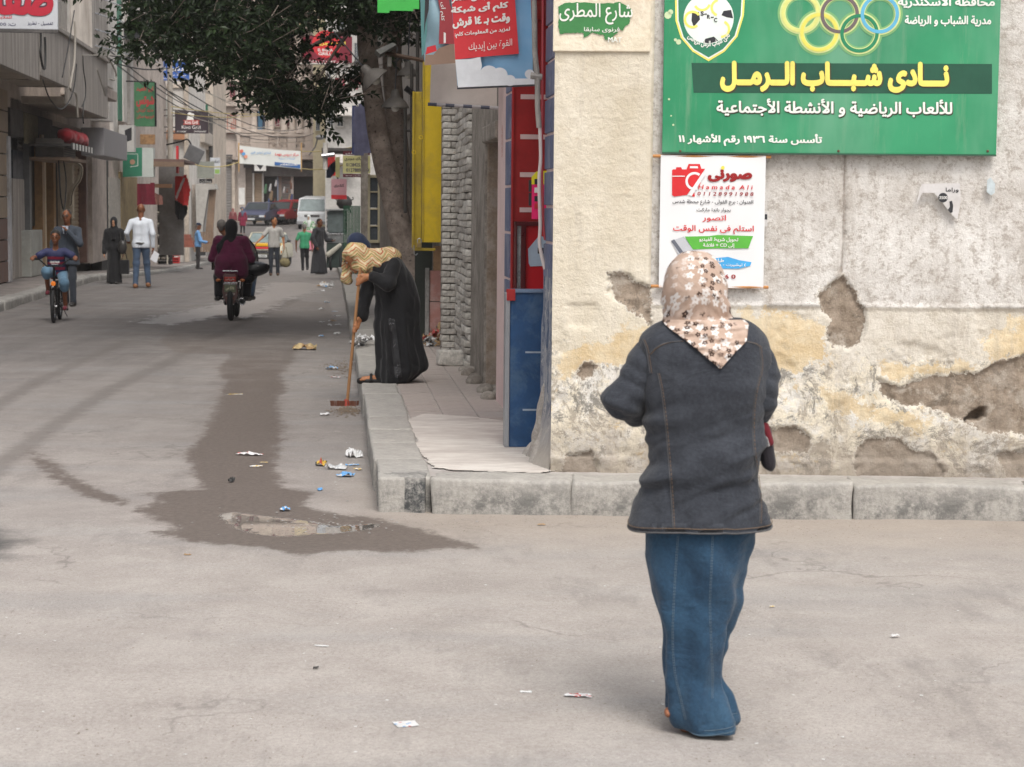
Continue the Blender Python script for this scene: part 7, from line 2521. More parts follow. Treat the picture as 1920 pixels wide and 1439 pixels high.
z1,z0=on_s(210,232,a)[1],on_s(210,312,a)[1]
B('box',mat('blank_sign_grey',(.30,.29,.30),.6,.15,2),gb,.35,.9,a,a+5.5,z0+.25,z1-.1,.02)
u_,z_=on_s(247,240,60);u2,z2=on_s(254,276,60)
fr=Panel('photo_sign_box','small white projecting box with a dark printed picture above the green sign','sign','s',60.0,(226,236,255,286),.5,mat_=mat('off_white_box',(.5,.49,.47),.6,.1))
fr.poly('picture',[(237,246),(250,240),(250,264),(239,268)],P_BLACK,.002)
S=Panel('green_box_sign','green and white box sign projecting over the left pavement','sign','s',61.5,(234,278,291,333),.6,mat_=mat('box_white',(.52,.56,.53),.5,.1))
S.poly('green_face',[(234,280),(270,278),(270,331),(234,333)],mat('box_green',(.035,.20,.12),.5,.2,3),.002)
S.stroke('emblem',[(241,300),(241,290),(262,290),(262,312),(248,314)],1.2,P_WHITE,.004)
S.ring('photo',252,305,0,5,mat('skin_print',(.45,.26,.18),.5,.1),.004,12)
S=Panel('hanging_green_sign','tall green hanging sign with red Arabic writing','sign','s',62.5,(252,155,291,238),.12,mat_=mat('sign_green_worn',(.05,.16,.075),.6,.3,3,dirt=(.12,.22,.15),damt=.5))
rw_=paint('sign_red_worn',(.42,.05,.05))
S.txt('ابو العبد',256,162,288,174,rw_,.003,bold=.03)
S.txt('شوتس',256,180,290,202,rw_,.003,bold=.06)
S.txt('حديد كريتال',257,203,289,212,rw_,.003,bold=.02)
S.txt('فورجيه ستان',257,215,289,224,rw_,.003,bold=.02)
B('frame',BLM,S.t,S.w,S.w+.05,-.14,0,0,S.h)
T('bracket',BLM,S.t,[(-1,.05,S.h+.05),(S.w,0,S.h+.02)],.02,5)
S=Panel('blue_sign','blue sign with white Arabic writing behind the lamp post','sign','s',78.0,(287,114,355,152),.1,mat_=mat('sign_blue',(.04,.12,.42),.5,.2,3))
S.txt('مدكتور غنيم',288,124,352,138,P_WHITE,.003,bold=.03)
S.txt('جراحة عامة وجراحة',290,139,350,144,P_WHITE,.003,bold=.02)
S.txt('دكتور أسنان',300,145,342,150,P_WHITE,.003,bold=.02)
S=Panel('grill_sign','dark sign with chef emblem reading Kivo Grill','sign','s',74.0,(329,209,391,251),.3,mat_=mat('sign_dark_plum',(.045,.032,.04),.5,.2,3))
S.txt('Kivo Grill',342,236,377,243,P_WHITE,.003,bold=.0)
S.poly('ribbon',[(344,226),(376,226),(373,230),(376,235),(344,235),(347,230)],paint('ribbon_red',(.40,.06,.05)),.003)
S.txt('Kivo Grill',348,227,372,234,P_WHITE,.005,bold=.02)
S.ring('chef_hat',357,216,0,4.5,P_WHITE,.004,12);S.ring('chef_hat',362,217,0,3.5,P_WHITE,.0045,12)
S.poly('chef',[(353,218),(363,218),(364,226),(351,226)],P_WHITE,.0035)
S.txt('011 1234567',333,246,350,249,P_WHITE,.003)
S.txt('01093366767',365,246,388,249,P_WHITE,.003)
def pav_obj(px,py):
 p=on_z(px,py,0)
 for _ in range(8):
  p=on_z(px,py,zroad(US(p)[1])+LH)
 return p
def stall():
 p=pav_obj(297,496)
 t=thing('shelf_stall','black wire shelf stall with dark goods beside the lamp post','stall',p,0)
 s=US(p)[1]
 k=p[1]/3700
 w0,w1,h=-24*k,22*k,112*k
 B('back',DARK,t,w0,w1,.5,.55,0,h)
 for x in(w0,w1):
  B('upright',BLM,t,x-.03,x+.03,-.03,.03,0,h+.05)
 B('side',mat('dark_teal_board',(.02,.05,.045),.6,.2),t,w0,w1,-.02,.5,h,h+.05)
 r=random.Random(4)
 for j in range(5):
  z=.12+j*(h-.1)/5
  B('shelf',SHUT,t,w0,w1,0,.5,z,z+.03)
  for q_ in range(5):
   skin('goods',[('e',(0,0,0),(r.uniform(.06,.1),.12,r.uniform(.05,.09)))],.03,mat('dark_goods_'+'ab'[q_%2],((.26,.24,.20),(.14,.12,.10))[q_%2],.7,.5,20),t,.02,loc=(w0+(w1-w0)*(q_+.5)/5,.2,z+.09))
 B('pale_strip',mat('pale_strip',(.45,.42,.36),.6,.2),t,w1-.12,w1-.07,-.05,-.03,0,h*.95)
 for j in range(6):
  pc=pav_obj(329,494)
  kk=pc[1]/3700
  c=thing('plastic_crate','red plastic crate, %s in the stack beside the shelf stall'%('lowest','second from the bottom','third from the bottom','fourth from the bottom','fifth from the bottom','topmost')[j],'crate',(pc[0],pc[1],pc[2]+j*13.8*kk),.03*(-1)**j,'red crates stacked beside the shelf stall')
  RC=mat('crate_red',(.50,.03,.03),.5,.2,6)
  w_,h_=6.2*kk,12.6*kk
  B('base',RC,c,-w_,w_,0,.3,0,.02)
  for q_ in range(3):
   B('front_rail',RC,c,-w_,w_,-.01,.01,h_*q_/3+.01,h_*q_/3+h_*.2)
  for x in(-w_,w_):
   B('side_wall',RC,c,x-.01,x+.01,0,.3,0,h_)
  B('inside',mat('crate_dark',(.05,.02,.02),.8,.2),c,-w_+.02,w_-.02,.05,.28,.02,h_*.85)
stall()
def fridges():
 for k,(px,w_,h_,lab)in enumerate(((233,14,66,'tall old white fridge standing by the yellow wall'),(249,12,62,'narrow grey cabinet beside the tall old fridge'),(262,9,64,'blue drinks fridge behind the shelf stall'))):
  p=pav_obj(px,492+3*k)
  kk=p[1]/3700
  t=thing(('fridge','metal_cabinet','drinks_fridge')[k],lab,'fridge' if k!=1 else 'cabinet',p,0)
  m=(mat('fridge_white',(.42,.42,.41),.4,.1),mat('cabinet_grey',(.28,.28,.29),.4,.1),mat('fridge_blue',(.03,.06,.25),.4,.2))[k]
  B('cabinet',m,t,-w_/2*kk,w_/2*kk,0,.6,0,h_*kk,.03)
  B('door',m,t,-w_/2*kk+.01,w_/2*kk-.01,-.03,0,.08,h_*kk*.62,.01)
  B('door',m,t,-w_/2*kk+.01,w_/2*kk-.01,-.03,0,h_*kk*.64,h_*kk-.02,.01)
  B('handle',CHR,t,w_/2*kk-.07,w_/2*kk-.05,-.06,-.03,h_*kk*.4,h_*kk*.6)
fridges()
def hung(name,label,s,pts,m,depth=.1,cat='cloth',seed=3,group=None):
 """cloth hanging in folds, outline in the plane at s"""
 P=[on_s(px,py,s)for px,py in pts]
 xs=[q_[0]for q_ in P];zs=[q_[1]for q_ in P]
 x0,x1,z0,z1=min(xs),max(xs),min(zs),max(zs)
 t_org=W(x0,s,z0)
 nx,nz=22,22
 loc=[(q_[0]-x0,q_[1]-z0)for q_ in P]
 V,F_=[],[]
 X,Z_=np.meshgrid(np.linspace(0,x1-x0,nx),np.linspace(0,z1-z0,nz))
 sd=poly_sdf(np.c_[X.ravel(),Z_.ravel()],loc).reshape(nz,nx)
 n=fbm(np.stack([X*5,Z_*1.2,np.zeros_like(X)],-1),3,seed)
 Yy=(n-.5)*depth*2+np.sin(X/max(.1,(x1-x0))*9+Z_)*depth*.35
 idx=np.arange(nx*nz).reshape(nz,nx)
 k4=(sd[:-1,:-1]<.01)&(sd[1:,1:]<.01)&(sd[1:,:-1]<.01)&(sd[:-1,1:]<.01)
 f=np.stack([idx[:-1,:-1],idx[:-1,1:],idx[1:,1:],idx[1:,:-1]],-1)[k4]
 v=np.stack([X.ravel(),Yy.ravel(),Z_.ravel()],-1)
 me=bpy.data.meshes.new(name)
 v2=v+(0,.02,0)
 me.from_pydata(np.concatenate([v,v2]).tolist(),[],f.tolist()+(f[:,::-1]+len(v)).tolist())
 me.polygons.foreach_set('use_smooth',[True]*len(me.polygons))
 o=new_obj(name,me,None,m,t_org,(0,0,SA))
 return tag(o,label,cat,group)
hung('red_cloth','dark red cloth draped under the green box sign',60.5,[(257,345),(290,343),(292,384),(257,386)],cloth('dark_red_drape',(.16,.015,.03),wrinkle=.8))
hung('pink_cloth','brownish pink cloth hanging beside the dark red drape',60.2,[(290,362),(304,368),(306,384),(292,384)],cloth('brown_pink',(.22,.10,.08)))
hung('red_shirt','bright red shirt with white stripe hung from the canopy past the lamp post',66,[(328,330),(350,328),(357,356),(352,388),(340,384),(328,375)],cloth('bright_red_cloth',(.55,.03,.03),wrinkle=.6),.12,'shirt')
hung('white_stripe','diagonal white sash across the hung red shirt',65.7,[(328,370),(343,334),(348,334),(331,376)],cloth('white_sash',(.5,.42,.42)),.03,'sash')
hung('black_cloth','black cloth bag shape hanging below the red shirt',66.1,[(328,376),(352,386),(351,402),(343,414),(333,412),(328,400)],BLACKC,.12)
hung('laundry','white garment drying on the line near the corner balcony',108,[(404,250),(412,250),(418,288),(405,290),(402,268)],cloth('pale_laundry',(.55,.60,.68)),.1,'laundry',5,'laundry drying by the corner balcony')
hung('laundry','dark blue garment drying left of the white one',108.2,[(399,245),(406,246),(408,282),(401,280)],cloth('dark_laundry',(.05,.05,.10)),.1,'laundry',6,'laundry drying by the corner balcony')
hung('laundry','red garment drying on the same line',108.3,[(410,250),(414,250),(414,262),(411,262)],cloth('red_laundry',(.5,.05,.08)),.08,'laundry',7,'laundry drying by the corner balcony')
ro=sthing('tin_roof','rusty tin canopy on posts over the stalls beside the lamp post','canopy',WL,61)
u0,z0=on_s(268,300,61);u1,z1=on_s(345,296,61)
B('sheet',mat('rusty_tin',(.16,.10,.085),.7,.4,3,.4,20),ro,u0-WL,u1-WL,0,5,z0-.05,z0+.03)
B('beam',SHUTBR,ro,u0-WL,u1-WL,-.05,.08,z0-.2,z0-.05)
u2,z2=on_s(319,330,61)
B('back_shutter',SHUT,ro,u0-WL,u2-WL,5.5,5.6,0,z0)
B('lower_beam',mat('orange_beam',(.40,.22,.12),.6,.2),ro,u0-WL+.3,u2-WL,.6,.8,on_s(300,352,61)[1],on_s(300,345,61)[1])
for(px)in(296,):
 B('printed_board',mat('food_print',(.30,.17,.08),.6,.6,9),ro,on_s(262,262,61)[0]-WL,on_s(290,262,61)[0]-WL,.1,.2,on_s(270,271,61)[1],on_s(270,252,61)[1],.02)
ra=sthing('red_sign_edge','narrow red upright sign beside the lamp post','sign',WL,64)
u0,z1=on_s(330,274,64);u1,z0=on_s(334,325,64)
B('panel',P_RED,ra,u0-WL,u1-WL,0,.4,z0,z1)
fl_=sthing('floodlight','square grey floodlight on a curved arm above the stalls','lamp',WL,68)
cu,cz_=on_s(364,290,68)
MB().box(-.28,.28,-.08,.12,-.26,.26).xf(Matrix.Translation((cu-WL,0,cz_))@Matrix.Rotation(.45,4,'Y')).build('lamp_head',mat('lamp_grey',(.14,.14,.145),.5,.3,6),fl_,bevel=.03)
T('arm',BLM,fl_,spline([(on_s(312,272,68)[0]-WL,0,on_s(312,272,68)[1]),(on_s(338,266,68)[0]-WL,0,on_s(338,266,68)[1]),(on_s(352,262,68)[0]-WL,0,on_s(352,262,68)[1]),(on_s(360,276,68)[0]-WL,0,on_s(360,276,68)[1])],6),.03,6)
# third building: whitish face towards the camera with green shutters
def front_building(name,label,s,px0,px1,z1,m,depth=12,zb=-1.2):
 u0,_=on_s(px0,387,s);u1,_=on_s(px1,387,s)
 t=sthing(name,label,'building',u0,s)
 B('wall',m,t,0,u1-u0,0,depth,zb,z1)
 def L(px,py):
  u,z=on_s(px,py,s)
  return u-u0,z
 return t,L
def window(t,L,px0,py0,px1,py1,m=WING,frame=WINF,bars=1,shut=None,y=0,name='window'):
 a,z1=L(px0,py0);b,z0=L(px1,py1)
 f=B(name,m,t,a,b,y-.05,y-.02,z0,z1)
 fw_=(b-a)*.09
 for q_ in((a,a+fw_,z0,z1),(b-fw_,b,z0,z1),(a,b,z1-fw_,z1),(a,b,z0,z0+fw_)):
  fr_=B('frame',frame,t,q_[0],q_[1],y-.09,y-.045,q_[2],q_[3])
 for k in range(bars):
  x=a+(b-a)*(k+1)/(bars+1)
  B('glazing_bar',frame,t,x-fw_*.3,x+fw_*.3,y-.08,y-.045,z0,z1)
 B('sill',frame,t,a-fw_,b+fw_,y-.18,y,z0-fw_*.8,z0)
 if shut is not None:
  for sx in(0,1):
   xx=(a-(b-a)*.5,a-.02)if sx==0 else(b+.02,b+(b-a)*.5)
   B('shutter',shut,t,xx[0],xx[1],y-.1,y-.03,z0,z1)
bc,L=front_building('white_building','whitish building with green shutters facing down the street behind the blue sign',82,245,352,12,WHITEW)
B('edge_pilaster',BEIGEW,bc,L(346,387)[0],L(354,387)[0],-.1,.3,-1,13)
window(bc,L,296,190,314,222,GSH,WINF,0,None)
window(bc,L,297,195,307,220,mat('curtain_pale',(.5,.45,.38),.8,.2),WINF,2,None,-.05)
window(bc,L,318,189,325,230,GSH,WINF,0,None)
window(bc,L,276,80,300,105,GSH,GSH,1)
window(bc,L,330,60,345,100,WING,GSH,1)
B('storey_band',BEIGEW,bc,0,L(352,0)[0],-.08,0,L(300,165)[1],L(300,158)[1])
B('orange_band',mat('orange_render',(.45,.22,.12),.8,.2,3),bc,L(292,0)[0],L(345,0)[0],-.3,-.05,L(300,262)[1],L(300,245)[1])
roller(bc,L(262,0)[0],L(318,0)[0],-.05,0,-.9,L(300,292)[1],SHUT,'y')
# corner building with balcony slab (x 345..405)
bd,L=front_building('corner_balcony_building','beige corner building with jutting balcony slab and scrap roof',96,338,400,14,BEIGEW)
a,z1=L(340,252);b,z0=L(399,275)
B('balcony',concrete('balcony_render',(.40,.35,.30),(.55,.50,.44),(.3,.27,.24),.5),bd,a,b,-6,0,z0,z1,.04)
B('balcony_floor',BEIGEW,bd,a+.5,b-.2,-6.2,0,z0-.18,z0)
window(bd,L,371,175,380,205,GSH,WINF,0)
window(bd,L,378,196,390,206,GSH,GSH,0)
B('side_strip',DGREY,bd,L(391,0)[0],L(398,0)[0],-.1,0,3.0,L(0,210)[1])
S=Panel('blank_sign','blank grey green sign board above the leaning concrete slab','sign','s',88,(364,303,402,335),.15,mat_=mat('blank_board',(.24,.25,.22),.7,.2,4))
S=Panel('white_lettered_board','dark board with white lettering under the blank sign','sign','s',88.5,(374,336,398,344),.1,mat_=P_BLACK)
S.txt('محلات',376,337,396,343,P_WHITE,.003,bold=.03)
S=Panel('paper_notices','white and green notices on a board hanging left of the banner','notice','s',92,(394,296,413,327),.05,mat_=mat('notice_pale',(.50,.52,.55),.6,.3,8))
S.rect('green_strip',403,318,412,326,paint('notice_green',(.25,.40,.10)),.003)
S.txt('اعلان',396,300,411,308,P_BLACK,.003)
ls_=sthing('leaning_slab','pale concrete slab wall with slanted edge beside the thin pole','concrete slab',0,84,zroad(84))
q=lambda px,py:(on_s(px,py,84)[0],on_s(px,py,84)[1]-zroad(84))
MB().prism([q(369,460),q(366,345),(q(402,345)[0],q(402,345)[1]),q(405,355),q(391,356),q(381,420),q(378,460)],0,2,'y').build('slab',concrete('pale_concrete',(.36,.35,.33),(.48,.46,.43),(.28,.26,.24),.5),ls_)
MB().prism([q(392,357),q(404,356),q(396,470),q(381,470)],.3,.6,'y').build('slanted_post',SHUTBR,ls_)
MB().prism([q(346,350),q(366,345),q(369,460),q(350,460)],.6,2.5,'y').build('wall_piece',PINKW,ls_)
for k in range(7):
 pq=on_road(392-k*7,452)
 B('fence_picket',SHUTBR,ls_,q(364+k*5.5,0)[0]-.05,q(364+k*5.5,0)[0]+.05,-.4,-.3,q(0,470)[1],q(0,432)[1])
st=sthing('brick_step','red brown stepped planter in front of the leaning slab','planter',0,80,zroad(80))
q=lambda px,py:(on_s(px,py,80)[0],on_s(px,py,80)[1]-zroad(80))
for k in range(4):
 a,z1=q(336+k*3,440+k*6);b,z0=q(356+k*3,446+k*6)
 B('step',mat('red_tile_step',(.26,.09,.06),.7,.3,8),st,a,b,-.1*k,.8,z0,z1)
 # buildings closing the street
FS=128.0
PINKB=concrete('pink_beige_render',(.44,.365,.315),(.57,.49,.43),(.34,.28,.24),.45,.8)
bf,L=front_building('pink_beige_building','tall pink beige building with columns, red shutters and a pierced balcony',FS,398,592,26,PINKB,14,-.5)
BURG=mat('burgundy_shutter',(.17,.035,.05),.6,.25,4)
for py in(296,246,196,150,100,48,0):
 a,z=L(398,py)
 B('cornice',PINKB,bf,-.1,L(592,0)[0]+.1,-.35,0,z-.12,z+.12,.03)
for px in(448,476,508,533,548,562,576,590):
 x,_=L(px,0)
 for(pa,pb)in((296,246),(244,197),(194,152),(148,102)):
  z0,z1=L(0,pa)[1],L(0,pb)[1]
  MB().lathe([(.26,0),(.26,.1),(.2,.16),(.17,(z1-z0)*.9),(.26,(z1-z0)*.94),(.26,z1-z0)],(x,-.22,z0),12).build('column',PINKB,bf,smooth=50)
for(x0,y0,x1,y1,m)in((515,205,525,238,BURG),(538,205,547,238,BURG),(514,140,525,172,BURG),(538,140,546,170,BURG),(556,145,561,170,WING),(566,146,572,172,WING),(584,148,588,170,WING),(553,245,560,290,WING),(570,205,576,240,WING),(455,150,468,185,BURG),(480,150,490,185,BURG),(430,150,442,185,BURG),(420,60,440,92,BURG),(455,60,470,92,BURG),(490,60,502,92,BURG),(515,60,527,92,BURG),(540,60,552,92,BURG),(460,5,475,38,BURG),(500,5,512,38,BURG),(540,5,552,38,BURG)):
 window(bf,L,x0,y0,x1,y1,m,PINKB,1)
for y0 in(-60,-125,-190,-255,-320):
 for k,x0 in enumerate((416,440,463,490,514,538,560,578)):
  window(bf,L,x0,y0,x0+10,y0+34,BURG if k%3 else WING,PINKB,1)
 B('cornice',PINKB,bf,-.1,L(592,0)[0]+.1,-.35,0,L(0,y0+48)[1]-.12,L(0,y0+48)[1]+.12,.03)
for k,(xa,xb)in enumerate(((398,432),(484,508),(552,574))):
 B('pale_bay',(WHITEW,BEIGEW,concrete('cream_yellow_bay',(.52,.44,.28),(.62,.54,.36),(.40,.34,.24),.4))[k],bf,L(xa,0)[0],L(xb,0)[0],-.14,0,L(0,40)[1],25.5)
window(bf,L,468,206,500,246,mat('navy_pane',(.03,.035,.06),.2,.3),PINKB,0)
a,z1=L(484,208);b,z0=L(492,245)
B('curtain',mat('blue_curtain',(.05,.13,.22),.8,.2),bf,a,b,-.1,-.06,z0,z1)
a,z1=L(426,216);b,z0=L(450,252)
B('relief_panel',PINKB,bf,a,b,-.08,0,z0,z1,.03)
e=bpy.data.objects.new('relief_word',None);COL.objects.link(e);e.parent=bf
RW=mat('red_brown_paint',(.34,.12,.09),.7,.2)
lettering(e,'الله',a+.2,b-.2,z0+.2,z1-.2,-.085,RW,.04)
for q_ in((a,b,z1-.06,z1),(a,b,z0,z0+.06),(a,a+.05,z0,z1),(b-.05,b,z0,z1)):
 B('panel_edge',RW,bf,q_[0],q_[1],-.095,-.08,q_[2],q_[3])
a,z1=L(450,248);b,z0=L(592,296)
B('balcony_floor',PINKB,bf,a,b,-1.4,0,z0-.15,z0+.1,.03)
B('handrail',PINKB,bf,a,b,-1.45,-1.2,L(0,251)[1],L(0,247)[1],.02)
for px0,px1 in((452,471),(505,520),(524,540),(556,572)):
 a,zt=L(px0,253);b,zb_=L(px1,272)
 mb=MB()
 n=7
 for k in range(n+4):
  for sg in(1,-1):
   x=a+(b-a)*(k-2)/n
   x2=x+sg*(zt-zb_)*.9
   pts_=[(x,zb_),(x2,zt)]
   pts_=[(min(max(q_[0],a),b),q_[1])for q_ in pts_]
   if abs(pts_[0][0]-pts_[1][0])>.1:
    mb.tube([(pts_[0][0],-1.32,pts_[0][1]),(pts_[1][0],-1.32,pts_[1][1])],.05,4)
 mb.build('pierced_balustrade',PINKB,bf)
for px0,px1 in((471,505),(520,524),(540,556),(572,592),(446,452)):
 a,zt=L(px0,252);b,zb_=L(px1,294)
 B('balustrade_pier',PINKB,bf,a,b,-1.42,-1.22,zb_,zt,.02)
a,zt=L(446,272);b,zb_=L(592,295)
B('balcony_front',PINKB,bf,a,b,-1.36,-1.25,zb_,L(0,272)[1])
ROLLB=[mat('shutter_slats_'+n_,c,.6,.25,1.5,dirt=tuple(v*.6 for v in c),damt=.5)for n_,c in(('grey',(.20,.185,.175)),('brown',(.20,.16,.13)),('tan',(.34,.25,.17)))]
for(px0,px1,py,m)in((404,434,305,0),(460,473,315,1),(476,491,325,2),(528,545,330,0)):
 a,z1=L(px0,py);b,z0=L(px1,424)
 roller(bf,a,b,-.03,0,z0,z1,ROLLB[m],'y',pitch_=.17)
 B('shutter_box',DGREY,bf,a-.1,b+.1,-.35,0,z1,z1+.5,.02)
for(px0,px1,m)in((434,440,BEIGEW),(445,460,PINKW),(473,476,WHITEW),(491,494,WHITEW),(519,522,mat('blue_grey_post',(.25,.30,.38),.6,.1)),(545,550,WHITEW)):
 B('stone_pier',m,bf,L(px0,0)[0],L(px1,0)[0],-.25,0,-.5,L(0,300)[1],.02)
B('shop_opening',DARK,bf,L(494,0)[0],L(519,0)[0],-.04,0,-.5,L(0,325)[1])
B('shop_opening',DARK,bf,L(550,0)[0],L(592,0)[0],-.04,0,-.5,L(0,320)[1])
B('fascia',DGREY,bf,L(494,0)[0],L(592,0)[0],-.6,-.05,L(0,326)[1],L(0,298)[1],.03)
B('white_notice',P_WHITE,bf,L(447,0)[0],L(458,0)[0],-.27,-.25,L(0,380)[1],L(0,348)[1])
S=Panel('shop_fascia_sign','white fascia sign with dark emblem over the far shop','sign','s',FS-1.0,(477,305,499,321),.1,mat_=P_WHITE)
S.poly('emblem',[(480,308),(496,308),(488,319)],P_BLACK,.003)
GD=[cloth('goods_'+n_,c)for n_,c in(('brown',(.22,.12,.08)),('red',(.40,.04,.04)),('blue',(.08,.12,.25)),('tan',(.35,.26,.17)),('green',(.08,.18,.10)),('white',(.5,.5,.5)))]
r8=random.Random(8)
for k in range(22):
 px=r8.uniform(496,517)if k<12 else r8.uniform(524,548)
 py=r8.uniform(340,400)
 s_=FS-r8.uniform(.6,1.6)
 u,z=on_s(px,py,s_)
 sz=r8.uniform(.07,.16)
 gi=r8.randrange(6)
 GN=('brown','red','blue','tan','green','white')
 o=skin('hanging_goods',[('c',(0,0,-sz*1.6),(sz*.4,0,sz*1.6),sz*.8,sz*.5)],.05,GD[gi],None,.02,loc=W(u,s_,z))
 tag(o,'%s garment %s outside the %s far shop, %s'%(GN[gi],'high' if py<360 else 'at mid height' if py<380 else 'low','narrow left' if k<12 else 'wider right',('at its left' if(px%21)<8 else 'at its right')+' '+str(('edge','side','end')[k%3])),'goods','goods hanging outside the far shops')
 # buildings to the right of it
be,L=front_building('cream_building','narrow cream yellow building right of the pink beige one',119,587,612,17,concrete('cream_yellow_render',(.52,.44,.28),(.62,.54,.36),(.40,.34,.24),.4),8)
window(be,L,592,215,600,245,WING,WINF,1)
be,L=front_building('tall_grey_building','grey white building with peeling render rising behind the shop signs',112,610,720,17,concrete('pale_grey_render',(.36,.35,.33),(.52,.50,.48),(.24,.23,.22),.6,.9),8)
for(x0,y0,x1,y1)in((615,205,625,240),(632,200,644,238),(615,130,627,160),(640,90,652,120),(664,80,672,120),(632,40,646,70)):
 window(be,L,x0,y0,x1,y1,WING,WINF,1)
for k in range(2):
 B('balcony',WHITEW,be,L(628,0)[0],L(665,0)[0],-1,0,L(0,300-k*90)[1],L(0,285-k*90)[1],.03)
bx,L=front_building('backing_block','plain distant block behind the closing buildings',150,180,760,17,BEIGEW,5)
# banner strung over the street, ropes, wires
S=Panel('street_banner','white banner with red and blue print strung across the street','banner','s',86,(448,270,565,320),.0,mat_=None)
S.y=-.02
nx=24
rr=[]
def bz(px,top):
 return(np.interp(px,[448,480,520,565],[273,277,281,284])if top else np.interp(px,[448,480,520,565],[307,309,313,318]))
for j in range(9):
 row=[]
 for i_ in range(nx+1):
  px=448+117*i_/nx
  py=bz(px,1)+(bz(px,0)-bz(px,1))*j/8
  a,z=S.c(px,py)
  row.append((a,.02*math.sin(i_*.7)*j/8,z))
 rr.append(row)
MB().rings(rr,closed=False,caps=False).build('sheet',mat('banner_white',(.66,.68,.66),.6,.05),S.t,smooth='all')
S.txt('مركز دروس Loga',516,287,560,294,P_RED,.03,bold=.02)
S.txt('ابتدائى اعدادى ثانوى',470,284,508,290,paint('banner_blue_text',(.1,.3,.6)),.03)
S.txt('كورسات صيفية',523,296,553,300,paint('banner_blue_text',0),.03)
S.poly('blue_strip',[(515,304),(563,309),(563,316),(515,310)],paint('banner_blue',(.03,.12,.35)),.03)
S.txt('للاستعلام',525,306,558,313,P_WHITE,.04,bold=.02)
for k,(px,c)in enumerate(((453,(.6,.15,.1)),(457,(.1,.3,.6)),(461,(.7,.3,.2)))):
 S.ring('printed_figure',px,284+k*5,0,3.5,paint('figure_print_%s'%'abc'[k],c),.03,9)
for px in(448,565):
 a,z0=S.c(px,322);_,z1=S.c(px,268)
 T('batten',mat('batten_wood',(.45,.28,.12),.6,.2),S.t,[(a,0,z0),(a,0,z1)],.03,6)
YR=mat('yellow_rope',(.45,.36,.14),.7,.1)
WIR=mat('wire_black',(.03,.03,.03),.6,.1)
WRP=mat('wire_pale',(.35,.32,.28),.6,.1)
def wire(name,label,a,b,sag,r,m,n=14):
 """a = (px, py, s)"""
 A_=W(on_s(a[0],a[1],a[2])[0],a[2],on_s(a[0],a[1],a[2])[1])
 B_=W(on_s(b[0],b[1],b[2])[0],b[2],on_s(b[0],b[1],b[2])[1])
 pts=[tuple(A_+(B_-A_)*k/n-np.array((0,0,sag*4*(k/n)*(1-k/n))))for k in range(n+1)]
 o=T(name,m,None,pts,r,5)
 return tag(o,label,'cable','cables strung over the street')
wire('rope','yellow rope holding the lower left corner of the street banner',(340,300,78),(448,304,86),.25,.022,YR)
wire('rope','yellow rope holding the upper right corner of the street banner',(565,284,86),(700,268,60),.1,.02,YR)
wire('rope','yellow rope holding the lower right corner of the street banner',(565,316,86),(650,308,60),.1,.02,YR)
cab=[((205,95,50),(420,215,120),.5,WIR),((205,110,50),(450,215,125),.8,WIR),((215,118,52),(318,128,56),.1,WIR),((200,85,50),(318,88,56),.15,WIR),((205,104,50),(318,104,56),.1,WIR),((322,145,56),(640,215,110),.6,WRP),((322,130,56),(620,200,110),1.0,WRP),((322,200,56),(600,190,100),.4,YR),((322,212,56),(600,178,100),.5,YR),((322,205,56),(560,215,100),.6,WRP),((300,160,56),(520,260,126),.6,WIR),((318,172,56),(590,250,120),.7,WIR),((318,150,56),(590,230,120),.9,WIR),((400,245,110),(560,238,127),.3,WRP),((390,255,110),(590,262,127),.3,WRP)]
for k,(a,b,sg,m)in enumerate(cab):
 where=('sagging black cable from the left balcony to the far building','lower black cable from the left balcony into the distance','short cable to the lamp post','upper short cable to the lamp post','middle short cable to the lamp post')[k]if k<5 else 'thin cable fanning out from the lamp post, '+('highest one reaching far right','second highest reaching far right','lower yellowish one','upper yellowish one','pale one between the yellowish pair','black one passing by the relief panel','black one sagging deepest to the right','black one sagging just below the highest pair','pale one above the laundry','pale one crossing the laundry')[k-5]
 wire('cable',where,a,b,sg,.018 if m is WIR else.014,m)
for k,pts in enumerate(([(76,20),(77,80),(76,100),(80,125),(84,128),(85,100),(84,70)],[(138,40),(139,80),(137,120),(130,165),(141,178),(144,220)],[(152,104),(153,130),(157,160),(156,185),(150,200)],[(190,98),(205,120),(213,140),(210,150),(200,148)],[(72,150),(85,185),(105,205),(122,190),(132,160),(136,120)],[(146,104),(170,104),(205,104),(240,106)],[(128,20),(118,80),(105,145)],[(170,130),(178,155),(186,180)],[(143,190),(141,215),(142,232)])):
 P3=[tuple(W(UB+.06+.02*k,on_u(px,py,UB+.06)[0],on_u(px,py,UB+.06)[1]))for px,py in spline(pts,6)]
 tag(T('cable',WIR if k%2==0 else WRP,None,P3,.022 if k in(0,1,3)else.013,5),('thick black cable looped down the near parapet panel','pale cable running down past the parapet joint','black cable hanging in a bend right of the parapet joint','pale bundle of cable at the far end of the parapet','black cable drooping in a wide loop below the balcony','pale wire stretched along the parapet top','thin black wire slanting over the parapet','short pale wire on the last parapet panel','black cable tail hanging under the parapet joint')[k],'cable','cables on the balcony parapet')
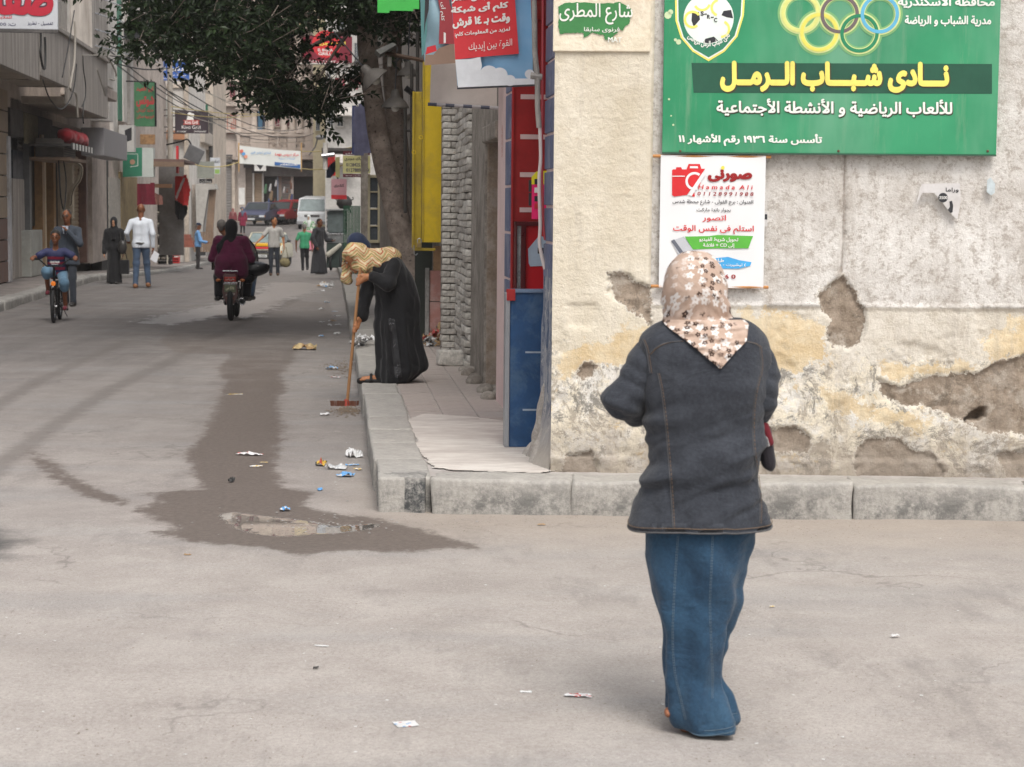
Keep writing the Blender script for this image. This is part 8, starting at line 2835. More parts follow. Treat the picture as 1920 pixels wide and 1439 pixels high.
 # the street tree on the right pavement
LEAF=NT('ficus_leaf')
def _leaf():
 t=LEAF
 oi=t.n.new('ShaderNodeNewGeometry')
 c=t.mix(oi.outputs['Random Per Island'],(.007,.014,.006),(.026,.048,.015))
 t.out(c,.5,spec=.3)
 tr=t.n.new('ShaderNodeBsdfTranslucent')
 tr.inputs[0].default_value=(.03,.06,.012,1)
 ms=t.n.new('ShaderNodeMixShader')
 ms.inputs[0].default_value=.12
 out=t.n['Material Output']
 t.link(t.p.outputs[0],ms.inputs[1]);t.link(tr.outputs[0],ms.inputs[2]);t.link(ms.outputs[0],out.inputs[0])
_leaf()
def bark():
 t=NT('mottled_bark')
 n=t.noise(5,7,.7)
 c=t.mix(t.ramp(n,.36,.64),(.19,.15,.125),(.38,.31,.26))
 c=t.mix(t.ramp(t.noise(3,5,.7),.52,.62,0,.6),c,(.16,.115,.095))
 sp=t.noise(26,3,.7)
 c=t.mix(t.ramp(sp,.60,.66,0,.8),c,(.03,.024,.02))
 c=t.mix(t.ramp(t.noise(60,3,.7),.58,.68,0,.4),c,(.26,.23,.20))
 t.out(c,.9,t.bump(t.math('ADD',n,t.math('MULTIPLY',sp,.6)),.8,.03))
 return t.m
BARK=bark()
def tree():
 Y0=W(.95,26.0)[1]
 r=random.Random(11)
 base=W(.98,26.2,KH)
 t=thing('street_tree','dark leafy ficus tree leaning from the right pavement over the street','tree',base)
 O=np.array(base)
 P=lambda px,py,dy=0:py_pt(px,py,base[1]+dy)-O
 spine=[(P(790,596),.27),(P(783,560),.22),(P(770,500),.19),(P(750,430),.165),(P(735,360),.152),(P(719,300),.148),(P(709,250),.142),(P(702,200),.135),(P(692,130),.128),(P(688,70),.13),(P(690,0),.14),(P(688,-90),.15),(P(690,-200),.1)]
 sp=spline([tuple(p)for p,_ in spine],5)
 rad=np.interp(np.linspace(0,1,len(sp)),np.linspace(0,1,len(spine)),[q[1]for q in spine])
 rings=[]
 for i_,(p,ra)in enumerate(zip(sp,rad)):
  ring=[]
  for k in range(20):
   a=2*PI*k/20
   w=1+.16*(fbm(np.array([[math.cos(a)*1.3,math.sin(a)*1.3,p[2]*.8]]),3,6)[0]-.5)*2
   w+=.25*max(0,1-p[2]/.5)*(.5+.5*math.sin(a*4))
   ring.append((p[0]+math.cos(a)*ra*w,p[1]+math.sin(a)*ra*w,p[2]))
  rings.append(ring)
 MB().rings(rings).build('trunk',BARK,t,smooth='all')
 T('trunk',BARK,t,spline([tuple(P(p,q,1.0))for p,q in((800,560),(770,400),(752,300),(742,220),(735,120),(740,0),(750,-120))],5),.13,12)
 limbs=[[(700,60,0),(640,30,-.5),(560,30,-1),(470,15,-1.5),(380,20,-2)],[(700,90,0),(670,60,.5),(620,70,1),(560,100,1.5)],[(694,20,0),(640,-40,1),(540,-80,1.5),(400,-90,2)],[(690,-60,0),(600,-110,-1),(450,-110,-2),(300,-100,-2)],[(690,-100,0),(740,-160,-1),(800,-150,-2)],[(700,100,0),(755,60,.5),(800,30,1)],[(655,60,0),(620,110,0),(598,150,-.3),(585,175,-.5)],[(470,15,-1.5),(430,70,-1.5),(420,120,-1.5),(440,160,-1.5)],[(560,30,-1),(540,90,-1),(540,160,-1),(560,200,-1)],[(380,20,-2),(320,50,-2),(290,90,-2)],[(300,-100,-2),(240,-80,-4),(170,-40,-5)],[(560,100,1.5),(600,160,.8),(650,190,.4)]]
 for k,lb in enumerate(limbs):
  pts=spline([tuple(P(*q))for q in lb],5)
  T('branch',BARK,t,pts,list(np.linspace(.065 if k<5 else.026,.02 if k<5 else.008,len(pts))),7)
 dense=[(245,-60),(262,60),(262,112),(300,120),(345,118),(352,148),(385,160),(440,158),(455,172),(478,188),(498,180),(530,105),(580,48),(680,40),(700,-60)]
 mid=[(478,190),(500,226),(545,232),(580,236),(612,238),(640,228),(640,205),(600,190),(560,190),(520,170),(560,130),(545,115),(500,150)]
 gap1=[(520,60),(590,60),(665,72),(665,122),(640,130),(600,135),(565,125),(545,105)]
 right=[(700,-60),(690,100),(712,105),(760,90),(790,110),(800,-60)]
 sprays=[]
 def fill(poly,n,d0,d1,spread,leaves):
  xs=[p[0]for p in poly];ys=[p[1]for p in poly]
  c=0
  while c<n:
   px,py=r.uniform(min(xs),max(xs)),r.uniform(min(ys),max(ys))
   if poly_sdf(np.array([[px,py]]),poly)[0]<0:
    sprays.append((P(px,py,r.uniform(d0,d1)),spread,leaves));c+=1
 fill(dense,330,-3.2,1.6,.30,72)
 fill(mid,80,-2,1.2,.2,42)
 fill(gap1,9,-1,1,.16,26)
 fill(right,70,-1.0,3.0,.25,50)
 fill([(590,130),(650,130),(680,165),(690,200),(650,225),(600,200)],26,-1,1.2,.16,26)
 fill([(225,60),(262,50),(262,110),(245,105)],6,-2.5,-1,.12,22)
 fill([(112,-30),(205,-30),(215,5),(190,18),(160,34),(122,28)],16,-6,-4,.13,30)
 fill([(640,0),(720,0),(720,110),(690,90),(640,70)],16,-1.6,-.5,.2,36)
 top=[(200,-50),(800,-50),(860,-150),(820,-330),(740,-330),(720,-130),(560,-120),(380,-150),(300,-260),(160,-240)]
 fill(top,120,-4,1.5,.42,75)
 V,F_=[],[]
 rg=np.random.RandomState(5)
 vs_,fs_=[],[]
 nv=0
 for c,spd,nl in sprays:
  nt=max(3,nl//9)
  for _ in range(nt):
   d=rg.normal(size=3);d[2]=abs(d[2])*.3-.45;d/=np.linalg.norm(d)
   st_=np.array(c)+(0,0,.2)+rg.normal(size=3)*spd*.55
   ln=spd*rg.uniform(.5,1.1)
   for q in range(nl//nt):
    f=(q+1)/(nl//nt)
    p=st_+d*ln*f
    out=rg.normal(size=3);out-=d*(out@d);out/=np.linalg.norm(out)
    dirv=d*.6+out*.8;dirv[2]-=.25;dirv/=np.linalg.norm(dirv)
    side=np.cross(dirv,rg.normal(size=3));side/=np.linalg.norm(side)
    nrm=np.cross(dirv,side)
    L_=rg.uniform(.06,.115);w=L_*rg.uniform(.2,.27)
    a=p;m1=p+dirv*L_*.45+side*w+nrm*w*.35;tip=p+dirv*L_+nrm*-.006;m2=p+dirv*L_*.45-side*w+nrm*w*.35
    vs_+=[a,m1,tip,m2]
    fs_+=[(nv,nv+1,nv+2),(nv,nv+2,nv+3)]
    nv+=4
 me=bpy.data.meshes.new('crown')
 me.from_pydata([tuple(v)for v in vs_],[],fs_)
 new_obj('crown',me,t,LEAF.m,kind='stuff')
 tw=MB()
 for c,spd,nl in sprays[:520]:
  a=np.array(c)+(0,0,.2)
  tw.tube([a,a+rg.normal(size=3)*.2+(.1,0,.15)],.006,3,False)
 tw.build('twigs',BARK,t,kind='stuff')
tree()
# things hanging over the right pavement
def pendant(px,py,s,w_px,label,tilt=0,m=None):
 u,z=on_s(px,py,s)
 t=sthing('pendant_lamp',label,'lamp',u,s,z,0,'tin lamp shades hanging by the tree')
 k=s/3700
 r_=w_px*k/2
 m=m or mat('dusty_tin_shade',(.085,.075,.065),.6,.3,6,dirt=(.10,.09,.08),damt=.6)
 prof=[(r_,0),(r_*.97,r_*.12),(r_*.8,r_*.42),(r_*.5,r_*.68),(r_*.33,r_*.8),(r_*.3,r_*1.15),(r_*.2,r_*1.3),(.01,r_*1.32)]
 e=new_obj('shade',None,t)
 del_=MB().lathe(prof,(0,0,0),24).build('lamp_shade',m,t,smooth=50)
 bpy.data.objects.remove(e)
 b=MB().ell((0,0,-.0),(r_*.3,r_*.3,r_*.28),12,8).build('bulb',mat('bulb_glass',(.55,.54,.50),.2,.1),t,smooth=True)
 T('cord',P_BLACK,t,[(0,0,r_*1.3),(.02,0,r_*1.3+.5)],.008,5)
 t.rotation_euler=(0,tilt,SA)
 return t
pendant(741,203,23.5,52,'lowest tin lamp shade hanging right of the tree trunk')
pendant(765,143,24.5,42,'smaller tin lamp shade with white bulb above the lowest one')
pendant(705,152,22.5,56,'tilted tin lamp shade seen edge on in front of the trunk',-.75)
ab=sthing('lamp_bracket','wooden batten with tin cover and hanging box holding the tin lamps','bracket',WR-.0,23.2)
WDK=mat('old_batten_wood',(.10,.06,.04),.8,.3,8)
WR_U=1.31
q=lambda px,py,s=23.2:(on_s(px,py,s)[0]-WR_U,s-23.2,on_s(px,py,s)[1])
ab.location=[float(v)for v in W(WR_U,23.2)]
T('batten',WDK,ab,[q(722,100),q(785,112),q(830,126)],.025,6)
MB().prism([(q(703,98)[0],q(703,98)[2]),(q(735,84)[0],q(735,84)[2]),(q(742,88)[0],q(742,88)[2]),(q(712,106)[0],q(712,106)[2])],-.3,.3,'y').build('tin_cover',mat('tin_cover',(.16,.16,.15),.5,.3,8,metal=.3),ab)
a,b=q(726,108),q(734,126)
B('switch_box',mat('switch_box',(.32,.30,.27),.5,.1),ab,a[0],b[0],-.1,0,b[2],a[2],.01)
T('dark_tube',BLM,ab,[q(760,165,23.6),q(790,188,23.6)],.035,8)
T('wire',WIR,ab,spline([q(730,112),q(742,116),q(752,108),q(764,116)],5),.012,5)
fr=sthing('iron_frame','dark iron frame and pipes between the tree and the yellow doors','frame',WR_U,24)
for px,py0,py1 in((783,60,440),(772,120,420),(760,200,400)):
 a,b=q(px,py0,24),q(px,py1,24)
 T('upright',mat('rusty_dark_iron',(.05,.045,.04),.6,.4,8),fr,[(a[0],0,a[2]),(b[0],0,b[2])],.022,7)
T('cross_rail',mat('rusty_dark_iron',0),fr,[(q(758,245,24)[0],0,q(758,245,24)[2]),(q(786,245,24)[0],0,q(786,245,24)[2])],.02,6)
def banner_cloth(name,label,s,pts,m,prints=(),depth=.02,rod=None):
 """vinyl banner hanging across the pavement; corner points: tl, tr, br, bl in the picture"""
 C=[np.array(on_s(px,py,s))for px,py in pts]
 t=sthing(name,label,'banner',float(C[3][0]),s,float(C[3][1]))
 o=C[3].copy()
 C=[c-o for c in C]
 nx,nz=20,20
 rr=[]
 for j in range(nz+1):
  row=[]
  for i_ in range(nx+1):
   a,b=i_/nx,j/nz
   p=(C[3]*(1-a)+C[2]*a)*(1-b)+(C[0]*(1-a)+C[1]*a)*b
   row.append((p[0],depth*math.sin(a*7+b*3)*(.4+.6*b)+depth*.6*math.sin(b*9+a*2),p[1]))
  rr.append(row)
 MB().rings(rr,closed=False,caps=False).build('sheet',m,t,smooth='all')
 class Q:pass
 S=Q()
 S.t=t
 S.c=lambda px,py:(on_s(px,py,s)[0]-o[0],on_s(px,py,s)[1]-o[1])
 def on(x,z):
  return-depth*1.8-.004
 S.y=-depth*1.7
 return S,C
RB=mat('telecom_red',(.62,.035,.045),.45,.1,3)
SKY_=NT('sky_print')
def _sky():
 t=SKY_
 z=t.sep(t.co())[2]
 c=t.mix(t.ramp(t.noise(3,4,.5),.3,.7),(.14,.36,.62),(.30,.52,.74))
 t.out(c,.45,t.bump(t.noise(3,3,.5),.3,.03))
_sky()
def over_banners():
 s=12.9
 S,C=banner_cloth('sky_banner','blue sky banner with red Arabic advertisement hanging over the shop',s,[(842,-60),(993,-70),(1002,160),(858,166)],SKY_.m)
 P_=lambda pts,m,l=0,name='print':MB().add([(S.c(*p)[0],S.y-l,S.c(*p)[1])for p in pts],[tuple(range(len(pts)))]).build(name,m,S.t)
 P_([(843,-58),(960,-62),(972,102),(900,108),(853,113)],RB,0,'red_panel')
 cl=paint('cloud_white',(.66,.69,.72))
 def disc(cx,cy,r_,m,l):
  P_([(cx+r_*math.cos(a),cy+r_*.95*math.sin(a))for a in np.linspace(0,2*PI,22)[:-1]],m,l,'cloud')
 P_([(853,113),(880,112),(900,108),(903,125),(898,142),(880,160),(858,163)],cl,.001,'cloud')
 for k,(cx,cy,r_)in enumerate(((916,140,17),(936,142,15),(900,148,14),(955,152,11),(880,146,16),(992,140,9))):
  disc(cx,cy,r_,cl,.0015+k*.0004)
 P_([(858,150),(1001,148),(1001,159),(858,165)],cl,.0045,'cloud')
 def tx(s_,x0,y0,x1,y1,tilt,b=.03):
  a0,z1=S.c(x0,y0);a1,z0=S.c(x1,y1)
  def warp(P):
   Q_=P.copy();Q_[:,2]+=(P[:,0]-a0)*tilt;return Q_
  lettering(S.t,s_,a0,a1,z0,z1,S.y-.004,P_WHITE,b,warp=warp)
 tx('غير فى سعر',846,-12,930,10,.12)
 tx('كلم أى شبكة',845,12,952,34,.12,.05)
 tx('وقت بـ ١٤ قرش',848,36,955,58,.12,.05)
 tx('لمزيد من المعلومات كلم:',852,62,955,75,.12,.03)
 tx('القوة بين إيديك',878,82,959,102,.12,.0)
 T('hem_rod',mat('dark_rod',(.10,.11,.13),.5,.3,9),S.t,[(S.c(857,165)[0],-.01,S.c(857,165)[1]),(S.c(1002,159)[0],-.01,S.c(1002,159)[1])],.011,8)
 T('support_rod',GC,S.t,[(S.c(1000,-60)[0],-.02,S.c(1000,-60)[1]),(S.c(1002,160)[0],-.02,S.c(1002,160)[1])],.012,8)
 S2,C=banner_cloth('old_banner','pale reverse of an old banner with a taped rod hanging behind the sky banner',15.0,[(812,20),(930,20),(932,202),(806,195)],mat('banner_back',(.50,.45,.41),.7,.12,2),depth=.025)
 tp=S2.c(800,195)
 for k in range(8):
  a,b=S2.c(802+k*16.5,196+k*.9),S2.c(802+(k+1)*16.5,196+(k+1)*.9)
  T('rod_tape',[mat('tape_dark',(.05,.055,.08),.5,.2),mat('tape_grey',(.33,.31,.31),.6,.2)][k%2],S2.t,[(a[0],-.02,a[1]),(b[0],-.02,b[1])],.013,8)
 S3,C=banner_cloth('folded_banner','crumpled blue and red banner folded over beside the sky banner',14.6,[(784,-60),(850,-60),(852,88),(796,118)],mat('faded_blue_vinyl',(.30,.46,.54),.5,.1,2),depth=.035)
 P3=lambda pts,m,l=0,name='print':MB().add([(S3.c(*p)[0],S3.y-l,S3.c(*p)[1])for p in pts],[tuple(range(len(pts)))]).build(name,m,S3.t)
 P3([(786,-60),(800,-60),(800,60),(795,100),(790,108)],mat('teal_stripe',(.10,.26,.26),.5,.1),.0,'stripe')
 P3([(798,-60),(806,-60),(803,20),(797,45),(794,70)],P_BLACK,.001,'stripe')
 P3([(800,90),(816,86),(818,97),(797,104)],RB,.001,'red_patch')
 P3([(826,-60),(850,-60),(852,84),(822,84),(824,20),(816,-20)],mat('dark_red_vinyl',(.36,.05,.06),.5,.1),.002,'red_fold')
 P3([(836,-60),(850,-60),(850,30),(842,10)],mat('dark_grey_vinyl',(.10,.09,.10),.5,.1),.003,'dark_fold')
 P3([(822,92),(850,82),(853,120),(795,124),(797,104),(812,104)],mat('brown_vinyl',(.28,.19,.14),.6,.1),.0015,'brown_fold')
 P3([(831,62),(835,64),(835,82),(831,83)],P_WHITE,.004,'mark')
 a0,z1=S3.c(822,-8);a1,z0=S3.c(836,55)
 def wp(P):
  c=np.array([(a0+a1)/2,0,(z0+z1)/2]);Q_=P-c
  R2=Q_.copy();R2[:,0]=Q_[:,2]*.35;R2[:,2]=-Q_[:,0]*2.4
  return R2+c
 lettering(S3.t,'كلم أى',a0,a1,(z0+z1)/2-.06,(z0+z1)/2+.06,S3.y-.006,P_WHITE,.02,warp=wp)
 hung('green_awning_strip','bright green awning flap hanging at the top beside the banners',16.5,[(708,-60),(786,-60),(786,18),(708,24)],mat('bright_green_vinyl',(.05,.42,.07),.5,.1,3),.01,'awning')
over_banners()
# right side shops further up (s 30..60)
def right_shops():
 s=33.5
 u0,z1=on_s(690,328,s);u1,z0=on_s(712,456,s)
 t=sthing('glass_cabinet','narrow glazed cabinet with beige frame behind the sweeping woman','cabinet',u0,s,KH)
 w_,z1,z0=u1-u0,z1-KH,z0-KH
 FR=mat('beige_frame',(.42,.37,.25),.5,.15,6)
 fw_=w_*.18
 for q_ in((0,fw_,z0,z1),(w_-fw_,w_,z0,z1),(0,w_,z1-.05,z1),(0,w_,z0,z0+.05)):
  B('frame',FR,t,q_[0],q_[1],-.03,.3,q_[2],q_[3],.005)
 for k in range(3):
  zz_=z0+(z1-z0)*(k+1)/4
  B('shelf_edge',FR,t,fw_,w_-fw_,-.02,.0,zz_-.012,zz_+.012)
  B('pane',WING,t,fw_,w_-fw_,.0,.02,zz_-(z1-z0)/4+.02,zz_)
 B('pane',WING,t,fw_,w_-fw_,.0,.02,z1-(z1-z0)/4,z1-.05)
 B('plinth',DGREY,t,0,w_,0,.3,0,z0)
 s=44
 u0,z1=on_s(644,386,s);u1,z0=on_s(676,470,s)
 t=sthing('green_hoarding','dark green corrugated sheet fence beside the food cart','fence',u0,s,zroad(s))
 zz0=zroad(s)
 n=12
 for k in range(n):
  a=(u1-u0)*k/n
  B('panel',mat('dark_green_sheet',(.02,.075,.04),.5,.3,5),t,a,a+(u1-u0)/n*.8,-.02*(k%2),.03,.1,z1-zz0)
 S=Panel('fishmonger_sign','yellow sign with Arabic name and two phone numbers hanging by the trunk','sign','s',38,(643,292,694,326),.06,mat_=mat('sign_pale_yellow',(.50,.47,.22),.5,.15,3))
 S.txt('السماك مجدى',646,294,690,303,P_BLACK,.003,bold=.02)
 S.txt('01284253122',649,306,690,313,paint('sign_navy',0),.003,bold=.015)
 S.txt('01278890059',649,316,692,323,paint('sign_navy',0),.003,bold=.015)
 MR_=mat('maroon_board',(.10,.015,.025),.5,.2)
 for y0_,y1_,tx in((284,291.5,'أسماك'),(326.5,333,'تسوق المأكولات البحرية')):
  a0,a1,z0,z1=S.box(643,y0_,694,y1_)
  B('header',MR_,S.t,a0,a1,-.07,0,z0,z1)
  a0,a1,z0,z1=S.box(648,y0_+1.5,690,y1_-1.5)
  lettering(S.t,tx,a0,a1,z0,z1,-.074,P_WHITE,.01)
 S=Panel('side_sign','narrow olive side sign left of the fishmonger sign','sign','s',39.5,(629,295,637,333),.06,mat_=mat('olive_sign',(.30,.28,.13),.5,.2))
 p=on_road(630,508)
 k=p[1]/3700
 t=thing('food_cart','street food cart with glass case and black cooking pot','cart',(p[0],p[1],p[2]))
 B('base',mat('cart_dark',(.035,.05,.045),.5,.3,6),t,-18*k,16*k,0,1.0,.1,52*k,.03)
 B('counter',CHR,t,-19*k,17*k,-.06,1.05,67*k,70*k,.01)
 B('counter_front',mat('dull_steel',(.24,.25,.25),.35,.4,14,metal=.6),t,-18*k,16*k,-.03,.0,52*k,67*k)
 for x in(-17,15):
  for y in(0,.9):
   B('case_post',CHR,t,x*k-.02,x*k+.02,y,y+.04,70*k,112*k)
 B('case_top',mat('dull_steel',0),t,-19*k,17*k,-.1,1.05,112*k,115*k,.01)
 B('case_back',mat('cart_dark',0),t,-17*k,15*k,.9,.92,70*k,112*k)
 B('case_shelf',CHR,t,-17*k,15*k,.1,.9,90*k,91.5*k)
 gl=mat('case_glass',(.10,.12,.12),.06,.3,5)
 B('glass',gl,t,-17*k,15*k,.02,.03,72*k,111*k)
 MB().ell((-2*k,.3,98*k),(9*k,.2,4*k),12,6).build('tray',mat('pale_tray',(.4,.4,.38),.4,.3,9),t,smooth=True)
 for x in(-10*k,9*k):
  wheel(t,(x,.1,.3),.3,.04)
 skin('draped_sack',[('c',(-14*k,-.1,30*k),(8*k,-.15,48*k),.1,.07)],.03,mat('pale_sack',(.42,.40,.34),.9,.3,9),t,.03)
 pt=thing('cooking_pot','big black round pot with two horn handles on top of the food cart','pot',(p[0]+14*k,p[1]+.3,p[2]+115*k))
 MB().lathe([(0,0),(9*k,.02),(15*k,9*k),(14*k,17*k),(8*k,24*k),(3*k,26*k),(3.4*k,29*k),(0,29*k)],(0,0,0),22).build('pot_body',mat('soot_black',(.022,.02,.019),.6,.3,8),pt,smooth=50)
 for sx in(-1,1):
  T('horn_handle',BLM,pt,[(sx*12*k,0,16*k),(sx*17*k,0,19*k),(sx*15.5*k,0,23*k)],1.2*k,6)
 T('leaning_pole',BLM,t,[(-3*k,.5,152*k+30*k),(26*k,.4,108*k)],.03,6)
 S=Panel('pink_poster','pink poster board behind the food cart pot','poster','s',62,(621,336,650,374),.05,mat_=mat('pink_board',(.55,.30,.33),.6,.1))
 S.txt('كشرى',626,345,645,352,P_BLACK,.003,bold=.03)
 S.rect('red_foot',621,366,650,374,P_RED,.003)
 hung('folded_umbrella','folded navy market umbrella hanging above the food cart',50,[(612,318),(620,308),(630,300),(629,322),(620,334),(612,334)],cloth('navy_umbrella',(.05,.065,.10)),.1,'umbrella')
 hung('striped_cloth','red striped shade cloth behind the folded umbrella',54,[(612,294),(628,290),(630,330),(620,332),(612,306)],cloth('red_shade',(.5,.03,.03)),.1,'shade')
 hung('blue_grey_banner','worn blue grey banner hanging down left of the trunk',33,[(664,200),(684,190),(700,270),(704,290),(664,292),(662,240)],cloth('blue_grey_vinyl',(.10,.10,.16),.6,.3),.05,'banner')
 hung('blue_banner','narrow dark blue banner with yellow print left of the trunk',36,[(660,198),(674,200),(676,288),(660,290)],cloth('dark_blue_vinyl',(.05,.06,.14),.6,.3),.05,'banner')
 S=Panel('basha_grill_sign','red and purple grill sign reading EL BASHA GRILL among the leaves','sign','s',60,(566,68,660,121),.15,mat_=mat('sign_purple_red',(.20,.018,.035),.5,.2,2))
 S.ring('red_disc',612,84,0,27,P_RED,.002,30,0,2*PI,.95)
 S.txt('الباشا جريل',590,78,648,88,P_YEL,.006,bold=.03)
 S.txt('EL BASHA',596,92,624,98,P_WHITE,.006,bold=.03)
 S.txt('GRILL',597,99,622,105,P_WHITE,.006,bold=.03)
 S.txt('٥٧٦٢٩ - ٠١٢٧٥٢٣ - ١١٢٦٩',572,114,655,119,P_WHITE,.006)
 a0,a1,z0,z1=S.box(562,119,664,123)
 B('sill',WHITEW,S.t,a0,a1,-.3,0,z0,z1)
 S=Panel('white_word_sign','white sign with large pinkish red Latin letters left of the trunk','sign','s',58,(620,141,700,172),.12,mat_=mat('sign_cream',(.62,.60,.55),.5,.08))
 S.txt('SUN',625,147,690,169,paint('pinkish_red',(.50,.10,.14)),.003,bold=.03)
 ca=sthing('flat_canopy','flat metal canopy jutting over the food cart','canopy',0,48)
 q_=lambda px,py:(on_s(px,py,48)[0],on_s(px,py,48)[1])
 a,b=q_(603,290),q_(692,280)
 B('sheet',DGREY,ca,a[0],b[0],0,3,b[1]-.05,b[1]+.02)
 T('front_tube',CHR,ca,[(q_(603,293)[0],-.1,q_(603,293)[1]),(q_(627,290)[0],-.1,q_(627,290)[1])],.05,8)
 T('post',WHITEW,ca,[(q_(610,318)[0],0,q_(610,318)[1]),(q_(610,268)[0],0,q_(610,268)[1])],.06,8)
 sl=sthing('street_light','grey street light head on an arm among the wires','lamp',0,95)
 a=on_s(600,258,95);b=on_s(591,276,95)
 MB().ell((a[0],0,a[1]),(.22,.3,.12),12,6).build('lamp_head',mat('lamp_grey',0),sl,smooth=True)
 T('arm',DGREY,sl,[(b[0]-.3,0,b[1]-.4),(b[0],0,b[1]),(a[0]-.1,0,a[1])],.04,6)
 st=sthing('right_row_wall','dark stone shop pier behind the tree trunk','pier',0,37,KH)
 u0,_=on_s(677,387,37);u1,z1=on_s(690,330,37)
 B('pier',GREYW,st,u0,u1,0,.4,0,z1+.3)
right_shops()
# litter on the street and pavement
def scrap(name,label,px,py,w_px,h_px,cols,seed=1,z=0.0,cat='litter',rz=0.0,crumple=.35,group=None,ball=False):
 p=on_z(px,py,z)if z else on_road(px,py)
 k=p[1]/3700
 w=w_px*k
 d=h_px*k*2.4
 rg=np.random.RandomState(seed)
 nx=9
 X,Y=np.meshgrid(np.linspace(-.5,.5,nx),np.linspace(-.5,.5,nx))
 ang=np.arctan2(Y,X)
 shrink=1-.28*fbm(np.stack([np.cos(ang)*1.5,np.sin(ang)*1.5,np.full_like(ang,seed)],-1),2,seed)
 n=fbm(np.stack([X*5,Y*5,np.full_like(X,seed*1.7)],-1),3,seed)
 hh=h_px*k*crumple
 Z=.006+np.abs(n-.38)*hh*3+hh*.5*(1-2*np.maximum(abs(X),abs(Y)))
 V=np.stack([X*w*shrink,Y*max(d,w*.3)*shrink,Z],-1).reshape(-1,3)
 idx=np.arange(nx*nx).reshape(nx,nx)
 f=np.stack([idx[:-1,:-1],idx[:-1,1:],idx[1:,1:],idx[1:,:-1]],-1).reshape(-1,4)
 me=bpy.data.meshes.new(name)
 me.from_pydata(V.tolist(),[],f.tolist())
 for m in cols:
  me.materials.append(m)
 me.polygons.foreach_set('material_index',[int(fbm(np.array([[(q%8)*.5,(q//8)*.5,seed]]),2,seed)[0]*len(cols)*.999)for q in range(len(me.polygons))])
 o=new_obj(name,me,None,None,(p[0],p[1],p[2]),(0,0,rz))
 return tag(o,label,cat,group)
LW=mat('litter_white',(.62,.62,.62),.6,.12,30);LR=mat('litter_red',(.45,.08,.07),.6,.2,30);LBL=mat('litter_blue',(.12,.32,.60),.5,.2,30)
LC=mat('litter_cardboard',(.34,.22,.11),.8,.2,30);LY=mat('litter_yellow',(.55,.36,.06),.6,.2,30);LK=mat('litter_black',(.03,.03,.03),.6,.2,30);LG=mat('litter_grey',(.30,.29,.28),.7,.2,30)
LCL=mat('litter_clear_bag',(.46,.47,.48),.25,.2,20)
ITEMS=[('crumpled_bag','crumpled tan paper bag lying on the wet part of the street',572,656,50,16,(LC,mat('litter_tan',(.50,.38,.20),.8,.2,30),LC),.6),('magazine','flat white and black magazine on the wet strip',433,741,50,6,(LW,LW,LY,LK),.12),('plastic_wrapper','long white plastic wrapper with red print on the wet strip',467,855,62,9,(LW,LW,LR),.5),('paper_scrap','small white and yellow paper below the long wrapper',480,877,28,5,(LW,LY),.4),('paper_scrap','thin yellow wrapper above the small paper on the wet strip',495,869,18,3,(LY,LW),.3),('dark_scrap','small black scrap near the wet strip end',434,905,11,8,(LK,),.9),('plastic_bag','white plastic bag with orange corner beside the kerb',664,858,34,18,(LW,LW,LCL),.9),('paper_cup','dark and orange crushed cup beside the clear bag',602,874,22,13,(LK,LY,LR),.6),('clear_bag','clear plastic bag lying among the kerb litter',632,881,44,12,(LCL,LCL,LW),.6),('blue_scrap','blue plastic strip right of the clear bag',660,874,30,5,(LBL,LCL),.4),('blue_bag','bright blue plastic bag nearest the corner kerb',648,894,36,12,(LBL,LBL,LCL),.5),('blue_scrap','small blue scrap under the kerb litter',600,921,11,6,(LBL,),.6),('blue_wrapper','pale blue wrapper lying just above the puddle',534,958,22,9,(LBL,LW),.6),('orange_scrap','orange and white scrap below the white bag',672,882,16,6,(LY,LW),.4),('crumpled_paper','white crumpled paper by the broom head',609,779,20,7,(LW,),.6),('crumpled_paper','white crumpled paper in the gutter under the robe woman\'s broom hand',622,693,26,8,(LW,LBL,LG),.7),('crumpled_paper','large white paper on the kerb beyond the sweeping woman',612,538,30,10,(LW,LG),.8),('flat_packet','pale blue and red flat packet on the bare ground in front',761,1361,50,20,(LBL,LW,LW,LR),.04),('crumpled_tissue','white and red crumpled tissue left of the denim skirt',1084,1308,60,9,(LW,LW,LR),.4),('paper_scrap','small white scrap left of the crumpled tissue',986,1301,26,5,(LW,),.4),('paper_scrap','small white paper on the right of the bare ground',1678,1196,18,5,(LW,),.7),('paper_scrap','tiny white paper middle of the bare ground',602,1214,34,4,(LW,),.15),('dark_stone','dark pebble on the bare ground',592,1257,12,5,(LK,),.9),('paper_scrap','tiny orange scrap behind the denim skirt woman',1448,1140,12,3,(LY,LW),.4),('pink_scrap','small pink paper strip in the gutter',630,709,20,4,(LR,LW),.3),('brown_leaf','dry brown leaf on the ground in front of the kerb',1016,986,18,4,(LC,),.5),('brown_leaf','dry brown leaf below the wet patch',352,1043,16,4,(LC,),.5),]
for k,(n,lab,px,py,w,h,cols,cr)in enumerate(ITEMS):
 scrap(n,lab,px,py,w,h,cols,k+3,crumple=cr,rz=.3*math.sin(k*2.3))
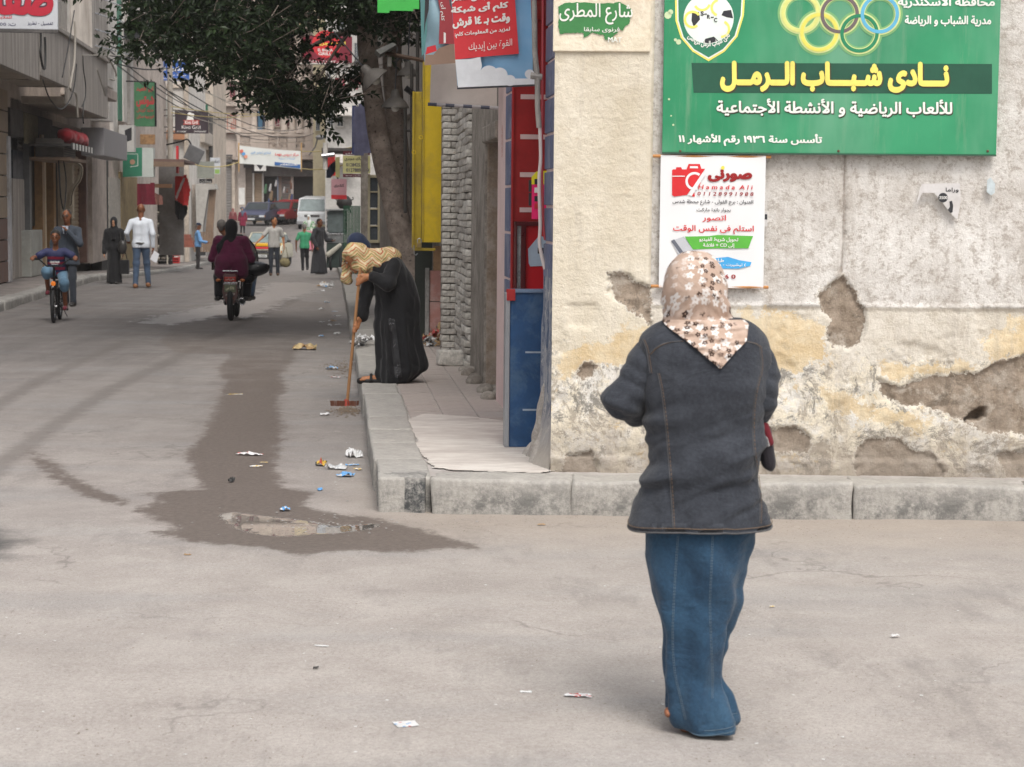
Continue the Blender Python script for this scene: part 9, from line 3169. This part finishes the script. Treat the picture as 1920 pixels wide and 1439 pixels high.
def heap(px,py,n,spread,label,group,zz=KH,cols=(LW,LC,LR,LG)):
 r=random.Random(px)
 for k in range(n):
  qx,qy=px+r.uniform(-1,1)*spread,py+r.uniform(-.35,.35)*spread
  where=('left' if qx<px-spread*.4 else 'right' if qx>px+spread*.4 else 'middle')+(' rear' if qy<py-spread*.1 else ' front' if qy>py+spread*.1 else ' centre')
  tone=('flat','curled','torn','balled','creased')[k%5]
  o=scrap('waste_paper',tone+' piece of '+label+', '+where,qx,qy,r.uniform(14,30),r.uniform(7,15),(cols[k%len(cols)],cols[(k*2+1)%len(cols)]),px+k,zz,rz=r.uniform(-1,1),crumple=r.uniform(.5,1.2),group=group)
  o.location.z+=r.uniform(0,.08)
  o.rotation_euler=(r.uniform(-.5,.5),r.uniform(-.5,.5),r.uniform(-1,1))
heap(822,642,14,24,'waste paper in the heap before the brick pier','waste paper before the brick pier')
heap(684,648,8,16,'white waste paper on the kerb behind the sweeping woman','waste paper on the kerb',cols=(LW,LG,LW))
def crumbs(name,pts,seed,m,size):
 rg=np.random.RandomState(seed)
 vs_,fs_=[],[]
 for px,py in pts:
  p=on_road(px,py)
  r_=rg.uniform(*size)
  a=rg.uniform(0,6)
  b=len(vs_)
  for q in range(4):
   t=a+q*PI/2+rg.uniform(-.4,.4)
   vs_.append((p[0]+math.cos(t)*r_,p[1]+math.sin(t)*r_,p[2]+.003))
  vs_.append((p[0],p[1],p[2]+r_*.6))
  fs_+=[(b,b+1,b+4),(b+1,b+2,b+4),(b+2,b+3,b+4),(b+3,b,b+4)]
 me=bpy.data.meshes.new(name)
 me.from_pydata(vs_,[],fs_)
 return new_obj(name,me,None,m,kind='stuff')
rg=np.random.RandomState(2)
g=lambda cx,cy,sx,sy,n:[(cx+rg.normal()*sx,cy+rg.normal()*sy)for _ in range(n)]
crumbs('swept_dirt',g(655,771,16,4,420)+g(640,690,16,8,260),1,mat('dirt_crumbs',(.16,.12,.085),.95,.4,60),(.004,.016))
crumbs('small_debris',g(640,830,40,60,120)+g(620,700,30,60,160)+g(580,985,90,10,120)+g(625,560,12,40,160),3,LG,(.003,.011))
crumbs('pale_debris',g(640,850,45,60,60)+g(620,620,20,60,120)+[(rg.uniform(0,1900),rg.uniform(1000,1430))for _ in range(110)],4,LW,(.003,.008))
crumbs('road_grit',[(rg.uniform(0,1900),rg.uniform(985,1430))for _ in range(800)]+[(rg.uniform(500,1900),rg.uniform(965,1010))for _ in range(700)],5,mat('dirt_crumbs',0),(.0015,.0055))
r9=random.Random(21)
for k in range(16):
 px,py=r9.uniform(598,634),r9.uniform(528,640)
 scrap('paper_scrap','small pale paper scrap strewn along the far gutter',px,py,r9.uniform(7,15),r9.uniform(3,6),(LW,(LG,LBL,LC,LW)[k%4]),60+k,crumple=r9.uniform(.3,.8),rz=r9.uniform(-1,1),group='paper scraps along the far gutter')
 # dusty air over the street
hz=MB().box(-70,60,-12,175,-2.2,32)
hm=bpy.data.materials.new('dusty_air')
hm.use_nodes=True
hn,hl_=hm.node_tree.nodes,hm.node_tree.links
hn.clear()
ho=hn.new('ShaderNodeOutputMaterial')
hv=hn.new('ShaderNodeVolumePrincipled')
hv.inputs['Color'].default_value=(.93,.90,.88,1)
hv.inputs['Density'].default_value=.0006
hv.inputs['Anisotropy'].default_value=.2
hl_.new(hv.outputs[0],ho.inputs['Volume'])
o=hz.build('haze',hm)
o['kind']='stuff'
scene.cycles.volume_bounces=0
scene.cycles.volume_max_steps=16
scene.cycles.volume_step_rate=8
